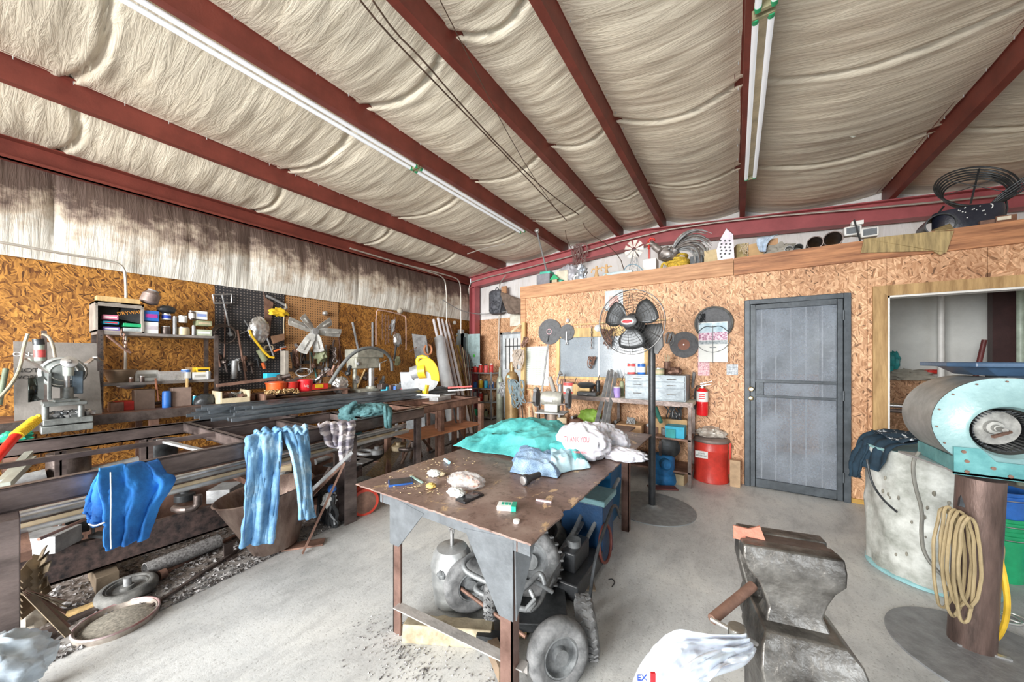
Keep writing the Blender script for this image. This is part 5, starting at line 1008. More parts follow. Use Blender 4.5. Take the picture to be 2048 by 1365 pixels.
for k in range(7):
    Rr = random.Random(k + 7); c = mp_(100 + 12 * k, 848, -.1); c.z = zb_ + .12; tag(MB().ball(c + V((0, 0, .025)), .03 + .015 * Rr.random(), 8, .6, 3, k, .03, 1, 1.3, 1).build('machined_part', (SILVER, GREYM, BLKM)[k % 3]), 'small metal part on the milling machine base, %s from the left' % ('first', 'second', 'third', 'fourth', 'fifth', 'sixth', 'last')[k], 'metal part')
# ================================================================ welding rack: beams on posts
def channel(m, p, q, h, w_, side=V((1, 0, 0)), t_=.01):
    """C section, p and q on its top outer edge"""
    p, q = V(p), V(q); d = (q - p).normalized(); s_ = (side - d * side.dot(d)).normalized(); u_ = V((0, 0, 1))
    for a_, b2, dw, dh in ((0, 0, t_, h), (0, 0, w_, t_), (0, h - t_, w_, t_)):
        vs = [k + s_ * (-x) - u_ * (a_ + 0) for k in (p, q) for x in (0,)]
        P = [p - s_ * 0 - u_ * b2, p - s_ * dw - u_ * b2, p - s_ * dw - u_ * (b2 + dh), p - u_ * (b2 + dh)]
        m.prism(P, q - p)
    return m
BM = mat('beam_steel', (.10, .078, .075), .36, .55, .4, 3, stretch=(2, .7, 2), col2=(.25, .20, .19))
RZ = .89
t = thing('welding_rack', 'long welding rack of dark steel channels on posts in front of the left wall', 'rack', (-3.3, 1.2, 0))
m = MB(); channel(m, (-2.62, -.35, RZ), (-3.02, 2.75, RZ), .11, .055); m.build('front_beam', BM, t, smooth=False)
m = MB(); channel(m, (-4.10, -.5, RZ), (-4.10, 1.75, RZ), .1, .05); m.build('back_beam', BM, t, smooth=False)
m = MB(); channel(m, (-3.52, .95, RZ), (-3.60, 2.6, RZ), .09, .05); m.build('middle_beam', BM, t, smooth=False)
m = MB(); m.bar((-3.34, -.4, RZ - .02), (-3.40, .96, RZ - .02), .03, .03); m.build('thin_rail', BM, t)
for (x0_, y0_, x1_, y1_) in ((-4.1, .93, -2.80, .97), (-3.52, 1.43, -2.9, 1.46), (-3.56, 1.95, -3.0, 1.95), (-4.1, 1.6, -3.56, 1.62)):
    m = MB(); channel(m, (x0_, y0_, RZ), (x1_, y1_, RZ), .08, .045, V((0, -1, 0))); m.build('cross_beam', BM, t, smooth=False)
m = MB(); m.bar((-3.47, .66, RZ - .02), (-2.84, .74, RZ - .02), .03, .015); m.build('flat_brace', GREYM, t)
def hpost(x, y, h, w_=.1, name='post', z0=0):
    m = MB(); m.bb((x - w_ / 2, y - w_ / 2, z0), (x - w_ / 2 + .01, y + w_ / 2, h)); m.bb((x + w_ / 2 - .01, y - w_ / 2, z0), (x + w_ / 2, y + w_ / 2, h)); m.bb((x - w_ / 2, y - .005, z0), (x + w_ / 2, y + .005, h)); m.build(name, BM, t, smooth=False)
hpost(-2.90, 1.74, RZ - .11, .11); hpost(-4.08, 1.72, RZ - .1); hpost(-4.08, -.4, RZ - .1); MB().bb((-2.60, -.06, 0), (-2.48, .065, RZ - .09)).build('post', BM, t, bevel=.004); hpost(-3.08, 2.7, RZ - .11, .06); hpost(-4.08, .7, RZ - .1, .07); hpost(-4.06, .27, RZ - .1, .05)
for y in (.05, 1.0, 1.72): MB().bb((-4.08, y, .55), (-2.66 - y * .12, y + .05, .59)).build('cross_shelf_bar', RUST, t)
for zz_ in (.30,): MB().bar((-4.0, -.4, zz_), (-4.0, 1.7, zz_), .05, .05).build('lower_bar', RUST, t)
# stock tubes stored under the front beam
R = random.Random(3)
tl = [(-2.93, .70, .016, SILVER, 'topmost bright tube'), (-2.97, .665, .014, GREYM, 'second grey tube'), (-2.95, .635, .012, TAN, 'thin tan tube'), (-3.0, .605, .026, GALV, 'thick pale pipe'), (-3.08, .61, .02, STEEL, 'dark pipe behind the thick pale one'), (-3.15, .615, .018, RUST, 'rusty tube behind the dark pipe'), (-3.10, .66, .016, STEEL, 'dark tube stacked at the back')]
for k, (x, z, r, mt, l) in enumerate(tl):
    tag(MB().pipe((x + .05, -.3 + .1 * R.random(), z), (x - .25, 2.45 + .3 * R.random(), z), r, .25, 12).build('steel_tube', mt), l + ' stored under the front beam of the rack', 'tube')
tag(MB().cyl((-2.72, .12, .56 + .055), (-2.98, .42, .62), .008, n=8).build('rebar', RUST), 'ribbed rusty rebar below the front beam', 'rebar')
# bundle of square tubes on the rear part
R = random.Random(11); k = 0
PT_ = mat('tube_blue_grey', (.09, .11, .13), .33, .7, .35, 5, stretch=(2, .5, 2), col2=(.27, .31, .35))
names = ['front', 'second', 'third', 'fourth', 'fifth', 'sixth', 'seventh', 'eighth', 'ninth', 'rearmost']
for lay in range(3):
    for j in range(10 - lay * 2):
        x0_ = -3.74 - j * .096 - lay * .1; x1_ = -3.80 - j * .045 - lay * .03; y0_ = 1.02 + .32 * R.random() + lay * .03
        z = RZ + .02 + lay * .035
        m = MB(); m.bar((x0_, y0_, z), (x1_, 3.9 + .4 * R.random(), z + .008 * R.random()), .03, .03); o = m.build('square_tube', PT_, smooth=False)
        tag(o, '%s blue grey square tube from the front in the %s layer of the bundle' % (names[j], ('lowest', 'middle', 'top')[lay]), 'tube', None)
t2 = thing('tube_trestle', 'low steel trestle under the bundle of square tubes', 'trestle', (-4.2, 2.5, 0))
for y in (1.65, 3.4):
    MB().bb((-4.72, y, RZ - .06), (-3.72, y + .06, RZ + .004)).build('cross_bar', RUST, t2)
    for x in (-4.68, -3.9): MB().bb((x, y, 0), (x + .05, y + .05, RZ - .06)).build('leg', RUST, t2)
# second frame lying across at the right with jacket and sweater
t = thing('rusty_stand', 'rusty steel frame table right of the welding rack', 'stand', (-3.4, 3.0, 0))
m = MB(); channel(m, (-3.05, 2.2, RZ + .005), (-3.15, 3.95, RZ + .005), .09, .05); m.build('front_beam', RUST, t, smooth=False)
m = MB(); channel(m, (-3.65, 2.65, RZ + .005), (-3.62, 3.95, RZ + .005), .09, .05); m.build('back_beam', RUST, t, smooth=False)
for x, y in ((-3.1, 3.9), (-3.62, 3.9), (-3.62, 2.7), (-3.2, 3.2)): MB().bb((x - .03, y - .03, 0), (x + .03, y + .03, RZ - .085)).build('leg', RUST, t)
for y in (2.7, 3.9): m = MB(); channel(m, (-3.64, y, RZ + .005), (-3.12, y, RZ + .005), .07, .04, V((0, -1, 0))); m.build('cross_beam', RUST, t, smooth=False)
MB().bb((-3.62, 2.7, .5), (-3.1, 3.95, .515)).build('rusty_sheet', mat('orange_rust', (.36, .15, .07), .7), t)
# ================================================================ clothes on the rail
BLUE = mat('blue_knit', (.015, .14, .52), .85, 0, .3, 5, bump=.25, col2=(.03, .26, .75))
def fr(px, py, dd): return pt(px, py, d=dd)
t = thing('blue_sweatshirt', 'bright blue sweatshirt hung over the front beam at the left', 'sweatshirt', fr(260, 930, 1.8))
rows = [(fr(208, 960, 1.86), fr(330, 930, 2.08)), (fr(206, 945, 1.80), fr(318, 925, 2.02)), (fr(203, 936, 1.70), fr(312, 922, 1.92)), (fr(200, 950, 1.66), fr(332, 945, 1.90)), (fr(207, 1010, 1.65), fr(348, 962, 1.90)), (fr(210, 1060, 1.64), fr(318, 1015, 1.86)), (fr(214, 1102, 1.63), fr(296, 1078, 1.78))]
drape('body', rows, BLUE, '', '', 60, 70, .02, 2.4, 1.5, .008, V((.75, -.55, 0)), parent=t, crump=.5)
rows = [(fr(196, 952, 1.70), fr(222, 948, 1.70)), (fr(186, 965, 1.70), fr(222, 975, 1.68)), (fr(174, 1005, 1.70), fr(222, 1015, 1.67)), (fr(173, 1030, 1.70), fr(222, 1040, 1.67)), (fr(178, 1046, 1.69), fr(212, 1052, 1.66))]
drape('sleeve', rows, BLUE, '', '', 24, 30, .02, 1.6, 3, .02, V((.7, -.6, 0)), parent=t)
MB().tube([fr(221, 945, 1.63), fr(222, 1000, 1.60), fr(221, 1060, 1.59), fr(222, 1098, 1.585)], .002, 6, smooth=1).build('white_piping', WHITE, t)
MB().tube([fr(178, 1049, 1.66), fr(190, 1053, 1.64), fr(208, 1046, 1.63)], .004, 6, smooth=1).build('drawstring', WHITE, t)
def denim():
    m, N, L, b = nmat('denim'); tc = N.new('ShaderNodeTexCoord'); n = N.new('ShaderNodeTexNoise'); n.inputs['Scale'].default_value = 5; n.inputs['Detail'].default_value = 9; n.inputs['Roughness'].default_value = .7; L.new(tc.outputs['Object'], n.inputs['Vector'])
    r = ramp(N, [(.3, (.05, .17, .36)), (.5, (.17, .36, .58)), (.66, (.42, .60, .72)), (.8, (.68, .78, .80))]); L.new(n.outputs['Fac'], r.inputs[0]); L.new(r.outputs[0], b.inputs['Base Color']); b.inputs['Roughness'].default_value = .85
    n2 = N.new('ShaderNodeTexNoise'); n2.inputs['Scale'].default_value = 45; n2.inputs['Detail'].default_value = 4; L.new(tc.outputs['Object'], n2.inputs['Vector']); bp = N.new('ShaderNodeBump'); bp.inputs['Strength'].default_value = .5; bp.inputs['Distance'].default_value = .006; L.new(n2.outputs['Fac'], bp.inputs['Height']); L.new(bp.outputs[0], b.inputs['Normal']); return m
DEN = denim()
t = thing('jeans', 'faded blue jeans with a torn knee hung over the front beam', 'jeans', fr(555, 880, 2.4))
nn = V((.75, -.6, 0)).normalized()
rows = [(fr(500, 905, 2.62), fr(566, 892, 2.74)), (fr(500, 880, 2.52), fr(566, 868, 2.66)), (fr(494, 876, 2.32), fr(566, 862, 2.50)), (fr(489, 905, 2.28), fr(565, 880, 2.44)), (fr(492, 960, 2.27), fr(560, 935, 2.42)), (fr(490, 1020, 2.27), fr(556, 1000, 2.40)), (fr(484, 1092, 2.27), fr(548, 1086, 2.38))]
drape('near_leg', rows, DEN, '', '', 44, 70, .016, 2.2, .7, .022, nn, parent=t, crump=.9)
rows = [(fr(562, 890, 2.74), fr(616, 880, 2.9)), (fr(560, 866, 2.64), fr(616, 858, 2.82)), (fr(563, 863, 2.48), fr(616, 858, 2.64)), (fr(580, 900, 2.44), fr(617, 885, 2.58)), (fr(592, 950, 2.42), fr(620, 940, 2.54)), (fr(598, 1000, 2.42), fr(624, 990, 2.52)), (fr(600, 1041, 2.42), fr(630, 1036, 2.52))]
drape('far_leg', rows, DEN, '', '', 30, 60, .012, 1.6, 3, .022, nn, parent=t, crump=.8)
drape('waistband', [(fr(508, 868, 2.50), fr(614, 858, 2.72)), (fr(510, 864, 2.42), fr(614, 856, 2.62)), (fr(512, 868, 2.36), fr(614, 862, 2.55))], DEN, '', '', 60, 14, .014, 5, 2, .02, V((0, 0, 1)), parent=t, crump=1)
for xs, dd in (((495, 492, 491, 487), (2.25, 2.245, 2.245, 2.245)), ((563, 558, 553, 546), (2.40, 2.38, 2.36, 2.34))):
    MB().tube([fr(x, y, d_) for x, y, d_ in zip(xs, (905, 965, 1025, 1088), dd)], .0022, 5, smooth=1).build('side_seam', mat('seam_blue', (.03, .1, .28), .8), t)
STR = mat('striped_knit', (.30, .28, .34), .85, 0, .2, 3, stretch=(1, 1, 9), col2=(.66, .62, .64), mixpos=(.46, .54))
t = thing('striped_sweater', 'grey striped sweater bunched over the rack post right of the jeans', 'sweater', fr(675, 860, 2.95))
rows = [(fr(645, 868, 3.05), fr(700, 850, 3.25)), (fr(637, 850, 2.96), fr(706, 842, 3.2)), (fr(636, 850, 2.82), fr(710, 846, 3.0)), (fr(642, 870, 2.78), fr(708, 862, 2.95)), (fr(652, 888, 2.76), fr(706, 885, 2.92)), (fr(672, 895, 2.76), fr(702, 900, 2.9))]
drape('body', rows, STR, '', '', 50, 50, .03, 4, 5, .015, nn, parent=t, crump=1.1)
rows = [(fr(682, 872, 2.74), fr(706, 868, 2.84)), (fr(680, 895, 2.74), fr(703, 895, 2.84)), (fr(684, 924, 2.76), fr(698, 922, 2.84))]
drape('sleeve', rows, STR, '', '', 20, 26, .018, 1.5, 8, .03, nn, parent=t)
DT = mat('dark_teal_cloth', (.03, .10, .11), .8, 0, .4, 6, col2=(.10, .24, .26), bump=.3)
t = thing('dark_jacket', 'dark teal work jacket lying over the rusty frame rail', 'jacket', fr(735, 830, 3.4))
m = MB(); crease(m, fr(708, 828, 3.45), .13, .3, 12, .9, 1.1, .75); crease(m, fr(748, 822, 3.55), .14, .3, 15, 1.1, 1.2, .55); crease(m, fr(728, 826, 3.5), .13, .35, 18, 1.1, 1.1, .6); m.build('body', DT, t, ang=180)
MB().tube([fr(694, 835, 3.35), fr(700, 812, 3.3), fr(712, 806, 3.35)], .025, 10, smooth=2).build('collar', DT, t)
rows = [(fr(768, 812, 3.4), fr(782, 822, 3.45)), (fr(770, 835, 3.35), fr(784, 836, 3.4)), (fr(771, 856, 3.35), fr(782, 857, 3.4))]
drape('sleeve', rows, DT, '', '', 14, 20, .012, 1.5, 2, .03, nn, parent=t)
rows = [(fr(700, 838, 3.3), fr(718, 838, 3.35)), (fr(704, 855, 3.28), fr(722, 850, 3.32)), (fr(714, 870, 3.3), fr(722, 868, 3.32))]
drape('hem_flap', rows, DT, '', '', 12, 16, .012, 1.5, 2, .02, nn, parent=t)
# ================================================================ floor level on the left
TB = mat('plate_steel', (.05, .05, .055), .5, .5, .4, 20, col2=(.16, .11, .10))
t = thing('steel_plate_beam', 'heavy dark steel beam lying low under the welding rack', 'beam', (-3.4, .6, .11))
m = MB(); m.bb((-3.43, .02, .12), (-3.38, 2.2, .32)); m.bb((-3.46, .02, .12), (-3.38, 2.2, .135)); m.build('web', TB, t, bevel=.003)
o = MB().bb((-3.80, -.2, .10), (-3.72, 2.2, .42)).build('steel_plate_beam', RUST, bevel=.003); tag(o, 'brown steel beam lying behind the dark one under the rack', 'beam')
for y in (.35, 1.9): tag(MB().bb((-3.95, y, 0), (-3.3, y + .1, .10)).build('timber_bearer', mat('dark_timber', (.12, .09, .06), .8), bevel=.004), 'short timber under the %s end of the steel beams' % ('near' if y < 1 else 'far'), 'timber')
for k, (px, py, dd, w_, l) in enumerate(((183, 1135, 0, .05, 'small upright steel tab under the dark beam'),)):
    c = pt(px, py, z=.05); tag(MB().box(c, (.05, .05, .1), .3).build('steel_tab', STEEL), l, 'steel tab')
# bent strips at the near post
t = thing('bent_strips', 'bundle of bent tan steel strips hooked beside the near rack post', 'steel strips', pt(60, 1150, d=1.62))
BS = mat('bent_tan', (.24, .19, .13), .45, .5, .35, 7)
for k in range(7):
    y0 = 1110 + k * 15; m = MB()
    P = [pt(38, y0 + 50 - k * 3, d=1.60), pt(58, y0 + 28 - k * 2, d=1.66), pt(80, y0 + 2, d=1.70), pt(90 + (k % 3) * 5, y0 - 8 - 4 * (k % 2), d=1.66 + .01 * k)]
    for i in range(3): m.bar(P[i], P[i + 1], .05, .004, 1.2)
    m.build('strip', BS, t, smooth=False)
for k in range(6):
    a = math.radians(200 + k * 25); p = pt(48, 1180, d=1.62); tag(MB().bar(p, p + V((.1 * math.cos(a) + .05, .12, -.14 - .02 * k)), .03, .004).build('metal_offcut', BS if k % 2 else RUST), 'thin steel offcut by the near rack post, %s in its fan' % ('first', 'second', 'third', 'fourth', 'fifth', 'sixth')[k], 'offcut')
blob('scrap_rag', pt(50, 1235, z=.06), .1, mat('rag_tan', (.4, .36, .3), .8), 'tan crumpled scrap on the floor beside the near post', 'rag', .5, 2.5, 3, rx=.5)
t = thing('angle_offcut', 'small steel angle on the gritty floor beside the near post', 'offcut', pt(80, 1290, z=0)); c = pt(75, 1288, z=.0); MB().box(c + V((0, 0, .004)), (.1, .12, .008), .3).box(c + V((.03, 0, .03)), (.008, .12, .06), .3).build('angle', STEEL, t)
# tyre lying flat
def wheel(name, c, ax, R, r, label, hub=GREYM, tread=0, w_=None, cat='wheel', tm=RUBBER, hubr=.55, dish=.5):
    t = thing(name, label, cat, V((c[0], c[1], max(0, c[2] - R)))); c = V(c); A = V(ax).normalized(); w_ = w_ or r
    prof = []
    for k in range(15):
        a = math.pi * (k / 14) ; prof.append((R - r + r * math.sin(a) ** .7, -w_ * math.cos(a)))
    prof = [(R * hubr, -w_ * .75)] + [(R - r * .9, -w_ * .95)] + prof[1:-1] + [(R - r * .9, w_ * .95), (R * hubr, w_ * .75)]
    prof.append(prof[0])
    a, b_ = frame(A); m = MB(); n = 44; vs = []
    for q, h in prof: vs += [c + A * h + (a * math.cos(k * 2 * math.pi / n) + b_ * math.sin(k * 2 * math.pi / n)) * q for k in range(n)]
    m.add(vs, [(i * n + k, i * n + (k + 1) % n, (i + 1) * n + (k + 1) % n, (i + 1) * n + k) for i in range(len(prof) - 1) for k in range(n)])
    if tread:
        for k in range(tread):
            an = 2 * math.pi * k / tread; d = a * math.cos(an) + b_ * math.sin(an); tg = A.cross(d)
            for s_ in (-.5, 0, .5): m.bar(c + d * (R * .985) + A * (s_ - .2) * w_ + tg * (.01 * (1 if s_ else -1)), c + d * (R * .985) + A * (s_ + .2) * w_, R * .12, R * .05)
    m.build('tyre', tm, t, ang=50)
    MB().lathe([(R * hubr, -w_ * .7), (R * hubr * 1.02, w_ * .7), (R * hubr * .9, w_ * .72), (R * hubr * .85, w_ * (.7 - dish)), (R * .25, w_ * (.75 - dish)), (R * .22, w_ * .8), (R * .08, w_ * .85)], c, A, 36).build('hub', hub, t)
    return t
c = pt(255, 1180, z=.04); wheel('flat_wheel', c, (.05, -.05, 1), .135, .04, 'old rubber wheel lying flat on the floor under the rack', w_=.035, hub=RUBBER, hubr=.7)
MB().cyl(c + V((0, 0, .02)), c + V((0, 0, .075)), .018, n=14).build('axle', GREYM, [o for o in COL.objects if o.name.startswith('flat_wheel')][0])
c = pt(236, 1247, z=.0); t = thing('round_pan', 'round shallow rusty pan with grit on the floor at lower left', 'pan', c)
m = MB(); m.lathe([(.155, .004), (.16, .0), (.165, .03), (.15, .032), (.145, .008), (.02, .006)], c, n=56); m.build('shell', mat('pan_rust', (.30, .24, .2), .5, .5, .4, 8, col2=(.5, .45, .4)), t)
MB().torus(c + V((0, 0, .031)), (0, 0, 1), .160, .006, 60, 8).build('rim', mat('rim_red', (.40, .10, .09), .45, .3, .4, 3, col2=(.55, .5, .5)), t)
MB().lathe([(.145, 0), (.12, .01), (.02, .014)], c + V((0, 0, .006)), n=40).build('grit', mat('grit', (.26, .24, .2), .9, 0, .4, 60), t)
p, q = pt(290, 1142, z=.06), pt(438, 1082, z=.06); tag(MB().pipe(p, q, .048, .08, 28).build('coated_pipe', mat('speckled', (.16, .15, .15), .7, .2, .4, 80, col2=(.36, .36, .36))), 'speckled grey pipe lying on the floor under the dark beam', 'pipe')
p, q = pt(318, 1152, z=.035), pt(332, 1146, z=.035); tag(MB().cyl(p, q, .03, n=18).build('rusty_slug', RUST), 'short round rusty slug beside the speckled pipe', 'slug')
for k, (a, b_, w_, l) in enumerate((((215, 1205), (470, 1072), .03, 'long thin flat bar on the floor in front of the speckled pipe'), ((300, 1215), (480, 1098), .02, 'long thin rod lying nearest the clean floor'), ((120, 1235), (300, 1170), .05, 'old plank half buried in grit by the pan'), ((60, 1275), (200, 1215), .04, 'narrow strip in the grit left of the pan'))):
    tag(MB().bar(pt(*a, z=.012), pt(*b_, z=.012), w_, .016).build('floor_bar', (RUST, STEEL, WOODY, STEEL)[k]), l, 'bar')
c = pt(457, 1115, z=0); t = thing('steel_angle', 'short steel angle standing on the floor left of the cone tub', 'angle', c); MB().box(c + V((0, 0, .05)), (.008, .06, .1), .2).box(c + V((.03, 0, .004)), (.06, .06, .008), .2).build('angle', STEEL, t)
# grit heaps: small chips nobody could count
m = MB(); R = random.Random(2)
for k in range(2600):
    u = R.random(); x = -4.0 + 1.28 * (1 - u * u); y = -.2 + 2.0 * R.random(); x -= .12 * y
    s_ = .004 + .009 * R.random() ** 2; c = V((x, y, s_ * .5)); a = R.random() * 3
    d = V((math.cos(a), math.sin(a), 0)) * s_ * (1 + R.random() * 2); e = V((-math.sin(a), math.cos(a), 0)) * s_
    m.add([c - d, c + e, c + d, c - e, c + V((0, 0, s_))], [(0, 1, 4), (1, 2, 4), (2, 3, 4), (3, 0, 4)])
o = m.build('metal_chips', mat('chips', (.10, .09, .085), .5, .5, .5, 25, col2=(.38, .37, .37)), smooth=False); o['kind'] = 'stuff'; tag(o, 'grey metal chips and grit scattered over the dirty floor', 'grit')
m = MB()
for k in range(700):
    x, y = (-.8 + .25 * R.gauss(0, 1), 1.15 + .12 * R.gauss(0, 1)) if k % 2 else (-1.4 + .15 * R.gauss(0, 1), 1.12 + .08 * R.gauss(0, 1)); s_ = .002 + .004 * R.random(); c = V((x, y, s_ * .5)); a = R.random() * 3; d = V((math.cos(a), math.sin(a), 0)) * s_; e = V((-math.sin(a), math.cos(a), 0)) * s_
    m.add([c - d, c + e, c + d, c - e, c + V((0, 0, s_))], [(0, 1, 4), (1, 2, 4), (2, 3, 4), (3, 0, 4)])
o = m.build('fine_grit', MATS['chips'], smooth=False); o['kind'] = 'stuff'; tag(o, 'fine grey grit around the front legs of the work table', 'grit')
# cone shaped steel tub
c = pt(538, 1103, z=0) + V((-.02, .06, 0)); t = thing('cone_tub', 'wide rusty cone shaped steel tub on the floor below the jeans', 'tub', c)
TM = mat('tub_steel', (.26, .17, .14), .38, .6, .35, 4, stretch=(3, 3, .8), col2=(.42, .32, .27)); A_t = V((-.10, -.12, 1))
m = MB(); m.lathe([(.13, 0), (.15, .005), (.31, .44), (.325, .45), (.315, .455), (.295, .44), (.14, .02), (.02, .012)], c + V((0, 0, .01)), A_t, 56); m.build('shell', TM, t, ang=60)
for k, (a, b_, z0, w_, mt, l) in enumerate((((560, 1040, 2.55), (705, 905, 2.75), 0, .035, GREYM, 'pale angle bar leaning out of the tub to the rack post'), ((570, 1045, 2.6), (690, 925, 2.85), 0, .03, RUST, 'rusty flat bar leaning out of the tub'), ((590, 1050, 2.6), (660, 935, 2.9), 0, .022, STEEL, 'dark rod leaning out of the tub'), ((548, 1040, 2.7), (600, 955, 3.0), 0, .05, RUST, 'wide rusty strip standing inside the tub'), ((525, 1048, 2.5), (470, 990, 3.0), 0, .02, SILVER, 'bright rod leaning left out of the tub'))):
    tag(MB().bar(pt(a[0], a[1], d=a[2]), pt(b_[0], b_[1], d=b_[2]), w_, .008, .5).build('leaning_bar', mt), l, 'bar')
p = pt(605, 1108, z=.01); q = pt(690, 925, d=2.7); tag(MB().bar(p, q, .025, .01).build('leaning_bar', RUST), 'long thin rod leaning from the floor to the striped sweater', 'rod')
p = pt(668, 1048, z=.0); tag(MB().bb((p.x - .015, p.y, 0), (p.x + .015, p.y + .03, .62)).build('upright_bar', STEEL), 'dark upright bar just left of the rack post', 'bar')
tangle(pt(655, 985, d=3.0), .14, 8, .016, BLKM, 'black_hose_heap', 'black hose and straps heaped behind the tub', 'hose', 90)
blob('blue_ball', pt(664, 978, d=2.9), .035, BLUEP, 'small round blue cap behind the rack post', 'cap', .1)
blob('white_rag', pt(658, 1000, d=2.95), .06, PAPER, 'crumpled white rag on the floor behind the tub', 'rag', .5, rx=.6)
tag(MB().box(pt(608, 1090, z=.008), (.28, .10, .012), .9).build('flat_scrap', RUST), 'flat rusty scrap strip on the floor right of the tub', 'scrap')
tag(MB().box(pt(655, 1010, z=.05), (.3, .25, .1), .6).build('steel_box', RUST), 'rusty open steel box under the rack post', 'box')
c = pt(726, 1003, z=.12); t = thing('red_roller', 'red iron roller wheel on the floor right of the rack post', 'roller', V((c.x, c.y, 0)))
MB().lathe([(.02, 0), (.115, .0), (.125, .01), (.12, .02), (.10, .03), (.10, .085), (.125, .09), (.125, .12), (.11, .122), (.02, .12)], c + V((-.07, .03, 0)), (.95, -.32, 0), 36).build('rim', mat('roller_red', (.60, .06, .035), .4, 0, .2, 6), t); MB().lathe([(.10, 0), (.03, .004)], c + V((-.07, .03, 0)) + V((.95, -.32, 0)) * .123, (.95, -.32, 0), 30).build('disc', RUST, t)
# orange hubbed tyre, mesh ramp, roller stand
c = pt(727, 929, d=3.45); c.z = max(c.z, .13); wheel('pneumatic_wheel', V((c.x, c.y, .135)), (.75, -.66, 0), .135, .045, 'small black tyre with orange hub under the rusty frame', hub=mat('orange', (.75, .22, .02), .4), hubr=.55)
t = thing('expanded_mesh', 'rusty expanded metal mesh sheet leaning on the floor behind the table', 'mesh', pt(760, 940, z=0))
A0, A1, B0, B1 = pt(722, 962, z=.01), pt(765, 955, z=.01), pt(790, 884, d=4.2), pt(815, 884, d=4.3); m = MB()
A0, A1 = pt(725, 958, z=.01), pt(775, 950, z=.01)
nx, ny = 7, 22
for j in range(ny):
    for i in range(nx):
        def g(u, v): return (A0 * (1 - u) + A1 * u) * (1 - v) + (B0 * (1 - u) + B1 * u) * v
        u0 = i / nx; v0 = j / ny
        m.bar(g(u0, v0 + .5 / ny), g(u0 + .5 / nx, v0), .006, .004); m.bar(g(u0 + .5 / nx, v0), g(u0 + 1 / nx, v0 + .5 / ny), .006, .004)
        m.bar(g(u0, v0 + .5 / ny), g(u0 + .5 / nx, v0 + 1 / ny), .006, .004); m.bar(g(u0 + .5 / nx, v0 + 1 / ny), g(u0 + 1 / nx, v0 + .5 / ny), .006, .004)
m.build('lattice', mat('mesh_rust', (.33, .22, .10), .5, .4, .3, 8), t, smooth=False)
t = thing('roller_stand', 'rusty four legged pipe stand behind the work table', 'stand', pt(838, 915, z=0)); ap = pt(833, 862, d=4.75)
for x, y in ((803, 928), (822, 918), (842, 914), (866, 904)): MB().cyl(pt(x, y, z=0), ap, .022, n=12).build('leg', mat('stand_rust', (.30, .2, .15), .5, .4, .3, 6), t)
MB().cyl(ap - V((0, 0, .06)), ap + V((0, 0, .08)), .035, n=14).build('collar', MATS['stand_rust'], t)
# dark tubes low behind post, plus assorted scrap under the rack
for k, (a, b_, w_, mt, l) in enumerate((((640, 968, 3.6), (800, 890, 4.9), .05, BLKM, 'thick black pipe low behind the rack post'), ((640, 945, 3.7), (800, 868, 4.9), .035, STEEL, 'dark pipe lying above the thick black pipe'), ((630, 925, 3.6), (800, 855, 4.8), .03, GREYM, 'grey pipe uppermost behind the rack post'), ((860, 905, 5.0), (905, 885, 5.6), .02, BLACK, 'black bar on the floor beyond the table'))):
    tag(MB().cyl(pt(a[0], a[1], d=a[2]), pt(b_[0], b_[1], d=b_[2]), w_, n=14).build('low_pipe', mt), l, 'pipe')
R = random.Random(77); words = ['rusty', 'black', 'grey', 'tan', 'dark', 'pale']; kinds = ['gear_blank', 'pipe_fitting', 'steel_plate', 'bracket', 'bolt_box', 'iron_ring']
where = ['near the blue sweatshirt', 'left of the jeans', 'behind the jeans', 'right of the jeans', 'near the cross beams', 'beneath the tube bundle']
seen = set(); n_ = 0
for k in range(80):
    x = -4.95 + 1.6 * R.random(); y = -.2 + 3.2 * R.random()
    z = 0; 
    if -3.9 < x < -3.3: z = .43 if x < -3.7 else .33
    wi = min(5, int((y + .2) / 3.2 * 6)); ki = k % 6; ci = R.randrange(6)
    key = (wi, ki, ci)
    if key in seen: continue
    seen.add(key); n_ += 1
    c = V((x, y, z)); mt = (RUST, BLKM, GREYM, TAN, STEEL, GREYM)[ci]; s_ = .8 + .6 * R.random(); m = MB()
    if ki == 0: m.lathe([(.07 * s_, 0), (.07 * s_, .05), (.03, .06), (.03, .09), (.01, .09)], c, n=20)
    elif ki == 1: m.tube([c + V((0, 0, .03)), c + V((.1, .02, .03)), c + V((.12, .1, .03)), c + V((.12, .1, .12))], .026, 10, smooth=1)
    elif ki == 2: m.box(c + V((0, 0, .03)), (.22 * s_, .16 * s_, .012), R.random() * 3, ); m.box(c + V((0, 0, .012)), (.16, .1, .024), R.random() * 3)
    elif ki == 3: m.bar(c + V((0, 0, .01)), c + V((.12, .06, .01)), .05, .02); m.bar(c, c + V((0, 0, .16 * s_)), .05, .012)
    elif ki == 4: m.box(c + V((0, 0, .05)), (.15 * s_, .12 * s_, .10), R.random() * 3)
    else: m.torus(c + V((0, 0, .02)), (.1, .1, 1), .08 * s_, .02, 24, 8)
    tag(m.build(kinds[ki], mt, bevel=.002), '%s %s in the scrap under the rack, %s' % (words[ci], kinds[ki].replace('_', ' '), where[wi]), kinds[ki].replace('_', ' '))
# upright bolts in a row along the hidden inner rail
t = thing('bolt_rail', 'inner rail of the rack with a row of small upright pegs', 'rail', (-3.0, .5, .74))
MB().bar((-2.95, -.3, .72), (-3.15, 2.0, .72), .05, .04).build('rail', RUST, t)
for k in range(20): y = -.2 + k * .11; x = -2.95 - .087 * (y + .3); MB().cyl((x, y, .74), (x + .01 * (k % 3 - 1), y, .79), .008, n=8).build('peg', TAN, t)
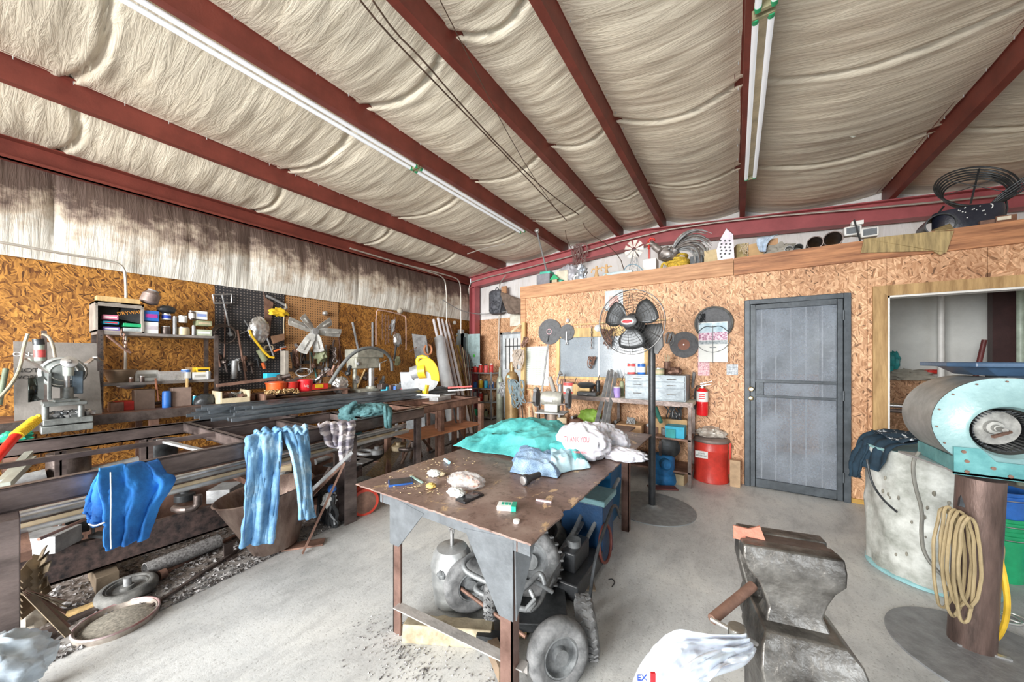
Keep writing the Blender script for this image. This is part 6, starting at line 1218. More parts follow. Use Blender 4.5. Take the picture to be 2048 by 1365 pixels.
# pale tubes leaning at far left, watering broom handle
for k, (a, b_, l) in enumerate((((4, 966, 1.9), (58, 908, 2.3), 'upper pale square tube leaning at the far left under the rack'), ((10, 972, 1.85), (64, 918, 2.25), 'lower pale square tube leaning at the far left under the rack'))):
    tag(MB().bar(pt(a[0], a[1], d=a[2]), pt(b_[0], b_[1], d=b_[2]), .035, .035).build('pale_tube', mat('pale_green_grey', (.5, .55, .5), .35, .4)), l, 'tube')
t = thing('broom_handle', 'red pole with a yellow ribbed grip leaning in at the left edge', 'handle', pt(-20, 935, d=1.3)); p, q, r_ = pt(-40, 955, d=1.35), pt(32, 872, d=1.5), pt(72, 840, d=1.6)
MB().cyl(p, q, .016, n=18).build('pole', mat('glossy_red', (.75, .02, .01), .25), t); m = MB(); m.cyl(q, r_, .018, .019, 18)
for k in range(12): a = q + (r_ - q) * (k + .5) / 12; d = (r_ - q).normalized(); m.cyl(a - d * .003, a + d * .003, .021, n=18)
m.build('grip', YEL, t); MB().torus(r_ + (r_ - q).normalized() * .012, (.3, -1, .2), .016, .005, 20, 8).build('hang_loop', YEL, t)
blob('green_ribbon', pt(30, 875, X=-4.75), .08, mat('green_strap', (.02, .35, .22), .5), 'green strap bunched behind the red pole', 'strap', .5, rx=.5, rz=.6)
# bright bag corner at lower left edge
m = MB(); crease(m, pt(-25, 1350, d=.95), .11, .25, 3.3, 1, 1, .8); tag(m.build('pale_bag', mat('pale_blue_bag', (.55, .65, .75), .35), ang=180), 'pale blue plastic bag at the lower left edge', 'bag')
m = MB(); m.prism([pt(-30, 1300, d=.98), pt(26, 1303, d=.98), pt(-5, 1345, d=.96), pt(-30, 1350, d=.96)], (0, .02, 0)); tag(m.build('green_box_corner', mat('mint', (.25, .65, .52), .4)), 'corner of a mint green box at the lower left edge', 'box')
# ================================================================ the work table
TZ = .75; TX0, TX1, TY0, TY1 = -1.80, -.655, 1.13, 3.38
def tops():
    m, N, L, b = nmat('table_steel'); tc = N.new('ShaderNodeTexCoord')
    def nz(s, d=8, r=.65, sc=(1, 1, 1), di=0):
        mp = N.new('ShaderNodeMapping'); L.new(tc.outputs['Object'], mp.inputs[0]); mp.inputs['Scale'].default_value = sc
        n = N.new('ShaderNodeTexNoise'); n.inputs['Scale'].default_value = s; n.inputs['Detail'].default_value = d; n.inputs['Roughness'].default_value = r; n.inputs['Distortion'].default_value = di; L.new(mp.outputs[0], n.inputs['Vector']); return n.outputs['Fac']
    r1 = ramp(N, [(.3, (.13, .085, .07)), (.5, (.25, .17, .145)), (.68, (.40, .31, .27))]); L.new(nz(2.2, 10, .7), r1.inputs[0])
    r2 = ramp(N, [(.585, (0, 0, 0)), (.63, (1, 1, 1))]); L.new(nz(9, 8, .7, (1, .6, 1), .6), r2.inputs[0])
    c = mixc(N, L, r2.outputs[0], r1.outputs[0], (.62, .44, .26))
    r3 = ramp(N, [(.38, (.35, .3, .28)), (.48, (1, 1, 1))]); L.new(nz(26, 6, .7), r3.inputs[0]); c = mixc(N, L, .6, c, r3.outputs[0], 'MULTIPLY')
    L.new(c, b.inputs['Base Color']); b.inputs['Roughness'].default_value = .42; b.inputs['Metallic'].default_value = .25
    bp = N.new('ShaderNodeBump'); bp.inputs['Strength'].default_value = .3; bp.inputs['Distance'].default_value = .003; L.new(nz(30), bp.inputs['Height']); L.new(bp.outputs[0], b.inputs['Normal']); return m
t = thing('work_table', 'large steel plate work table with scratched brown top in the centre', 'table', (-1.23, 2.2, 0))
m = MB(); R = random.Random(4); e = []
n = 60
for k in range(n): u = k / n; e.append((TX0 + (TX1 - TX0) * u, TY0 + .006 * noise.noise(V((u * 30, 0, 0)))))
for k in range(n): u = k / n; e.append((TX1 + .008 * noise.noise(V((u * 40, 5, 0))) - (.03 if .14 < u < .16 else 0), TY0 + (TY1 - TY0) * u))
e += [(TX1, TY1), (TX0, TY1)]
m.prism([(x, y, TZ - .008) for x, y in e], (0, 0, .008)); m.build('top', tops(), t, smooth=False)
TG = mat('table_grey', (.15, .165, .18), .45, .4, .25, 8)
m = MB(); m.bb((-1.62, TY0 + .03, TZ - .07), (TX1 - .02, TY0 + .036, TZ - .009)); m.bb((-1.62, TY0 + .03, TZ - .014), (TX1 - .02, TY0 + .08, TZ - .009)); m.build('front_apron', TG, t)
m = MB(); m.bb((-.74, TY0 + .03, TZ - .07), (-.734, TY1 - .05, TZ - .009)); m.build('side_apron', RUST, t); m = MB(); m.bb((-1.60, TY0 + .03, TZ - .07), (-1.594, TY1 - .05, TZ - .009)); m.build('side_apron', RUST, t)
def gus(x0, x1, y): return [(x0, y, TZ - .01), (x1, y, TZ - .01), (x0 + (.03 if x1 > x0 else -.03), y, TZ - .33), (x0, y, TZ - .33)]
LM = mat('leg_brown', (.16, .085, .065), .4, .5, .35, 5, col2=(.28, .17, .14))
for x, y, s_ in ((-1.50, TY0 + .045, 1), (-.80, TY0 + .045, -1), (-1.50, TY1 - .45, 1), (-.78, TY1 - .45, -1)):
    m = MB(); m.bb((x - .03, y, 0), (x + .03, y + .006, TZ - .01)); m.bb((x - .03 if s_ > 0 else x + .024, y, 0), (x - .024 if s_ > 0 else x + .03, y + .055, TZ - .01)); m.build('leg', LM, t, smooth=False)
for x, s_ in ((-1.535, 1), (-.755, -1)):
    y = TY0 + .028; m = MB(); m.prism([(x, y, TZ - .02), (x + s_ * .26, y, TZ - .05), (x + s_ * .07, y, TZ - .36 if s_ < 0 else TZ - .27), (x, y, TZ - .36 if s_ < 0 else TZ - .27)], (0, .006, 0)); m.build('gusset', TG, t, smooth=False)
m = MB(); m.prism([(-.745, TY0 + .03, TZ - .02), (-.70, TY0 + .12, TZ - .05), (-.745, TY0 + .04, TZ - .36)], (-.005, 0, 0)); m.build('gusset', TG, t, smooth=False)
m = MB(); a, b_ = V((-1.48, TY0 + .03, .17)), V((-.74, TY0 + .10, .16)); m.bar(a, b_, .05, .006); m.bar(a - V((0, -.02, .02)), b_ - V((0, -.02, .02)), .006, .045); m.build('brace', mat('brace_pale', (.5, .48, .46), .45, .4, .3, 7), t, smooth=False)
# ---- things on the table
def tt(px, py, h=0): return pt(px, py, z=TZ + h)
TEALC = mat('teal_sheet', (.04, .34, .35), .8, 0, .25, 5, col2=(.12, .52, .51), bump=.2)
def sheet_cloth(name, cs_, hfun, mt, label, cat, n=90, solid=.003):
    P = [V(c) for c in cs_]
    def fn(u, v):
        # wavy outline
        uu_ = u + .03 * math.sin(v * 9) * (1 if abs(u - .5) > .4 else 0); vv_ = v + .03 * math.sin(u * 11 + 1)
        p = (P[0] * (1 - uu_) + P[1] * uu_) * (1 - vv_) + (P[3] * (1 - uu_) + P[2] * uu_) * vv_
        p.x += .03 * noise.noise(V((u * 4, v * 4, 1))); p.y += .03 * noise.noise(V((u * 4, v * 4, 2)))
        p.z = TZ + .006 + max(0, hfun(u, v, p)); return p
    m = MB(); m.grid(fn, n, n); o = m.build(name, mt, solid=solid, ang=180); tag(o, label, cat); return o
def ridge(p, f, s, w=1): 
    q = V((p.x * f, p.y * f * w, s)); return (1 - abs(noise.noise(q)) * 2.2)
def h1(u, v, p):
    env = min(1, 5 * min(u, 1 - u, v, 1 - v) + .12)
    return env * (.05 + .09 * math.exp(-((u - .55) ** 2 + (v - .6) ** 2) * 7) + .03 * ridge(p, 2.4, 1, 1.6) + .022 * ridge(p, 5, 4, .5) + .012 * ridge(p, 10, 7, .5) + .006 * ridge(p, 20, 9, .6))
sheet_cloth('teal_sheet', (tt(903, 897) , tt(1080, 930), tt(1245, 910), tt(1005, 848)), h1, TEALC, 'large crumpled teal sheet spread over the far half of the table', 'sheet', 150)
sheet_cloth('teal_cloth_fold', (tt(1085, 925), tt(1150, 940), tt(1215, 905), tt(1120, 890)), h1, TEALC, 'folded corner of teal cloth behind the blue towel', 'cloth', 60)
def h2(u, v, p):
    env = min(1, 7 * min(u, 1 - u, v, 1 - v)); return env * (.035 + .03 * math.exp(-((u - .4) ** 2 + (v - .5) ** 2) * 8) + .022 * ridge(p, 6, 11) + .012 * ridge(p, 14, 3))
TOW = mat('towel_blue', (.20, .36, .62), .95, 0, .25, 9, col2=(.42, .58, .78), bump=.8, bs=200)
sheet_cloth('blue_towel', (tt(1020, 948), tt(1115, 958), tt(1120, 910), tt(1032, 905)), h2, TOW, 'crumpled light blue towel in front of the teal sheet', 'towel', 70, .006)
sheet_cloth('blue_shirt', (tt(1095, 953), tt(1180, 938), tt(1150, 912), tt(1090, 912)), h2, mat('pale_blue_cloth', (.32, .55, .68), .85, 0, .2, 8, col2=(.52, .72, .8)), 'pale blue cloth lying right of the blue towel', 'cloth', 60, .004)
t = thing('flashlight', 'black flashlight sticking out of the blue towel', 'flashlight', tt(1055, 958)); p, q = tt(1046, 962, .03), tt(1078, 950, .035); d = (q - p).normalized()
MB().lathe([(.026, 0), (.03, .004), (.03, .03), (.02, .05), (.017, .13)], p, d, 24).build('barrel', BLACK, t); MB().lathe([(.024, -.002), (.02, -.004)], p, d, 24).build('lens', SILVER, t)
# plastic bags at the far end of the table
WBG = mat('thin_white_bag', (.62, .62, .68), .3, 0, .1, 9, bump=.5, bs=14); WBG.node_tree.nodes['Principled BSDF'].inputs['Subsurface Weight'].default_value = .1
t = thing('shopping_bag', 'full white shopping bag with red lettering at the far end of the table', 'bag', tt(1165, 890)); cb_ = tt(1166, 884, .12)
m = MB(); crease(m, cb_, .175, .16, 7.7, 1.1, .9, .78, flat=.115, n=34); m.build('bag_body', WBG, t, ang=180)
d_ = V((-cb_.x, -cb_.y, 0)).normalized(); rt = V((-d_.y, d_.x, 0)); 
text('THANK YOU', 'bag_lettering', cb_ + d_ * .205 + V((0, 0, .06)) - rt * .04, rt, V((0, 0, 1)) - d_ * .35, .035, INKR, t, wide=.16); text('PLEASE REUSE', 'bag_lettering', cb_ + d_ * .212 - V((0, 0, .02)) - rt * .02, rt, V((0, 0, 1)), .012, INKR, t, wide=.09)
for px, py, r, sd, l in ((1205, 852, .12, 2, 'thin white bag behind the shopping bag'), (1228, 862, .10, 6, 'greyish bag slumped right of the shopping bag')):
    m = MB(); crease(m, tt(px, py + 22, r * .85), r, .25, sd, 1.1, .9, .9, flat=r * .8); tag(m.build('plastic_bag', WBG, ang=180), l, 'bag')
m = MB(); c = tt(1238, 908, .045); crease(m, c, .12, .3, 9.1, 1.5, .7, .38, flat=.04, n=30); m.v = [p for p in m.v]; tag(m.build('flat_plastic_bag', WBG, ang=180), 'flat crumpled white bag hanging over the right table edge', 'bag')
blob('brown_rag', tt(1215, 893, .035), .08, mat('rag_brown', (.40, .33, .26), .8), 'brown rag between the bags at the table end', 'rag', .5, 3, 5, .03, 1.5, 1, .45, 18)
p, q = tt(1187, 893, .025), tt(1212, 903, .025); tag(MB().cyl(p, q, .02, n=16).build('grey_handle', mat('grey_blue', (.18, .22, .27), .6)), 'grey foam handle lying in front of the shopping bag', 'handle')
# clear bag with red items
t = thing('clear_bag', 'clear plastic bag with reddish wrappers in the middle of the table', 'bag', tt(935, 968)); c = tt(932, 962, .03)
m = MB(); crease(m, c, .085, .25, 2.2, 1.3, .9, .5, flat=.024, n=28); m.build('film', mat('film', (.9, .9, .9), .12, 0, .02, 5, bump=.4, bs=20, alpha=.28), t, ang=180)
for k in range(5): R = random.Random(k); MB().ball(c + V(((k - 2) * .035, (R.random() - .5) * .05, .0)), .028, 8, .6, 4, k, .018, 1.2, 1, .6).build('wrapper', mat('salmon', (.75, .30, .22), .6, 0, .3, 30, col2=(.85, .7, .6)), t)
for px, py, r, sd, mt, l in ((868, 947, .032, 3, PAPER, 'crumpled white tissue left of the clear bag'), (912, 985, .037, 8, PAPER, 'white tissue in front of the clear bag'), (945, 972, .02, 5, PAPER, 'small tissue at the right end of the clear bag'), (862, 972, .022, 1, mat('ochre', (.60, .42, .12), .7), 'crumpled ochre paper beside the notebook'), (882, 948, .022, 12, TAN, 'small tan tissue scrap right of the white one'), (1245, 892, .012, 9, WHITE, 'tiny white wad near the far right table corner')):
    m = MB(); crease(m, tt(px, py, r * .6), r, .35, sd, 1.3, 1, .6, flat=r * .55, n=18); tag(m.build('tissue', mt, ang=180), l, 'tissue')
def slab(name, px, py, w_, d__, h, rz, mt, label, cat, parts=()):
    c = tt(px, py); t = thing(name, label, cat, c); MB().box(c + V((0, 0, h / 2)), (w_, d__, h), rz).build('body', mt, t, bevel=.0015)
    for pn, (ox, oy), (pw, pd), pmt in parts: R3 = Matrix.Rotation(rz, 3, 'Z'); MB().box(c + R3 @ V((ox, oy, 0)) + V((0, 0, h + .0006)), (pw, pd, .001), rz).build(pn, pmt, t)
    return t, c
slab('tablet', 801, 966, .13, .10, .010, .95, mat('tablet_blue', (.02, .08, .28), .3), 'blue edged dark tablet near the left corner of the table', 'tablet', [('screen', (0, 0), (.118, .088), mat('black_glass', (.02, .02, .022), .1, bump=0))])
slab('phone', 940, 997, .07, .135, .010, -.1, mat('phone_black', (.02, .02, .022), .25), 'black phone in the middle of the front table edge', 'phone', [('screen', (0, 0), (.062, .125), MATS['black_glass'])])
tag(MB().bar(tt(822, 953, .006), tt(845, 966, .006), .012, .006).build('green_pen', mat('mint_pen', (.35, .55, .5), .4)), 'pale green marker behind the tablet', 'pen')
t = thing('glue_stick', 'small pale blue lighter lying behind the tissue', 'lighter', tt(895, 923)); MB().cyl(tt(890, 920, .012), tt(898, 926, .012), .011, n=12).build('body', mat('lighter_blue', (.4, .62, .75), .35), t)
t, c = slab('cigarette_pack', 1014, 1018, .088, .055, .022, .45, PAPER, 'white and green cigarette pack near the front table edge', 'pack')
R3 = Matrix.Rotation(.45, 3, 'Z'); MB().box(c + R3 @ V((.034, 0, .011)), (.022, .0565, .0235), .45).build('green_end', mat('pack_green', (.02, .42, .28), .4), t)
for k, (ox, w_) in enumerate(((-.02, .012), (-.002, .016), (.014, .01))): MB().box(c + R3 @ V((ox, .004, .0226)), (w_, .03, .001), .45).build('printed_mark', mat('pack_green', (.02, .42, .28), .4), t)
t = thing('bottle_cap', 'white bottle cap on the front right part of the table', 'cap', tt(1033, 1046)); MB().lathe([(.014, 0), (.0145, .002), (.0145, .012), (.012, .013)], tt(1033, 1046), n=24).build('cap', WHITE, t)
tag(MB().bar(tt(1072, 1000, .005), tt(1103, 1005, .005), .012, .008).build('pink_lighter', mat('pink_plastic2', (.7, .55, .62), .35)), 'pink and white pocket knife near the right table edge', 'knife')
# flakes of dirt on the left part
m = MB(); R = random.Random(9)
for k in range(170):
    px = 770 + 180 * R.random(); py = 915 + 75 * R.random(); c = tt(px, py, .002)
    if c.x < TX0 + .03 or c.y < TY0 + .03: continue
    a = R.random() * 3; s_ = .003 + .012 * R.random() ** 2; d = V((math.cos(a), math.sin(a), 0)) * s_; e_ = V((-math.sin(a), math.cos(a), 0)) * s_ * .6
    m.add([c - d, c + e_, c + d, c - e_, c + V((0, 0, .003))], [(0, 1, 4), (1, 2, 4), (2, 3, 4), (3, 0, 4)])
o = m.build('rust_flakes', mat('flake', (.45, .35, .22), .8), smooth=False); o['kind'] = 'stuff'; tag(o, 'tan flakes of scale scattered on the left of the table top', 'flakes')
# ================================================================ under the table
DG = mat('dusty_steel', (.17, .18, .19), .5, .4, .3, 9, col2=(.34, .36, .37)); DRUB = mat('dusty_rubber', (.12, .125, .13), .85, 0, .3, 14, col2=(.24, .245, .25))
wheel('large_wheel', (-.66, 1.38, .15), (.80, -.58, .1), .148, .045, 'largest rubber wheel leaning at the right front table leg', hub=DG, tm=DRUB, hubr=.58)
wheel('treaded_wheel', (-.62, 1.62, .13), (.86, .45, .12), .13, .05, 'treaded wheel behind the large one at the right', hub=DG, tm=DRUB, tread=22)
wheel('plain_wheel', (-1.27, 1.50, .17), (.80, -.60, .08), .15, .045, 'smooth rubber wheel leaning beside the silver tank', hub=DG, tm=DRUB, hubr=.5)
wheel('narrow_treaded_wheel', (-1.11, 1.52, .18), (.93, .35, .0), .13, .035, 'narrow treaded wheel right of the smooth wheel', hub=DG, tm=DRUB, tread=24)
wheel('big_treaded_tyre', (-1.05, 1.80, .22), (.55, -.75, .5), .19, .07, 'big treaded tyre lying on the pile under the table', hub=DG, tm=DRUB, tread=26)
wheel('flat_disc_tyre', (-1.25, 2.25, .14), (.1, -.2, 1), .22, .06, 'dark tyre lying flat behind the tanks', hub=BLKM, hubr=.7)
t = thing('abrasive_disc', 'light round disc lying on the dark tyre', 'disc', (-1.2, 2.15, .2)); MB().lathe([(.075, 0), (.075, .01), (.01, .011)], (-1.22, 2.12, .215), (.1, -.2, 1), 30).build('disc', mat('disc_tan', (.42, .36, .3), .7), t)
t = thing('abrasive_disc', 'smaller brown disc behind the round light disc', 'disc', (-1.4, 2.3, .2)); MB().lathe([(.05, 0), (.05, .01), (.01, .011)], (-1.42, 2.3, .21), (.1, -.2, 1), 30).build('disc', RUST, t)
TK = mat('tank_silver', (.42, .44, .45), .4, .4, .25, 7, col2=(.58, .60, .60))
t = thing('silver_tank', 'dusty silver pressure tank beside the left front table leg', 'tank', (-1.42, 1.50, 0)); c = V((-1.43, 1.52, 0))
MB().lathe([(.08, 0), (.10, .01), (.105, .04), (.12, .16), (.12, .22), (.125, .225), (.125, .24), (.118, .25), (.112, .29), (.09, .325), (.05, .335)], c, n=32).build('shell', TK, t)
MB().tube([c + V((0, 0, .33)), c + V((0, 0, .42)), c + V((0, 0, .43))], .012, 10).build('valve', SILVER, t); MB().tube([c + V((-.02, 0, .41)), c + V((-.02, 0, .49))], .004, 6).tube([c + V((.015, 0, .41)), c + V((.015, 0, .49))], .004, 6).tube([c + V((-.02, 0, .43)), c + V((.015, 0, .43))], .004, 6).build('fork', SILVER, t)
MB().ball(c + V((.03, -.11, .225)), .025, 8, .6).build('clamp', DG, t)
t = thing('second_tank', 'second silver tank with a dark cloth on its top behind the first', 'tank', (-1.47, 1.85, 0)); c = V((-1.45, 1.88, 0))
MB().lathe([(.10, 0), (.115, .03), (.115, .30), (.13, .31), (.13, .335), (.115, .35), (.07, .40)], c, n=32).build('shell', TK, t); MB().torus(c + V((0, 0, .32)), (0, 0, 1), .13, .013, 36, 8).build('band', BLKM, t)
m = MB(); crease(m, c + V((.0, -.02, .43)), .11, .35, 5, 1, 1, .75, n=22); tag(m.build('dark_cloth', DT, ang=180), 'dark crumpled cloth on top of the second tank', 'cloth')
tangle(c + V((.06, -.12, .44)), .03, 5, .006, DT, 'dark_cord', 'dark cord loops hanging from the dark cloth', 'cord', 4)
tag(MB().cyl(c + V((0, 0, .44)), pt(906, 1040, d=2.6), .010, n=10).build('wooden_stick', WOODY), 'pale stick standing up from the dark cloth', 'stick')
# hand truck frame
def w2(px, py, z): return pt(px, py, z=z)
t = thing('hand_truck', 'grey tubular hand truck lying on its side under the table', 'hand truck', (-.85, 1.7, 0))
MB().tube([w2(970, 1135, .30), w2(962, 1112, .33), w2(950, 1105, .35), w2(930, 1120, .34), w2(926, 1135, .32), w2(940, 1150, .30), w2(1010, 1180, .28), w2(1040, 1183, .28), w2(1062, 1165, .30), w2(1075, 1148, .32), w2(1085, 1150, .32), w2(1090, 1170, .28)], .014, 12, smooth=2).build('handle_loop', DG, t)
MB().tube([w2(968, 1165, .20), w2(952, 1172, .20), w2(952, 1185, .20), w2(1050, 1225, .16), w2(1080, 1210, .16), w2(1095, 1165, .2), w2(1160, 1040, .30), w2(1168, 1010, .34)], .014, 12, smooth=2).build('side_rail', DG, t)
MB().bar(w2(1082, 1172, .22), w2(1175, 1025, .28), .05, .012).build('flat_rail', DG, t)
for (a, b_) in (((1068, 1160, .29), (1105, 1185, .22)), ((1050, 1222, .16), (1070, 1198, .2)), ((970, 1150, .27), (990, 1200, .18))): MB().cyl(w2(*a), w2(*b_), .011, n=12).build('cross_tube', DG, t)
MB().tube([w2(1060, 1180, .22), w2(1072, 1205, .18), w2(1058, 1222, .16)], .012, 10, smooth=1).build('axle_bracket', DG, t)
tag(MB().cyl(w2(912, 1170, .17), w2(1052, 1275, .12), .010, n=10).build('steel_axle', RUST), 'long thin rusty axle rod across the pile', 'axle')
tag(MB().box((-.98, 1.75, .07), (.34, .5, .05), .5).build('battery_box', BLKM, bevel=.006), 'flat black box under the hand truck', 'box')
for k, (x, y, z, a, l) in enumerate(((-1.02, 1.38, .04, .4, 'black lever bar on the floor between the wheels'), (-.93, 1.30, .05, -.6, 'dark timber end lying on the floor by the axle'))): tag(MB().box((x, y, z), (.16, .05, .07), a).build('short_bar', BLKM if k == 0 else mat('dark_wood', (.22, .16, .11), .8)), l, 'bar')
c = w2(920, 1210, .035); t = thing('small_roller', 'small grey caster wheel on the floor in front of the smooth wheel', 'caster', c - V((0, 0, .035))); MB().lathe([(.04, -.012), (.042, 0), (.04, .012), (.015, .012), (.015, .02)], c, (.7, -.7, .2), 24).build('roller', DG, t)
t = thing('split_log', 'split pale timber block on the floor between the front legs', 'timber', (-1.2, 1.25, 0)); a, b_ = w2(812, 1250, .05), w2(985, 1262, .05)
m = MB(); d = (b_ - a).normalized(); s_ = V((-d.y, d.x, 0)); vs = []
for k in range(13):
    p = a + (b_ - a) * k / 12; q = .01 * noise.noise(V((k * .7, 0, 0))); vs += [V((p.x, p.y, 0)) - s_ * .06, V((p.x, p.y, 0)) + s_ * .06, V((p.x, p.y, .07 + q)) + s_ * (.05 + q), V((p.x, p.y, .085 - q)) - s_ * (.045 - q)]
m.add(vs, [(4 * k + j, 4 * k + (j + 1) % 4, 4 * k + 4 + (j + 1) % 4, 4 * k + 4 + j) for k in range(12) for j in range(4)] + [(0, 1, 2, 3), (51, 50, 49, 48)]); m.build('block', mat('split_wood', (.42, .34, .22), .8, 0, .35, 7, col2=(.66, .58, .42)), t, bevel=.004)
tag(MB().bar(w2(1000, 1262, .03), w2(1052, 1258, .03), .05, .05).build('wood_batten', WOODY), 'pale batten on the floor behind the right front leg', 'batten')
tag(MB().box(w2(1172, 1172, .006), (.11, .09, .01), .5).build('wood_offcut', mat('old_plank', (.3, .24, .18), .8, 0, .3, 12)), 'square wooden offcut on the floor right of the table', 'offcut')
cord('wire_bit', [w2(1217, 1160, .004), w2(1225, 1158, .004), w2(1230, 1166, .004), w2(1224, 1174, .004)], .003, BLKM, 'tiny bent wire on the floor right of the table', 'wire')
# machines and bins under the far half
t = thing('blue_bin', 'blue plastic bin under the far right side of the table', 'bin', (-.80, 2.85, 0)); c = w2(1213, 1052, 0); c = V((c.x - .1, c.y + .12, 0))
m = MB(); vs = []
for z, k in ((0, .8), (.52, 1.0), (.52, 1.08), (.55, 1.08), (.55, .96), (.02, .76)): vs += [c + V((x * .16 * k, y * .19 * k, z)) for x, y in ((-1, -1), (1, -1), (1, 1), (-1, 1))]
m.add(vs, [(4 * i + k, 4 * i + (k + 1) % 4, 4 * i + 4 + (k + 1) % 4, 4 * i + 4 + k) for i in range(5) for k in range(4)] + [(3, 2, 1, 0), (20, 21, 22, 23)]); m.build('shell', mat('bin_blue', (.01, .12, .28), .4, 0, .15, 6), t, bevel=.006)
t = thing('blue_chest', 'dark blue box with pale lid beside the blue bin', 'box', (-.95, 2.5, 0)); MB().bb((-1.1, 2.35, 0), (-.78, 2.6, .42)).build('body', mat('navy_box', (.01, .05, .13), .4), t, bevel=.01); MB().bb((-1.12, 2.33, .42), (-.76, 2.62, .46)).build('lid', mat('pale_lid', (.2, .38, .42), .4), t, bevel=.008)
t = thing('floor_jack', 'black trolley jack lying under the right table edge', 'jack', (-.8, 2.0, 0))
m = MB(); m.bb((-1.0, 1.85, .04), (-.76, 2.3, .14)); m.bb((-.92, 1.95, .14), (-.82, 2.2, .26)); m.build('chassis', BLACK, t, bevel=.01)
MB().cyl((-.86, 2.2, .2), (-.78, 2.75, .5), .014, n=12).build('handle', DG, t); MB().cyl((-.87, 2.05, .26), (-.87, 2.05, .30), .045, n=20).build('pad', DG, t)
for x in (-1.02, -.72): MB().cyl((x - .012, 1.83, .045), (x + .012, 1.83, .045), .045, n=20).build('caster', BLKM, t)
tag(MB().torus((-.76, 2.35, .17), (1, 0, .1), .12, .01, 40, 8).build('red_hoop', mat('dull_red', (.16, .04, .03), .5)), 'dull red hoop under the right table edge', 'hoop')
tag(MB().tube([(-.70, 1.85, .0), (-.68, 1.9, .3), (-.67, 2.1, .45), (-.68, 2.3, .5), (-.70, 2.5, .3)], .010, 8, smooth=2).build('bent_tube', BLKM), 'bent black tube handle standing at the right table edge', 'tube')
for k, (x, y, s_, l) in enumerate(((-1.1, 2.8, .14, 'dark bundle deep under the table'), (-1.35, 2.7, .12, 'grey bundle deep under the table'))): blob('tool_bundle', V((x, y, s_ * .7)), s_, (BLKM, DG)[k], l, 'bundle', .4, 3, k, s_ * .65, 1.2, 1.2, .8)
# small side table end with red items, right of the far end
t = thing('side_table', 'small dark steel side table beyond the work table', 'table', (-1.2, 3.8, 0)); MB().bb((-1.5, 3.6, .66), (-.96, 4.05, .675)).build('top', mat('side_top', (.27, .19, .16), .5, .3), t); MB().bb((-1.45, 3.6, .42), (-1.0, 4.02, .43)).build('lower_shelf', STEEL, t)
for x, y in ((-1.02, 3.9), (-1.12, 3.62), (-1.47, 3.62), (-1.47, 3.98)): MB().bb((x, y, 0), (x + .03, y + .03, .66)).build('leg', RUST, t)
blob('red_drill', V((-1.1, 3.72, .475)), .06, REDP, 'dull red tool on the lower shelf of the side table', 'tool', .4, rx=1.3, rz=.6); blob('green_tool', V((-1.3, 3.72, .47)), .055, OLIVE, 'olive tool on the lower shelf of the side table', 'tool', .4, rx=1.3, rz=.6)
# ================================================================ bench grinder on a pipe pedestal
c = pt(1104, 858, d=3.95); g = V((c.x, c.y, 0)); zp = .845
t = thing('grinder_pedestal', 'brown pipe pedestal with a steel plate carrying the bench grinder', 'stand', g); MB().cyl(g, g + V((0, 0, zp - .012)), .055, n=24).build('pipe', mat('tan_pipe', (.36, .28, .23), .5, .3, .25, 6), t); MB().box(g + V((0, 0, zp - .006)), (.34, .24, .012), .2).build('plate', GREYM, t); MB().lathe([(.2, 0), (.2, .01), (.06, .012)], g, n=36).build('foot', STEEL, t)
t = thing('bench_grinder', 'grey bench grinder with two wheels on the pedestal', 'grinder', g + V((0, 0, zp))); gc = g + V((0, 0, zp + .15)); ax_ = V((.97, .22, 0))
MB().lathe([(.03, -.13), (.07, -.12), (.085, -.08), (.085, .08), (.07, .12), (.03, .13)], gc, ax_, 28).build('motor', mat('grinder_grey', (.40, .40, .36), .5, .3, .25, 10), t)
MB().box(gc - V((0, 0, .10)), (.16, .12, .10), .22).build('base', MATS['grinder_grey'], t, bevel=.008); MB().box(gc + V((.0, -.088, .0)), (.09, .01, .05), .22).build('name_plate', SILVER, t)
for s_ in (-1, 1):
    q = gc + ax_ * .19 * s_; wb = MB().lathe([(.02, -.02), (.095, -.018), (.10, 0), (.095, .018), (.02, .02)], q, ax_, 32).build('wheel', DISC, t)
    m = MB(); m.lathe([(.08, -.035), (.112, -.03), (.112, .03), (.10, .032)], q + ax_ * .0, ax_, 32); m.v = [p for p in m.v]; 
    MB().tube([q + (V((0, 0, 1)) * math.cos(a) + V((-.22, .97, 0)) * math.sin(a)) * .11 for a in [k * .3 - .6 for k in range(12)]], .022, 8).build('guard', GREYM, t)
    MB().bar(q + V((0, -.1, -.04)), q + V((0, -.16, -.04)), .06, .01).build('tool_rest', STEEL, t)
MB().cyl(gc + V((.03, 0, .08)), gc + V((-.04, .02, .25)), .026, n=14).build('dust_spout', mat('grey_rubber', (.3, .28, .26), .7), t)
# ================================================================ ceiling fixtures
TUBE = mat('tube_glass', (.80, .82, .85), .2, 0, .03, 5, bump=0, emit=((.9, .95, 1), .25))
def fixture(name, x0, y0, y1, z, label, backx=None, gap=.085):
    t = thing(name, label, 'ceiling light', (x0, (y0 + y1) / 2, z))
    if backx: MB().bb((backx[0], y0, z + .03), (backx[1], y1, z + .09)).build('housing', mat('housing_cream', (.50, .42, .28), .5), t, bevel=.004)
    for k in (0, 1):
        x = x0 + gap * k; MB().cyl((x, y0 + .03, z), (x, y1 - .03, z), .019, n=18).build('tube', TUBE, t)
        for y in (y0 + .015, y1 - .015): MB().cyl((x, y - .016, z), (x, y + .016, z), .0205, n=18).build('end_cap', GREENP, t)
    for y in (y0, y1): MB().bb((x0 - .02, y - .012, z - .012), (x0 + gap + .02, y + .012, z + .05)).build('socket', mat('socket_olive', (.35, .33, .2), .5), t)
    return t
zf = CAMZ + 2.27
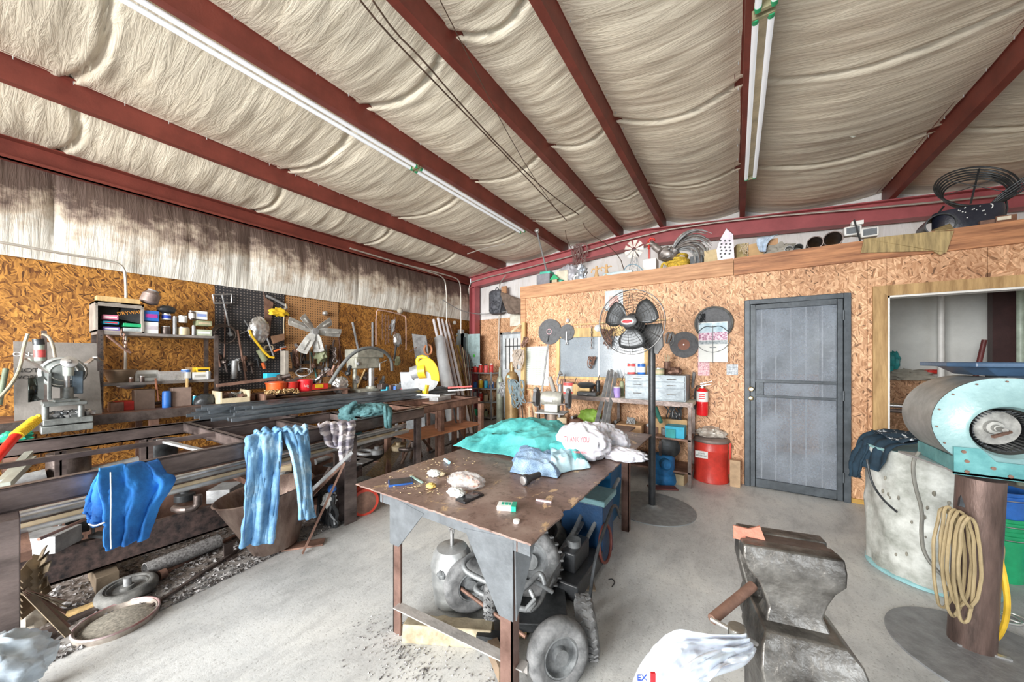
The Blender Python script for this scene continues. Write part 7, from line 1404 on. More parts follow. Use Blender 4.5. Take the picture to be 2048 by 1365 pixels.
fixture('tube_light', -3.24, .32, 2.76, zf, 'near twin tube light beside the second purlin from the left', (-3.22, -3.12))
fixture('tube_light', -3.24, 2.80, 5.22, zf, 'far twin tube light in line with the near one', (-3.22, -3.12))
fixture('tube_light', .11, 2.76, 5.18, CAMZ + 2.24, 'far twin white tube light right of the centre purlin', (.12, .18))
fixture('tube_light', .12, .30, 2.70, CAMZ + 2.24, 'near end of the twin white tube light at the top edge', (.12, .18))
zc2 = 2.15
def up(px, py, h=2.2): return pt(px, py, z=CAMZ + h)
for k, (P, r, l) in enumerate((([(720, 0), (760, 50), (850, 145), (1010, 310), (1090, 395), (1133, 441)], .006, 'left brown cable sagging below the ceiling'), ([(745, 0), (790, 65), (840, 113), (905, 190), (1010, 305), (1095, 385), (1158, 430)], .006, 'middle brown cable sagging below the ceiling'), ([(880, 0), (930, 100), (1000, 240), (1060, 345), (1120, 430)], .0035, 'thin right wire crossing the third purlin'))):
    cord('ceiling_cable', [up(x, y, 2.14) if i < len(P) - 2 else up(x, y, 2.1) for i, (x, y) in enumerate(P)], r, mat('cable_brown', (.10, .06, .04), .6), l, 'cable', 1)
cord('white_conduit', [pt(1048, 463, Y=6.0), pt(1130, 440, Y=6.0), pt(1180, 420, Y=6.0), pt(1300, 393, Y=6.0), pt(1480, 362, Y=6.0)], .012, CON, 'thin conduit strung under the purlins near the end wall', 'conduit', 0)
c = pt(1190, 418, Y=5.95); t = thing('siren_box', 'small round white ceiling box under the conduit', 'sensor', c); MB().lathe([(.075, -.03), (.09, .0), (.09, .07), (.07, .09)], c, n=28).build('body', WHITE, t); MB().lathe([(.045, -.06), (.05, -.03)], c, n=20).build('lens', GREYM, t)
cord('white_conduit', [pt(935, 508, Y=5.4), pt(968, 497, Y=5.4), pt(1010, 488, Y=5.4)], .01, CON, 'short conduit under the first purlin near the corner', 'conduit', 0)
cord('long_conduit', [pt(938, 600, Y=6.72), pt(938, 572, Y=6.72), pt(945, 562, Y=6.72), pt(1100, 525, Y=6.66), pt(1300, 465, Y=6.66), pt(1480, 438, Y=6.66), pt(1800, 412, Y=6.66), pt(2060, 385, Y=6.66)], .014, CON, 'long conduit running along the top of the red rafter', 'conduit', 1)
cord('corner_conduit', [pt(1012, 550, Y=6.6), pt(1000, 566, Y=6.7), pt(999, 575, Y=6.8), pt(998, 640, Y=6.88), pt(997, 720, Y=6.9)], .013, CON, 'conduit coming down from the rafter left of the corner door', 'conduit', 1)
t = thing('grabber_pole', 'long grey pole hanging from the ceiling down to the deck', 'pole', pt(1090, 545, Y=5.0)); MB().cyl(pt(1073, 460, Y=5.3), pt(1094, 545, Y=5.0), .014, n=12).build('pole', GREYM, t); MB().ball(pt(1074, 462, Y=5.3), .04, 8, .4).build('hook_head', SILVER, t)
tangle(pt(1158, 488, Y=6.64), .16, 9, .009, mat('wire_pinkish', (.25, .15, .14), .5), 'hanging_wire_coil', 'tangle of old wire hung on the rafter above the deck', 'wire', 61)
cord('drop_wire', [pt(1133, 441, Y=5.9), pt(1130, 470, Y=5.9), pt(1142, 497, Y=6.4)], .006, MATS['cable_brown'], 'dark wire dropping from the cables to the wire tangle', 'wire', 1)
cord('curling_wire', [pt(1158, 430, Y=5.8), pt(1175, 465, Y=5.8), pt(1215, 490, Y=6.2), pt(1240, 515, Y=5.6), pt(1248, 540, Y=5.1)], .006, MATS['cable_brown'], 'dark wire curling down behind the windmill ornament', 'wire', 1)
for k, (x, y, l) in enumerate(((1690, 270, 'torn white flap of vinyl on the right roof insulation'), (150, 0, ''))):
    if l: p = pt(x, y, z=CAMZ + 2.30); tag(MB().prism([p, p + V((.09, .03, -.03)), p + V((.06, .0, -.05))], (0, .004, 0)).build('vinyl_flap', mat('flap', (.75, .77, .7), .5)), l, 'flap')
# ================================================================ on the deck above the partition
DZ0 = ZD; YD = 4.93
def dk(px, py, Y=YD): return pt(px, py, Y=Y)
def dkb(px, Y=YD): p = pt(px, 500, Y=Y); p.z = DZ0; return p
def sz(px0, px1, Y=YD): return abs(pt(px1, 500, Y=Y).x - pt(px0, 500, Y=Y).x)
def deckbox(name, x0, x1, ytop, mt, label, cat='box', Y=YD, d=.2, tilt=0, stripe=None):
    c = dkb((x0 + x1) / 2, Y); w_ = sz(x0, x1, Y); h = dk((x0 + x1) / 2, ytop, Y).z - DZ0; t = thing(name, label, cat, c)
    MB().box(c + V((0, d / 2, h / 2)), (w_, d, h), tilt).build('body', mt, t, bevel=.003)
    if stripe: MB().box(c + V((0, -.001, h * .55)), (w_ * .7, .003, h * .4), tilt).build('printed_label', stripe, t)
    return t, c, w_, h
t, c, w_, h = deckbox('battery_charger', 1073, 1099, 548, mat('charger_grey', (.22, .22, .25), .5), 'grey battery charger with teal top at the left end of the deck', 'charger'); MB().box(c + V((.02, .1, h + .02)), (w_ * .8, .16, .05)).build('teal_top', mat('mint_teal', (.08, .5, .38), .5), t, bevel=.01)
c = dkb(1108); t = thing('birdhouse', 'tiny birdhouse with a green roof beside the charger', 'birdhouse', c); MB().box(c + V((0, .06, .05)), (.09, .1, .10)).build('walls', TAN, t); MB().prism([c + V((-.08, 0, .09)), c + V((.08, 0, .09)), c + V((0, 0, .18))], (0, .12, 0)).build('roof', GREENP, t)
c = dkb(1122); tag(MB().lathe([(.03, 0), (.035, .05), (.05, .06), (.02, .07)], c, n=18).build('green_funnel', mat('mint_teal', (.08, .5, .38), .5)), 'small teal funnel on the deck edge', 'funnel')
c = dkb(1128, 5.1); t = thing('plastic_wrapped_sack', 'cream sack in grey plastic wrap behind the birdhouse', 'sack', c); m = MB(); crease(m, c + V((.05, .1, .17)), .19, .2, 3, 1, .7, 1, flat=.165); m.build('plastic', mat('grey_film', (.45, .45, .5), .25, 0, .3, 8), t, ang=180); MB().box(c + V((-.02, -.03, .13)), (.22, .06, .24)).build('cream_label', mat('cream2', (.75, .68, .55), .7), t, bevel=.02)
blob('silver_ornament', dkb(1163) + V((0, 0, .10)), .11, mat('tinfoil', (.6, .65, .72), .3, .6, .3, 14), 'crumpled silver metal ornament next to the wrapped sack', 'ornament', .6, 3, 6, .098, .7, .7, 1.3, 18)
tag(MB().torus(dkb(1155) + V((0, -.03, .05)), (0, 1, 0), .045, .012, 24, 8).build('white_ring', WHITE), 'white ring standing in front of the silver ornament', 'ring')
for k, (px, l) in enumerate(((1193, 'left tan straw figure on the deck'), (1213, 'right tan straw figure on the deck'))):
    c = dkb(px); t = thing('straw_figure', l, 'ornament', c); MB().lathe([(.05, 0), (.03, .07), (.015, .14), (.02, .17), (.015, .20)], c, n=14).build('body', mat('straw', (.62, .40, .2), .8), t)
    for s_ in (-1, 1): MB().tube([c + V((0, 0, .14)), c + V((s_ * .06, -.01, .17)), c + V((s_ * .08, 0, .11 + .05 * k))], .010, 6, smooth=1).build('arm', MATS['straw'], t)
c = dkb(1235); tag(MB().box(c + V((0, .03, .035)), (.42, .12, .07), .02).build('pale_blue_tray', mat('ice_blue', (.5, .66, .72), .5), bevel=.01), 'pale blue tray lying behind the straw figures', 'tray')
c = dkb(1266); top = dk(1265, 497); t = thing('windmill_ornament', 'small silver windmill ornament on a lattice tower', 'windmill', c); m = MB(); hw = .07; ht = top.z - DZ0
for sx, sy in ((-1, -1), (1, -1), (1, 1), (-1, 1)): m.bar(c + V((sx * hw, sy * hw + .08, 0)), c + V((sx * .012, sy * .012 + .08, ht)), .008, .008)
for k in range(5):
    f0, f1 = k / 5, (k + 1) / 5; r0, r1 = hw * (1 - f0 * .83), hw * (1 - f1 * .83)
    m.bar(c + V((-r0, .08 - r0, ht * f0)), c + V((r1, .08 - r1, ht * f1)), .005, .005); m.bar(c + V((r0, .08 - r0, ht * f0)), c + V((-r1, .08 - r1, ht * f1)), .005, .005)
m.build('tower', GREYM, t, smooth=False); hub = c + V((0, .05, ht))
for k in range(9):
    a = 2 * math.pi * k / 9; d = V((math.cos(a), 0, math.sin(a))); s_ = V((-d.z, 0, d.x)); MB().prism([hub + d * .03 - s_ * .008, hub + d * .13 - s_ * .03, hub + d * .13 + s_ * .03, hub + d * .03 + s_ * .008], (0, .003, 0)).build('vane', mat('vane', (.6, .55, .5), .35, .7), t, smooth=False)
m = MB(); m.bar(hub, hub + V((.02, .2, .01)), .008, .008); m.prism([hub + V((0, .17, -.03)), hub + V((.0, .27, -.05)), hub + V((0, .27, .06)), hub + V((0, .17, .03))], (.004, 0, 0)); m.build('tail', GREYM, t)
tag(MB().tube([dkb(1245) + V((0, 0, .01)), dk(1250, 535), dk(1262, 528), dk(1275, 530), dkb(1290) + V((0, 0, .01))], .006, 6, smooth=2).build('blue_wire', mat('steel_blue', (.15, .3, .4), .4)), 'thin steel blue wire arch beside the windmill', 'wire')
c = dkb(1300, 5.15); t, _, _, _ = deckbox('white_case', 1285, 1312, 518, WHITE, 'small white case behind the rooster', 'case', 5.1)
tag(MB().bb(dkb(1296, 5.2), dk(1300, 478, 5.2) + V((.0, .04, 0))).build('red_post', mat('post_red', (.6, .12, .1), .5)), 'small red post beside the rooster head', 'post')
# rooster of metal strips
RS = mat('rooster_metal', (.16, .14, .13), .45, .6, .5, 12, col2=(.42, .38, .36)); c = dkb(1325); t = thing('metal_rooster', 'large metal rooster sculpture with a sweeping feather tail', 'rooster sculpture', c)
hd, bd, tl_ = dk(1304, 487), dk(1335, 512), dk(1368, 492); m = MB()
m.tube([hd + V((-.04, 0, .0)), hd, hd + (bd - hd) * .35 + V((-.02, 0, 0)), bd, bd + V((.10, 0, .05)), dk(1352, 500)], [.014, .035, .045, .10, .085, .03], 14, smooth=2); m.build('body', RS, t)
for k in range(22):
    R = random.Random(k); a = .1 + 1.35 * k / 21; L0 = .30 + .12 * math.sin(a * 2) + .06 * R.random(); st = bd + V((.06, (R.random() - .5) * .10, .04)); P = []
    for j in range(6): f = j / 5; P.append(st + V((math.cos(a - .9 * f * f) * L0 * f, (R.random() - .5) * .02 * f, math.sin(a - .9 * f * f + .15) * L0 * f)))
    mm = MB(); mm.tube(P, [.004, .014, .016, .014, .010, .003], 6, smooth=1); mm.build('tail_feather', RS if k % 3 else GREYM, t)
MB().tube([hd + V((.035, 0, .03)), hd + V((.02, 0, .065)), hd + V((.0, 0, .06)), hd + V((-.02, 0, .08)), hd + V((-.03, 0, .05)), hd + V((-.045, 0, .055)), hd + V((-.05, 0, .02))], .012, 8, smooth=1).build('comb', REDP, t); MB().tube([hd + V((-.04, 0, -.02)), hd + V((-.045, 0, -.07))], .014, 8).build('wattle', REDP, t)
MB().cyl(hd + V((-.04, 0, 0)), hd + V((-.085, 0, -.01)), .014, .003, n=10).build('beak', TAN, t)
for k in range(16):
    R = random.Random(k + 40); p = bd + V((-.08 + .16 * R.random(), -.07 - .02 * R.random(), -.06 + .13 * R.random())); MB().prism([p, p + V((.06, -.01, .01)), p + V((.05, -.005, .03))], (0, -.003, 0)).build('wing_feather', RS if k % 2 else GREYM, t, smooth=False)
for s_ in (-.03, .04): MB().tube([bd + V((s_, 0, -.08)), V((bd.x + s_, bd.y, DZ0 + .01)), V((bd.x + s_ - .04, bd.y, DZ0 + .005))], .008, 8).build('leg', RS, t)
c = dkb(1352); t = thing('yellow_rope', 'coil of thick yellow rope under the rooster tail', 'rope', c); m = MB(); YR = mat('yellow_rope', (.62, .42, .05), .8, 0, .45, 40, bump=1, bs=60)
for k in range(6): m.torus(c + V((.02 * math.sin(k), .10, .02 + k * .032)), (.05 * math.sin(k * 2), .1 * math.cos(k), 1), .13 + .012 * math.sin(k * 3), .018, 44, 8)
m.build('coils', YR, t)
cord('yellow_rope_end', [dkb(1322) + V((0, -.01, .02)), dk(1326, 525), dk(1335, 530)], .016, YR, 'short end of yellow rope under the rooster', 'rope', 1)
t, c, w_, h = deckbox('white_flat_box', 1384, 1416, 496, PAPER, 'white flat carton with grey writing right of the rooster', 'carton', 5.15, .3, stripe=mat('grey_print', (.4, .4, .4), .6)); 
t, c, w_, h = deckbox('dark_box', 1380, 1405, 512, BLKM, 'dark flat box in front of the white carton', 'box', 4.98, .12)
deckbox('brown_carton', 1408, 1438, 500, mat('tan_card', (.60, .48, .28), .8), 'tan cardboard carton left of the perforated metal piece', 'carton', 4.95, .2)
c = dkb(1452, 4.90); t = thing('perforated_bracket', 'tall pale perforated metal piece leaning on the deck', 'bracket', c); P = [dk(1436, 518, 4.88), dk(1433, 500, 4.88), dk(1441, 478, 4.88), dk(1453, 457, 4.88), dk(1466, 468, 4.88), dk(1469, 514, 4.88)]
P[0].z = P[-1].z = DZ0 + .002; MB().prism(P, (0, .03, 0)).build('plate', mat('lilac_metal', (.62, .58, .66), .4, .4), t); MB().prism([P[3], P[4], P[4] + V((.02, .12, -.02)), P[3] + V((0, .12, 0))], (0, 0, -.006)).build('dark_cap', GREYM, t)
for k in range(16):
    q = dk(1441 + (k % 3) * 9 + 2 * ((k // 3) % 2), 482 + (k // 3) * 6.5, 4.88); MB().cyl(q + V((0, -.003, 0)), q + V((0, .0, 0)), .011, n=14).build('hole', BLACK, t)
deckbox('tan_sack', 1470, 1492, 488, mat('tan_sack', (.55, .45, .22), .8), 'tan paper sack right of the perforated piece', 'sack', 5.1, .15, .2)
tangle(dk(1488, 488, 5.0) , .05, 5, .006, TAN, 'straw_wire', 'tan wires sticking up between the sacks', 'wire', 19)
deckbox('brown_carton', 1497, 1528, 487, CARD, 'brown carton under the pale blue cloth', 'carton', 4.95, .25)
deckbox('brown_carton', 1532, 1556, 478, mat('card_brown', (.48, .28, .15), .8), 'darker brown carton right of the pale blue cloth', 'carton', 4.97, .25)
bcl = mat('pale_denim', (.45, .55, .68), .85, 0, .3, 20); drape('x', [(dk(1516, 476, 5.0), dk(1556, 470, 5.0)), (dk(1514, 478, 4.92), dk(1548, 474, 4.92)), (dk(1514, 490, 4.90), dk(1535, 488, 4.90)), (dk(1520, 504, 4.90), dk(1532, 504, 4.90))], bcl, '', '', 24, 24, .01, 2, 3, .008, V((0, -1, 0))); o = [o for o in COL.objects if o.name == 'x'][0]; o.name = 'blue_cloth'; tag(o, 'pale blue cloth hanging over the brown carton on the deck', 'cloth')
blob('grey_cloth_heap', dkb(1562) + V((0, .05, .05)), .12, mat('grey_cloth', (.34, .32, .28), .85), 'grey cloth heaped left of the pipe ends', 'cloth', .5, 2.5, 3, .048, 1.2, .7, .7, 18)
for k, (px, py, r, l) in enumerate(((1578, 493, .038, 'smallest grey pipe end left of the others on the deck'), (1597, 491, .042, 'dark pipe end, second from the left on the deck'), (1630, 486, .07, 'wide dark pipe end, third from the left on the deck'), (1666, 479, .082, 'widest pipe end, left of the flood lights'))):
    c = dkb(px, 4.85); c.z = DZ0 + r + .001; tag(MB().pipe(c, c + V((.05, .55, 0)), r, .12, 26).build('pipe_end', (GREYM, BLKM, STEEL, STEEL)[k]), l, 'pipe')
t = thing('flood_lights', 'pair of white square flood lights on a bracket on the deck', 'flood lights', dkb(1722, 4.95)); LC = dkb(1722, 4.95)
for px, py in ((1706, 461), (1740, 464)):
    c = dk(px, py, 4.92); hd_ = MB().box(c + V((0, .04, 0)), (.135, .08, .095)).build('lamp_head', WHITE, t, bevel=.01); MB().box(c + V((0, -.002, 0)), (.10, .006, .065)).build('lens', mat('lens_grey', (.18, .2, .22), .2), hd_)
MB().bar(dk(1690, 470, 4.98), dk(1752, 472, 4.98), .03, .03).build('bracket', GREYM, t); MB().bar(dk(1708, 440, 4.9), dkb(1722, 4.86) , .012, .012).build('stem', BLKM, t); MB().box(dk(1714, 447, 4.95), (.09, .05, .04)).build('junction_box', WHITE, t)
# flattened cardboard over the front of the deck
P = [pt(1728, 478, Y=4.74), pt(1800, 470, Y=4.74), pt(1870, 463, Y=4.74), pt(1908, 462, Y=4.735), pt(1893, 505, Y=4.72), pt(1880, 510, Y=4.72), pt(1866, 502, Y=4.735), pt(1722, 506, Y=4.735)]
t = thing('flattened_cardboard', 'flattened tan cardboard hanging over the plank in front of the deck', 'cardboard', P[6]); MB().prism(P, (0, .012, 0)).build('sheet', mat('old_card', (.36, .27, .13), .85, 0, .35, 4, stretch=(9, 1, 1)), t, smooth=False)
MB().prism([pt(1870, 463, Y=4.73), pt(1908, 460, Y=4.73), pt(1900, 448, Y=4.95), pt(1862, 462, Y=4.95)], (0, 0, .006)).build('flap', MATS['old_card'], t, smooth=False)
c = dkb(1876, 4.98); tag(MB().pipe(c + V((0, -.05, .10)), c + V((.03, .25, .11)), .10, .1, 26).build('black_pipe_end', BLKM), 'black round duct end behind the flattened cardboard', 'duct')
t = thing('painted_tin', 'dark oval tin painted with white moon, stars and trees', 'tin', dkb(1940, 4.98)); c = dkb(1940, 4.98); MB().lathe([(.17, 0), (.175, .01), (.175, .20), (.17, .21)], c + V((0, .05, .02)), n=40, sx=1.25, sy=.6).build('body', mat('night_black', (.015, .017, .03), .3), t)
m = MB(); fy = c.y - .062
for tx in (-.12, .15):
    for k in range(7): z = DZ0 + .05 + k * .02; w_ = .05 * (1 - k / 8); m.bar((c.x + tx - w_, fy + .03 + abs(tx) * .15, z - .02), (c.x + tx, fy + .02 + abs(tx) * .15, z), .003, .003); m.bar((c.x + tx + w_, fy + .03 + abs(tx) * .15, z - .02), (c.x + tx, fy + .02 + abs(tx) * .15, z), .003, .003)
m.build('painted_trees', PAPER, t); m = MB(); R = random.Random(3)
for k in range(14): m.ball((c.x - .09 + .18 * R.random(), fy + .008, DZ0 + .12 + .1 * R.random()), .004 + .002 * R.random(), 5)
m.build('painted_stars', PAPER, t); MB().tube([(c.x + .10 + .015 * math.sin(a), fy + .018, DZ0 + .20 + .02 * math.cos(a)) for a in [k * .4 for k in range(8)]], .004, 6).build('painted_moon', PAPER, t)
deckbox('rusty_bracket', 1960, 1990, 440, RUST, 'rusty flat bracket right of the painted tin', 'bracket', 4.9, .1)
t, c, w_, h = deckbox('brown_case', 1985, 2030, 431, mat('case_brown', (.20, .09, .05), .5), 'brown wooden case with a small paper tag at the deck right end', 'case', 4.95, .3, .1); MB().box(c + V((0, -.004, h * .75)), (.08, .004, .03), .1).build('paper_tag', mat('cream2', (.75, .68, .55), .7), t)
t = thing('wire_reel', 'large loose coil of black wire standing on the deck at the right', 'wire coil', dkb(1950, 5.3)); cc = dk(1950, 372, 5.3); m = MB()
for k in range(6): m.torus(cc + V((.01 * k, .03 * k, -.006 * k)), (.1 + .05 * math.sin(k), -1, .55), .27 - .012 * k, .008, 44, 6)
m.build('loops', BLKM, t); m = MB()
for k in range(3): a = k * 1.05 + .3; d = V((math.cos(a), .3 * math.sin(a), .8 * math.sin(a))); m.bar(cc - d * .24, cc + d * .24, .014, .004)
m.build('spokes', BLKM, t); MB().tube([cc + V((-.2, 0, -.15)), cc + V((-.32, -.05, -.35)), dkb(1900, 5.1) + V((0, 0, .01))], .008, 6, smooth=1).build('loose_end', BLKM, t); MB().tube([cc + V((.2, .05, -.1)), cc + V((.22, .05, -.3)), dkb(1985, 5.3) + V((0, 0, .01))], .008, 6, smooth=1).build('loose_end', BLKM, t)
for k in range(5): cord('black_cable_run', [dk(1965 + k * 4, 425 - k * 4, 5.35), dk(2005, 405 - k * 5, 5.3), dk(2060, 372 - k * 6, 5.2)], .009, BLACK if k % 2 else BLKM, '%s dark cable rising from the deck to the right edge' % ('lowest', 'second', 'middle', 'fourth', 'highest')[k], 'cable', 1)
# ================================================================ far left corner
t = thing('backpack', 'black backpack hanging in the corner above the exit door', 'backpack', pt(996, 636, Y=6.85)); c = pt(994, 605, Y=6.78); BPK = mat('pack_black', (.05, .055, .07), .6, 0, .5, 14, col2=(.16, .17, .2))
m = MB(); m.box(c, (.40, .24, .60)); m.build('bag_body', BPK, t, bevel=.09, ang=180); m = MB(); crease(m, c + V((.02, -.1, -.10)), .15, .15, 2, 1, .5, .8); m.build('front_pocket', BPK, t, ang=180); MB().tube([c + V((-.05, 0, .3)), c + V((0, 0, .38)), c + V((.05, 0, .3))], .012, 8, smooth=1).build('top_loop', BPK, t); MB().tube([c + V((.15, -.1, .25)), c + V((.24, -.14, .0)), c + V((.15, -.12, -.28))], .02, 8, smooth=1).build('strap', BPK, t)
t = thing('work_coat', 'brown work coat hanging beside the backpack', 'coat', pt(1028, 640, Y=6.75)); drape('body', [(pt(1003, 585, Y=6.7), pt(1040, 600, Y=6.7)), (pt(1003, 592, Y=6.66), pt(1050, 603, Y=6.66)), (pt(1008, 610, Y=6.65), pt(1052, 615, Y=6.65)), (pt(1018, 628, Y=6.65), pt(1052, 628, Y=6.65))], mat('coat_brown', (.20, .15, .12), .9, 0, .3, 10), '', '', 24, 26, .02, 2, 2, .03, V((0, -1, 0)), parent=t); MB().bb(pt(1005, 588, Y=6.75), pt(1012, 572, Y=6.7)).build('wooden_hanger', WOOD, t)
cord('slack_wires', [pt(885, 600, X=-5.5), pt(920, 622, X=-5.45), pt(960, 630, Y=6.7), pt(1000, 625, Y=6.75), pt(1035, 621, Y=6.75)], .01, GREYM, 'slack grey wires strung across the corner', 'wires', 2)
# electrical panel
ya_, yb_ = pt(921, 700, X=-5.66).y, pt(936, 700, X=-5.66).y; xd = pt(960, 700, Y=yb_).x; za_, zb_ = pt(948, 736, Y=yb_).z, pt(948, 667, Y=yb_).z; t = thing('electrical_panel', 'pale grey electrical panel with its door open on the left wall by the corner', 'electrical panel', V((-5.7, yb_, za_)))
MB().bb((-5.79, ya_, za_), (-5.66, yb_, zb_)).build('cabinet', mat('panel_grey', (.32, .38, .38), .45), t, bevel=.004); MB().bb((-5.66, yb_ - .012, za_ + .02), (xd, yb_, zb_ - .02)).build('door', mat('panel_blue', (.40, .54, .56), .4), t, bevel=.004); MB().bb((-5.658, ya_ + .1, za_ + .1), (-5.65, yb_ - .1, zb_ - .1)).build('breakers', BLACK, t); MB().cyl((-5.45, yb_ - .02, za_ + .3), (-5.45, yb_ - .013, za_ + .3), .035, n=16).build('green_sticker', mat('lime2', (.1, .6, .08), .5), t)
a, b_ = pt(919, 712, X=-5.7), pt(926, 660, X=-5.7); o = MB().bb((-5.76, a.y, a.z), (-5.66, b_.y, b_.z)).build('disconnect_box', mat('panel_grey2', (.4, .44, .46), .45), bevel=.005); tag(o, 'narrow grey switch box on the left wall beside the panel', 'box')
# small shelf of cans
P0, P1 = pt(944, 840, Y=6.55), pt(985, 745, Y=6.55); t = thing('can_rack', 'small grey steel rack of cans below the electrical panel', 'rack', V(((P0.x + P1.x) / 2, 6.7, 0))); zs = [.05, .42, .74, 1.12]
for x in (P0.x, P1.x):
    for y in (6.5, 6.82): MB().bb((x - .015, y - .015, 0), (x + .015, y + .015, 1.14)).build('post', GREYM, t)
for z in zs: MB().bb((P0.x, 6.49, z - .03), (P1.x, 6.83, z)).build('shelf', GREYM, t)
k = 0; R = random.Random(8)
for zi, z in enumerate(zs):
    for j in range(4):
        x = P0.x + .07 + j * (P1.x - P0.x - .14) / 3; h = .12 + .12 * R.random(); r = .045 + .01 * R.random(); mt = [(REDP, REDP, PINK, REDP), (BLUEP, YEL, CYAN, BLUEP), (GREYM, REDP, TAN, TAN), (GREENP, GREYM, OLIVE, TAN)][3 - zi][j]
        cl = {id(REDP): 'red', id(PINK): 'pink red', id(BLUEP): 'blue', id(YEL): 'yellow', id(CYAN): 'light blue', id(GREYM): 'grey', id(TAN): 'tan', id(GREENP): 'green', id(OLIVE): 'olive'}[id(mt)]
        tt_ = thing('can', '%s can, %s on the %s level of the can rack' % (cl, ('leftmost', 'second from left', 'third from left', 'rightmost')[j], ('lowest', 'second', 'third', 'top')[zi]), 'can', (x, 6.6, z)); MB().lathe([(r * .96, 0), (r, .005), (r, h), (r * .9, h + .01)], (x, 6.6, z + .001), n=18).build('body', mt, tt_); MB().lathe([(r * .5, 0), (r * .5, .03), (r * .3, .035)], (x, 6.6, z + h + .01), n=12).build('cap', WHITE if j % 2 else BLKM, tt_)
t = thing('hanging_gauge', 'small round gauge on a chain at the right post of the can rack', 'gauge', (P1.x + .03, 6.45, .8)); MB().cyl((P1.x + .03, 6.43, .88), (P1.x + .03, 6.46, .88), .05, n=20).build('dial', SILVER, t); MB().tube([(P1.x + .03, 6.46, 1.1), (P1.x + .03, 6.46, .93)], .006, 6).build('chain', GREYM, t)
t = thing('steering_wheel', 'grey ring wheel hanging above the can rack', 'wheel', pt(950, 735, Y=6.6)); MB().torus(pt(948, 728, Y=6.6), (.3, -1, .1), .13, .014, 36, 8).build('ring', GREYM, t); MB().bar(pt(942, 728, Y=6.6), pt(954, 728, Y=6.6), .03, .02).build('spoke', GREYM, t)
# leaning stock in the corner
def lean(name, top_, bot, r, mt, label, cat, kind='cyl', X=XL + .1, w_=None):
    p = pt(*top_, X=X); q = pt(*bot, z=.003)
    if kind == 'cyl': m = MB().cyl(q, p, r, n=20)
    elif kind == 'pipe': m = MB().pipe(q, p, r, .15, 20)
    else: m = MB().bar(q, p, r, w_ or .02)
    return tag(m.build(name, mt), label, cat)
WT = mat('white_tube_plastic', (.72, .70, .74), .35, .1, .1, 5)
for k, (tx, ty, bx, by, l) in enumerate(((867, 640, 918, 868, 'leftmost'), (876, 637, 927, 868, 'second'), (884, 640, 935, 868, 'third'), (892, 643, 943, 868, 'rightmost'))): lean('white_tube', (tx, ty), (bx, by), .03, WT, l + ' of the four white tubes leaning in the corner', 'tube', 'pipe')
p = pt(879, 678, X=-5.35); q = pt(912, 882, z=.0); t = thing('metal_roll', 'thick pale roll of sheet leaning in front of the white tubes', 'roll', q); MB().pipe(q, p, .115, .06, 30).build('roll', mat('roll_pale', (.58, .62, .66), .35, .4, .12, 4), t)
lean('yellow_pipe', (915, 692), (949, 850), .035, mat('old_yellow', (.50, .34, .08), .6, 0, .3, 6), 'old yellow pipe leaning in the corner', 'pipe')
lean('dark_rod', (897, 640), (955, 848), .014, RUST, 'thin dark rod leaning in front of the yellow pipe', 'rod', X=XL + .2)
lean('brown_board', (893, 735), (915, 862), .32, mat('board_brown', (.15, .10, .09), .6), 'dark brown board leaning below the white tubes', 'board', 'bar', XL + .5)
lean('wood_lath', (909, 685), (940, 855), .05, WOODY, 'wooden lath leaning behind the yellow pipe', 'lath', 'bar', XL + .15)
for k in range(5): (lambda l_: tag(MB().cyl(pt(944 + k * 2, 862 + k, z=.003), pt(921 + k * 4, 690 + k * 5, X=XL + .25), .012, n=10).build('thin_stick', (RUST, TAN, RUST, GREYM, RUST)[k]), l_, 'stick'))( '%s of the thin sticks leaning left of the can rack' % ('first', 'second', 'third', 'fourth', 'last')[k])
lean('sheet_panel', (838, 670), (862, 850), .42, GREYM, 'grey sheet leaning behind the chop saw', 'sheet', 'bar', XL + .45, .01)
lean('pale_sheet', (822, 745), (832, 872), .36, mat('pale_sheet', (.60, .64, .68), .5), 'pale sheet metal leaning under the chop saw', 'sheet', 'bar', XL + 1.2, .01)
bent('thin_frame_rod', [(818, 705), (862, 676), (868, 700)], .008, RUST, 'thin rod slanting above the chop saw', 'rod', .3, 0)
tag(MB().torus(pt(856, 700, X=-5.2), (1, -.3, 0), .10, .02, 36, 8, .8).build('orange_hose', mat('dull_orange', (.55, .22, .10), .5)), 'dull orange hose loop behind the chop saw', 'hose')
tangle(pt(795, 715, X=-5.5), .05, 6, .02, OLIVE, 'olive_strap', 'olive canvas strap heap left of the chop saw', 'strap', 21)
# drill press with hose
DX = -5.0
def dp(px, py, o=0): return pt(px, py, X=DX + o)
t = thing('drill_press', 'old grey drill press on the wall bench', 'drill press', V((DX, dp(735, 800).y, .916))); DPM = mat('press_grey', (.40, .40, .34), .5, .3, .3, 10)
a, b_ = dp(714, 716), dp(768, 700); MB().bb((DX - .35, a.y, a.z), (DX, b_.y, b_.z)).build('belt_cover', DPM, t, bevel=.015)
a, b_ = dp(714, 738), dp(762, 716); MB().bb((DX - .3, a.y, a.z), (DX - .03, b_.y, b_.z)).build('head', DPM, t, bevel=.015)
q = dp(742, 735, -.1); MB().cyl(V((q.x, q.y, .99)), q, .05, n=20).build('quill', SILVER, t); MB().cyl(V((DX - .2, dp(724, 740).y, .916)), V((DX - .2, dp(724, 740).y, dp(724, 716).z)), .035, n=18).build('column', DPM, t)
MB().bb((DX - .3, dp(718, 790).y, .916), (DX + .0, dp(760, 790).y, .965)).build('base', DPM, t, bevel=.008); MB().cyl(V((q.x, q.y, .965)), V((q.x, q.y, 1.0)), .08, n=24).build('table', DPM, t)
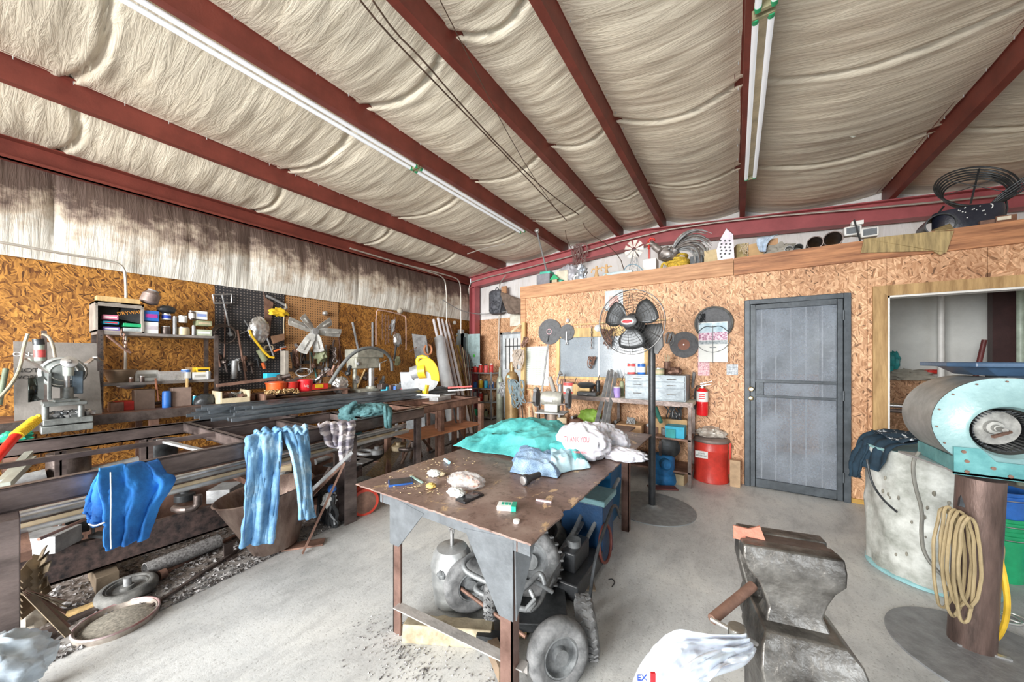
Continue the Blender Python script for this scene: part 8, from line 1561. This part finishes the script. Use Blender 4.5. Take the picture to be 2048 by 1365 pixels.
for k in range(3): a = k * 2.1 + .4; MB().cyl(dp(760, 727, .0), dp(760, 727, .0) + V((.02, .12 * math.cos(a), .12 * math.sin(a))), .008, n=8).build('feed_handle', SILVER, t)
MB().ball(dp(716, 728, -.02), .03, 8).build('clamp', GREYM, t)
tag(MB().tube([dp(660, 768, .15), dp(680, 735, .15), dp(705, 706, .15), dp(735, 694, .15), dp(765, 700, .1), dp(783, 718, .05), dp(784, 742, 0)], .026, 12, smooth=2).build('vacuum_hose', mat('hose_grey', (.14, .15, .15), .55)), 'thick grey hose arching in front of the drill press', 'hose')
# bench clutter near the pegboard foot
ZB2 = .916
def bc_(px, X=-5.2): p = pt(px, 790, X=X); p.z = ZB2; return p
a, b_ = bc_(434), bc_(490); t = thing('wooden_crate', 'pale wooden crate of scrap at the foot of the black pegboard', 'crate', (a + b_) / 2); m = MB(); L0 = b_.y - a.y
for dx_ in (-.14, .14): m.bb((a.x + dx_ - .008, a.y, ZB2), (a.x + dx_ + .008, b_.y, ZB2 + .07))
for yy_ in (a.y, b_.y): m.bb((a.x - .14, yy_ - .008, ZB2), (a.x + .14, yy_ + .008, ZB2 + .15))
m.bb((a.x - .14, a.y, ZB2), (a.x + .14, b_.y, ZB2 + .012)); m.build('box', mat('crate_pale', (.58, .50, .34), .7, 0, .2, 6), t)
R = random.Random(14)
for k in range(9): c = V((a.x - .09 + .18 * R.random(), a.y + .04 + (L0 - .08) * k / 8, ZB2 + .06 + .03 * R.random())); tag(MB().ball(c, .04, 7, .6, 3, k).build('steel_scrap', (STEEL, RUST, GREYM)[k % 3]), '%s scrap lump from the left inside the wooden crate' % ('first', 'second', 'third', 'fourth', 'fifth', 'sixth', 'seventh', 'eighth', 'last')[k], 'scrap')
for px, w_, h, mt, l in ((553, .12, .13, mat('orange_red', (.70, .10, .02), .4), 'orange red tub at the foot of the pegboard'), (582, .09, .13, REDP, 'round red canister with a dark lid on the bench'), (610, .10, .14, mat('coffee_red', (.72, .02, .03), .35), 'red coffee can with white lettering on the bench'), (634, .11, .10, REDP, 'red and yellow box lying on the bench')):
    c = bc_(px, -5.05); c.z = ZB2 + .09; t = thing('red_tub', l, 'container', c)
    if px == 634: MB().box(c + V((0, 0, .05)), (.12, .26, .08), .1).build('body', mt, t, bevel=.004); MB().box(c + V((.062, .0, .06)), (.003, .12, .05), .1).build('yellow_print', YEL, t)
    else:
        MB().lathe([(w_ * .85, 0), (w_, h), (w_ * 1.05, h), (w_ * 1.05, h + .01), (w_ * .9, h + .012)], c, n=26).build('body', mt, t); MB().lathe([(w_ * 1.02, h + .005), (w_ * .6, h + .025)], c, n=26).build('lid', STEEL if px == 582 else mt, t)
        if px == 610: text('folg', 'can_lettering', c + V((w_ * 1.01, -.03, .075)), (-.2, 1, 0), (0, 0, 1), .045, INKW, t)
sh = thing('bench_riser', 'low steel riser on the wall bench under the red containers', 'riser', (-5.15, bc_(590, -5.1).y, ZB2)); MB().bb((-5.35, bc_(520, -5.1).y, ZB2 + .07), (-4.97, bc_(690, -5.1).y, ZB2 + .088)).build('shelf', RUST, sh)
for px in (522, 685): y = bc_(px, -5.1).y; MB().bb((-5.35, y - .01, ZB2), (-4.97, y + .01, ZB2 + .07)).build('side', RUST, sh)
m = MB(); R = random.Random(33)
for k in range(130): c = bc_(533 + 60 * R.random(), -4.98 + .04 * R.random()); c.x = -5.03 + .14 * R.random(); c.z = ZB2 + .098 + .03 * R.random(); m.torus(c, (R.random() - .5, R.random() - .5, R.random() - .5), .022, .006, 10, 5, .6)
o = m.build('rusty_chain_heap', mat('chain_tan', (.40, .26, .12), .5, .4, .35, 20)); o['kind'] = 'stuff'; tag(o, 'heap of rusty tan chain on the bench before the red tubs', 'chain')
tag(MB().bar(pt(433, 772, X=-5.0), pt(552, 757, X=-5.0), .03, .035).build('steel_bar', RUST), 'long brown bar lying above the wooden crate', 'bar')
t = thing('blue_tin_box', 'small bright blue box at the pegboard foot', 'box', pt(543, 757, X=-5.3)); MB().box(pt(543, 752, X=-5.3), (.12, .16, .07)).build('body', CYAN, t, bevel=.004)
m = MB(); crease(m, pt(680, 770, X=-5.15), .12, .25, 31, .8, 1, 1.1); tag(m.build('plastic_sack', SILVER, ang=180), 'clear grey plastic sack tied on the bench right of the fan blades', 'sack')
t = thing('angle_grinder', 'grey angle grinder lying on the bench', 'grinder', pt(590, 765, X=-5.1)); MB().cyl(pt(565, 770, X=-5.1), pt(598, 758, X=-5.1), .03, n=14).build('body', STEEL, t); MB().torus(pt(607, 745, X=-5.15), (.6, -.4, 1), .09, .008, 30, 6).build('cord_loop', GREYM, t)
R = random.Random(17)
for k in range(13):
    px = 560 + k * 17; p = pt(px, 745 + 22 * R.random(), X=-5.35 + .2 * R.random()); mt = (STEEL, RUST, GREYM, BLKM, SILVER)[k % 5]; q = p + V((.05, .16 * (R.random() - .3), .12 * R.random())); m = MB(); m.cyl(p, q, .02 + .012 * R.random(), n=10); m.ball(p, .045, 7, .5, 3, k)
    tag(m.build('greasy_tool', mt), '%s greasy tool of the row behind the red containers, counted from the left' % ('first', 'second', 'third', 'fourth', 'fifth', 'sixth', 'seventh', 'eighth', 'ninth', 'tenth', 'eleventh', 'twelfth', 'last')[k], 'tool')
for k in range(8):
    px = 765 + k * 7; p = pt(px, 770 + 12 * R.random(), X=-4.9); mt = (STEEL, CYAN, RUST, BLUEP, GREYM, PINK, BLKM, GREYM)[k]; tag(MB().box(p, (.12, .12, .09), R.random()).build('parts_box', mt, bevel=.004), '%s small box from the left between the drill press and chop saw' % ('first', 'second', 'third', 'fourth', 'fifth', 'sixth', 'seventh', 'last')[k], 'box')
# ================================================================ chop saw on its stand
ST = V((-3.55, 4.30, 0)); SZ_ = .80; 
c = pt(865, 800, d=5.0); ST = V((c.x, c.y, 0)); SZ_ = c.z
t = thing('saw_stand', 'rusty angle steel stand carrying the yellow chop saw', 'stand', ST)
MB().box(ST + V((0, 0, SZ_ - .01)), (.75, .55, .02), .1).build('top', RUST, t); 
for sx in (-1, 1):
    for sy in (-1, 1): MB().bb(ST + V((sx * .34 - .02, sy * .24 - .02, 0)), ST + V((sx * .34 + .02, sy * .24 + .02, SZ_ - .02))).build('leg', RUST, t)
MB().bar(ST + V((-.36, -.26, SZ_ - .12)), ST + V((.36, -.22, SZ_ - .12)), .01, .06).build('side_rail', RUST, t)
t = thing('chop_saw', 'yellow metal cutting chop saw on the steel stand', 'chop saw', ST + V((0, 0, SZ_))); W_ = lambda px, py, o=0: pt(px, py, d=5.0 + o)
MB().box(ST + V((0, 0, SZ_ + .03)), (.45, .3, .06), .1).build('base', GREYM, t, bevel=.01)
hc_ = W_(853, 757); m = MB(); N2 = 18; vs = []
tocam = V((-hc_.x, -hc_.y, 0)).normalized(); rgt = V((-tocam.y, tocam.x, 0)); 
for o_ in (-.05, .05):
    for rr_ in (.30, .10):
        for k in range(N2 + 1): a = math.radians(-10 + 150 * k / N2); vs.append(hc_ + rgt * (math.cos(a) * rr_ * .62) + V((0, 0, math.sin(a) * rr_)) + tocam * o_)
K = N2 + 1; fs = []
for k in range(N2): fs += [(k, k + 1, K + k + 1, K + k), (2 * K + k, 3 * K + k, 3 * K + k + 1, 2 * K + k + 1), (k, 2 * K + k, 2 * K + k + 1, k + 1), (K + k, K + k + 1, 3 * K + k + 1, 3 * K + k)]
fs += [(0, K, 3 * K, 2 * K), (K - 1, 3 * K - 1, 4 * K - 1, 2 * K - 1)]; m.add(vs, fs); m.build('blade_guard', YEL, t, bevel=.01, ang=50)
MB().cyl(hc_ - tocam * .015 + V((0, 0, -.02)), hc_ + tocam * .015 + V((0, 0, -.02)), .17, n=36).build('blade', SILVER, t)
MB().cyl(W_(824, 748), W_(843, 742), .10, n=22).build('motor', GREYM, t); MB().cyl(W_(838, 744), W_(852, 742), .11, n=22).build('motor_mount', YEL, t)
MB().tube([W_(836, 735), W_(834, 716), W_(848, 713), W_(860, 722), W_(856, 738), W_(840, 738)], .028, 10, smooth=1).build('handle', YEL, t); MB().bar(W_(853, 770), W_(850, 790), .08, .05).build('arm', YEL, t); MB().bar(W_(826, 790, -.1), W_(880, 792, -.1), .04, .03).build('vise_clamp', GREYM, t)
t = thing('red_clamp_bar', 'red and silver clamp bar sticking out at the right of the saw stand', 'clamp', W_(925, 775)); MB().bar(W_(896, 776), W_(944, 773), .022, .022).build('red_bar', REDP, t); MB().bar(W_(896, 782), W_(944, 779), .018, .015).build('steel_bar', SILVER, t)
tag(MB().tube([W_(905, 800), W_(912, 850), W_(930, 885), W_(925, 905)], .012, 8, smooth=2).build('power_cable', BLACK), 'black cord hanging from the right of the saw stand', 'cord'); 
t = thing('rusty_upright', 'dark upright channel post right of the saw stand', 'post', pt(925, 905, d=4.6)); q = pt(927, 895, z=0); MB().bb(q + V((-.03, -.03, 0)), q + V((.03, .03, .75))).build('post', RUST, t); MB().bb(q + V((-.12, -.12, 0)), q + V((.12, .12, .012))).build('foot', RUST, t)
# ================================================================ gas cylinders
def gas(name, px, wpx, ytop, d, mt, label, cap=True):
    c = pt(px, 800, d=d); g = V((c.x, c.y, 0)); h = pt(px, ytop, d=d).z; r = wpx * d / F / 2 * .95; t = thing(name, label, 'gas cylinder', g)
    MB().lathe([(r * .9, 0), (r, .01), (r, h - .18), (r * .95, h - .10), (r * .7, h - .03), (r * .3, h)], g, n=32).build('cylinder', mt, t)
    if cap: MB().lathe([(r * .32, h - .02), (r * .34, h + .02), (r * .36, h + .12), (r * .28, h + .155), (r * .1, h + .165)], g, n=24).build('valve_cap', mt, t)
    return t, g, r, h
t, g, r, h = gas('brown_gas_cylinder', 1024, 29, 743, 5.9, mat('cyl_brown', (.33, .20, .08), .35, .2, .25, 7, col2=(.42, .28, .13)), 'tall brown gas cylinder behind the teal sheet'); MB().cyl(g + V((.0, -r * .8, h - .09)), g + V((0, -r * .98, h - .10)), .03, n=16).build('sticker', mat('sticker_teal', (.5, .75, .65), .5), t)
t, g, r, h = gas('green_gas_cylinder', 1000, 15, 752, 6.2, mat('cyl_green', (.30, .33, .27), .45, .2, .3, 8), 'slim grey green gas cylinder left of the brown one')
tangle(pt(1003, 765, d=6.1), .08, 8, .008, GREYM, 'regulator_hoses', 'hoses wound around the slim gas cylinder', 'hose', 55)
# posts, cables and sticks left of the partition
t = thing('timber_pole', 'rough timber pole leaning at the left end of the partition', 'pole', pt(1046, 800, Y=4.7)); MB().bar(pt(1046, 790, Y=4.7) * 1.0, pt(1048, 645, Y=4.72), .06, .05).build('pole', WOODY, t); MB().bar(pt(1022, 665, Y=4.6), pt(1042, 648, Y=4.7), .03, .03).build('branch', TAN, t)
for k, (px, py, n_, r, mt, l, sd) in enumerate(((1036, 700, 10, .10, mat('old_rope', (.45, .38, .32), .85), 'bundle of old rope hanging left of the wall chart', 6), (1032, 760, 9, .14, mat('hose_slate', (.16, .22, .25), .6), 'slate blue hoses hanging behind the brown cylinder', 15), (1050, 675, 5, .05, RUST, 'rusty chain loops at the left end of the partition', 44))): tangle(pt(px, py, Y=4.6), r, n_, .010, mt, 'hanging_bundle', l, 'bundle', sd)
R = random.Random(66)
for k in range(13):
    bx = 1042 + k * 7 + 5 * R.random(); tx = bx - 4 + 14 * (R.random() - .5); p = pt(bx, 868, d=4.9 - .02 * k); p.z = .004; q = pt(tx, 790 + 25 * R.random(), Y=4.70)
    if k == 3: q = pt(1096, 690, Y=4.72)
    if k == 6: q = pt(1060, 778, Y=4.7)
    tag(MB().bar(p, q, .025, .012).build('stock_bar', (RUST, STEEL, TAN, GREYM)[k % 4]), '%s of the short bars leaning against the partition behind the grinder, from the left' % ('first', 'second', 'third', 'fourth', 'fifth', 'sixth', 'seventh', 'eighth', 'ninth', 'tenth', 'eleventh', 'twelfth', 'last')[k], 'bar')
tag(MB().bar(pt(1057, 778, Y=4.5), pt(1080, 782, Y=4.5), .1, .01).build('wood_shelf_piece', WOODY), 'small wooden ledge left of the bench grinder', 'ledge')
# ================================================================ more hanging and shelved clutter
ORD = ('first', 'second', 'third', 'fourth', 'fifth', 'sixth', 'seventh', 'eighth', 'ninth', 'tenth', 'eleventh', 'last')
R = random.Random(202)
for k in range(12):   # tools crowding the lower pegboards
    px = 585 + k * 8.5; y0_ = 690 + 14 * R.random(); p = wp(px, y0_, .05); L0 = .18 + .2 * R.random(); q = p + V((.02, .05 * (R.random() - .5), -L0)); mt = (STEEL, RUST, GREYM, BLKM, SILVER, RUST)[k % 6]
    t = thing('hand_tool', '%s hand tool from the left in the row below the engine fan' % ORD[k], 'tool', p); MB().bar(p, q, .022, .012).build('shank', mt, t)
    m = MB(); (m.box(q, (.04, .09, .05)) if k % 3 == 0 else m.torus(q, (1, 0, 0), .035, .010, 16, 6) if k % 3 == 1 else m.ball(q, .04, 7, .5, 3, k)); m.build('head', mt, t)
for k in range(8):
    px = 436 + k * 13; p = wp(px, 712 + 16 * R.random(), .04); mt = (RUST, STEEL, BLKM, GREYM)[k % 4]; t = thing('hand_tool', '%s small tool from the left low on the black pegboard' % ORD[k], 'tool', p)
    MB().cyl(p, p + V((.01, .02, -.12 - .08 * R.random())), .012, n=8).build('shank', mt, t); MB().ball(p, .035, 7, .5, 3, k + 3).build('head', mt, t)
for k in range(9):    # shapes under the partition worktop
    x = -2.3 + k * .2; c = V((x, 4.5, .541)); mt = (STEEL, TAN, RUST, GREYM, BLKM)[k % 5]; t = thing('stored_part', '%s part from the left on the middle shelf of the bench' % ORD[k], 'part', c)
    if k % 3 == 0: MB().lathe([(.06, 0), (.07, .1), (.05, .12)], c, n=18).build('body', mt, t); MB().lathe([(.03, 0), (.03, .03)], c + V((0, 0, .12)), n=12).build('neck', GREYM, t)
    else: MB().box(c + V((0, 0, .04)), (.13, .2, .08), R.random()).build('body', mt, t, bevel=.004); MB().cyl(c + V((0, -.08, .1)), c + V((0, .08, .1)), .02, n=10).build('rod', GREYM, t)
for k in range(6):    # on the worktop
    px = (1120, 1128, 1150, 1186, 1196, 1244)[k]; c = pt(px, 795, Y=4.6); c.z = .961; t = thing('bench_item', '%s small item from the left at the back of the pale worktop' % ORD[k], 'item', c); h = .08 + .12 * R.random()
    MB().lathe([(.03, 0), (.035, h * .7), (.02, h)], c, n=14).build('body', (GREYM, RUST, TAN, STEEL, BLKM, OLIVE)[k], t); MB().cyl(c + V((0, 0, h)), c + V((.02, 0, h + .07)), .006, n=8).build('stem', STEEL, t)
t = thing('tall_spindle', 'grey articulated lamp arm standing left of the red tin', 'lamp arm', pt(1118, 795, Y=4.6)); P = [pt(1124, 795, Y=4.6), pt(1114, 765, Y=4.6), pt(1120, 742, Y=4.58), pt(1128, 765, Y=4.55)]
MB().bar(P[0], P[1], .018, .018).build('lower_arm', GREYM, t); MB().bar(P[1], P[2], .018, .018).build('upper_arm', GREYM, t); MB().lathe([(.01, 0), (.035, .06)], P[2], (.3, -.3, -1), 16).build('shade', GREYM, t)
# items between the rack and the wall, seen through the frame
for k in range(10):
    y = .1 + k * .26; c = V((-4.75 + .25 * R.random(), y, .0)); h = .35 + .35 * R.random(); mt = (RUST, STEEL, TAN, BLKM, GREYM)[k % 5]; t = thing('stored_drum' if k % 2 else 'stored_machine', '%s %s from the near end standing between the rack and wall bench' % (ORD[k], 'drum' if k % 2 else 'machine block'), 'drum' if k % 2 else 'machine', c)
    if k % 2: MB().lathe([(.12, 0), (.125, .02), (.12, h), (.11, h)], c, n=24).build('shell', mt, t); MB().torus(c + V((0, 0, h * .6)), (0, 0, 1), .122, .006, 24, 6).build('rib', mt, t)
    else: MB().box(c + V((0, 0, h * .35)), (.26, .2, h * .7), .2).build('body', mt, t, bevel=.01); MB().cyl(c + V((0, -.14, h * .7)), c + V((0, .14, h * .75)), .05, n=16).build('roller', GREYM, t)
# ================================================================ repeats of one kind share a group
cnt = {}
for o in COL.objects:
    if o.parent is None and 'category' in o.keys(): cnt.setdefault(o.name.split('.')[0], []).append(o)
for n_, os_ in cnt.items():
    if len(os_) > 1:
        for o in os_:
            if 'group' not in o.keys(): o['group'] = n_.replace('_', ' ') + 's of the workshop'
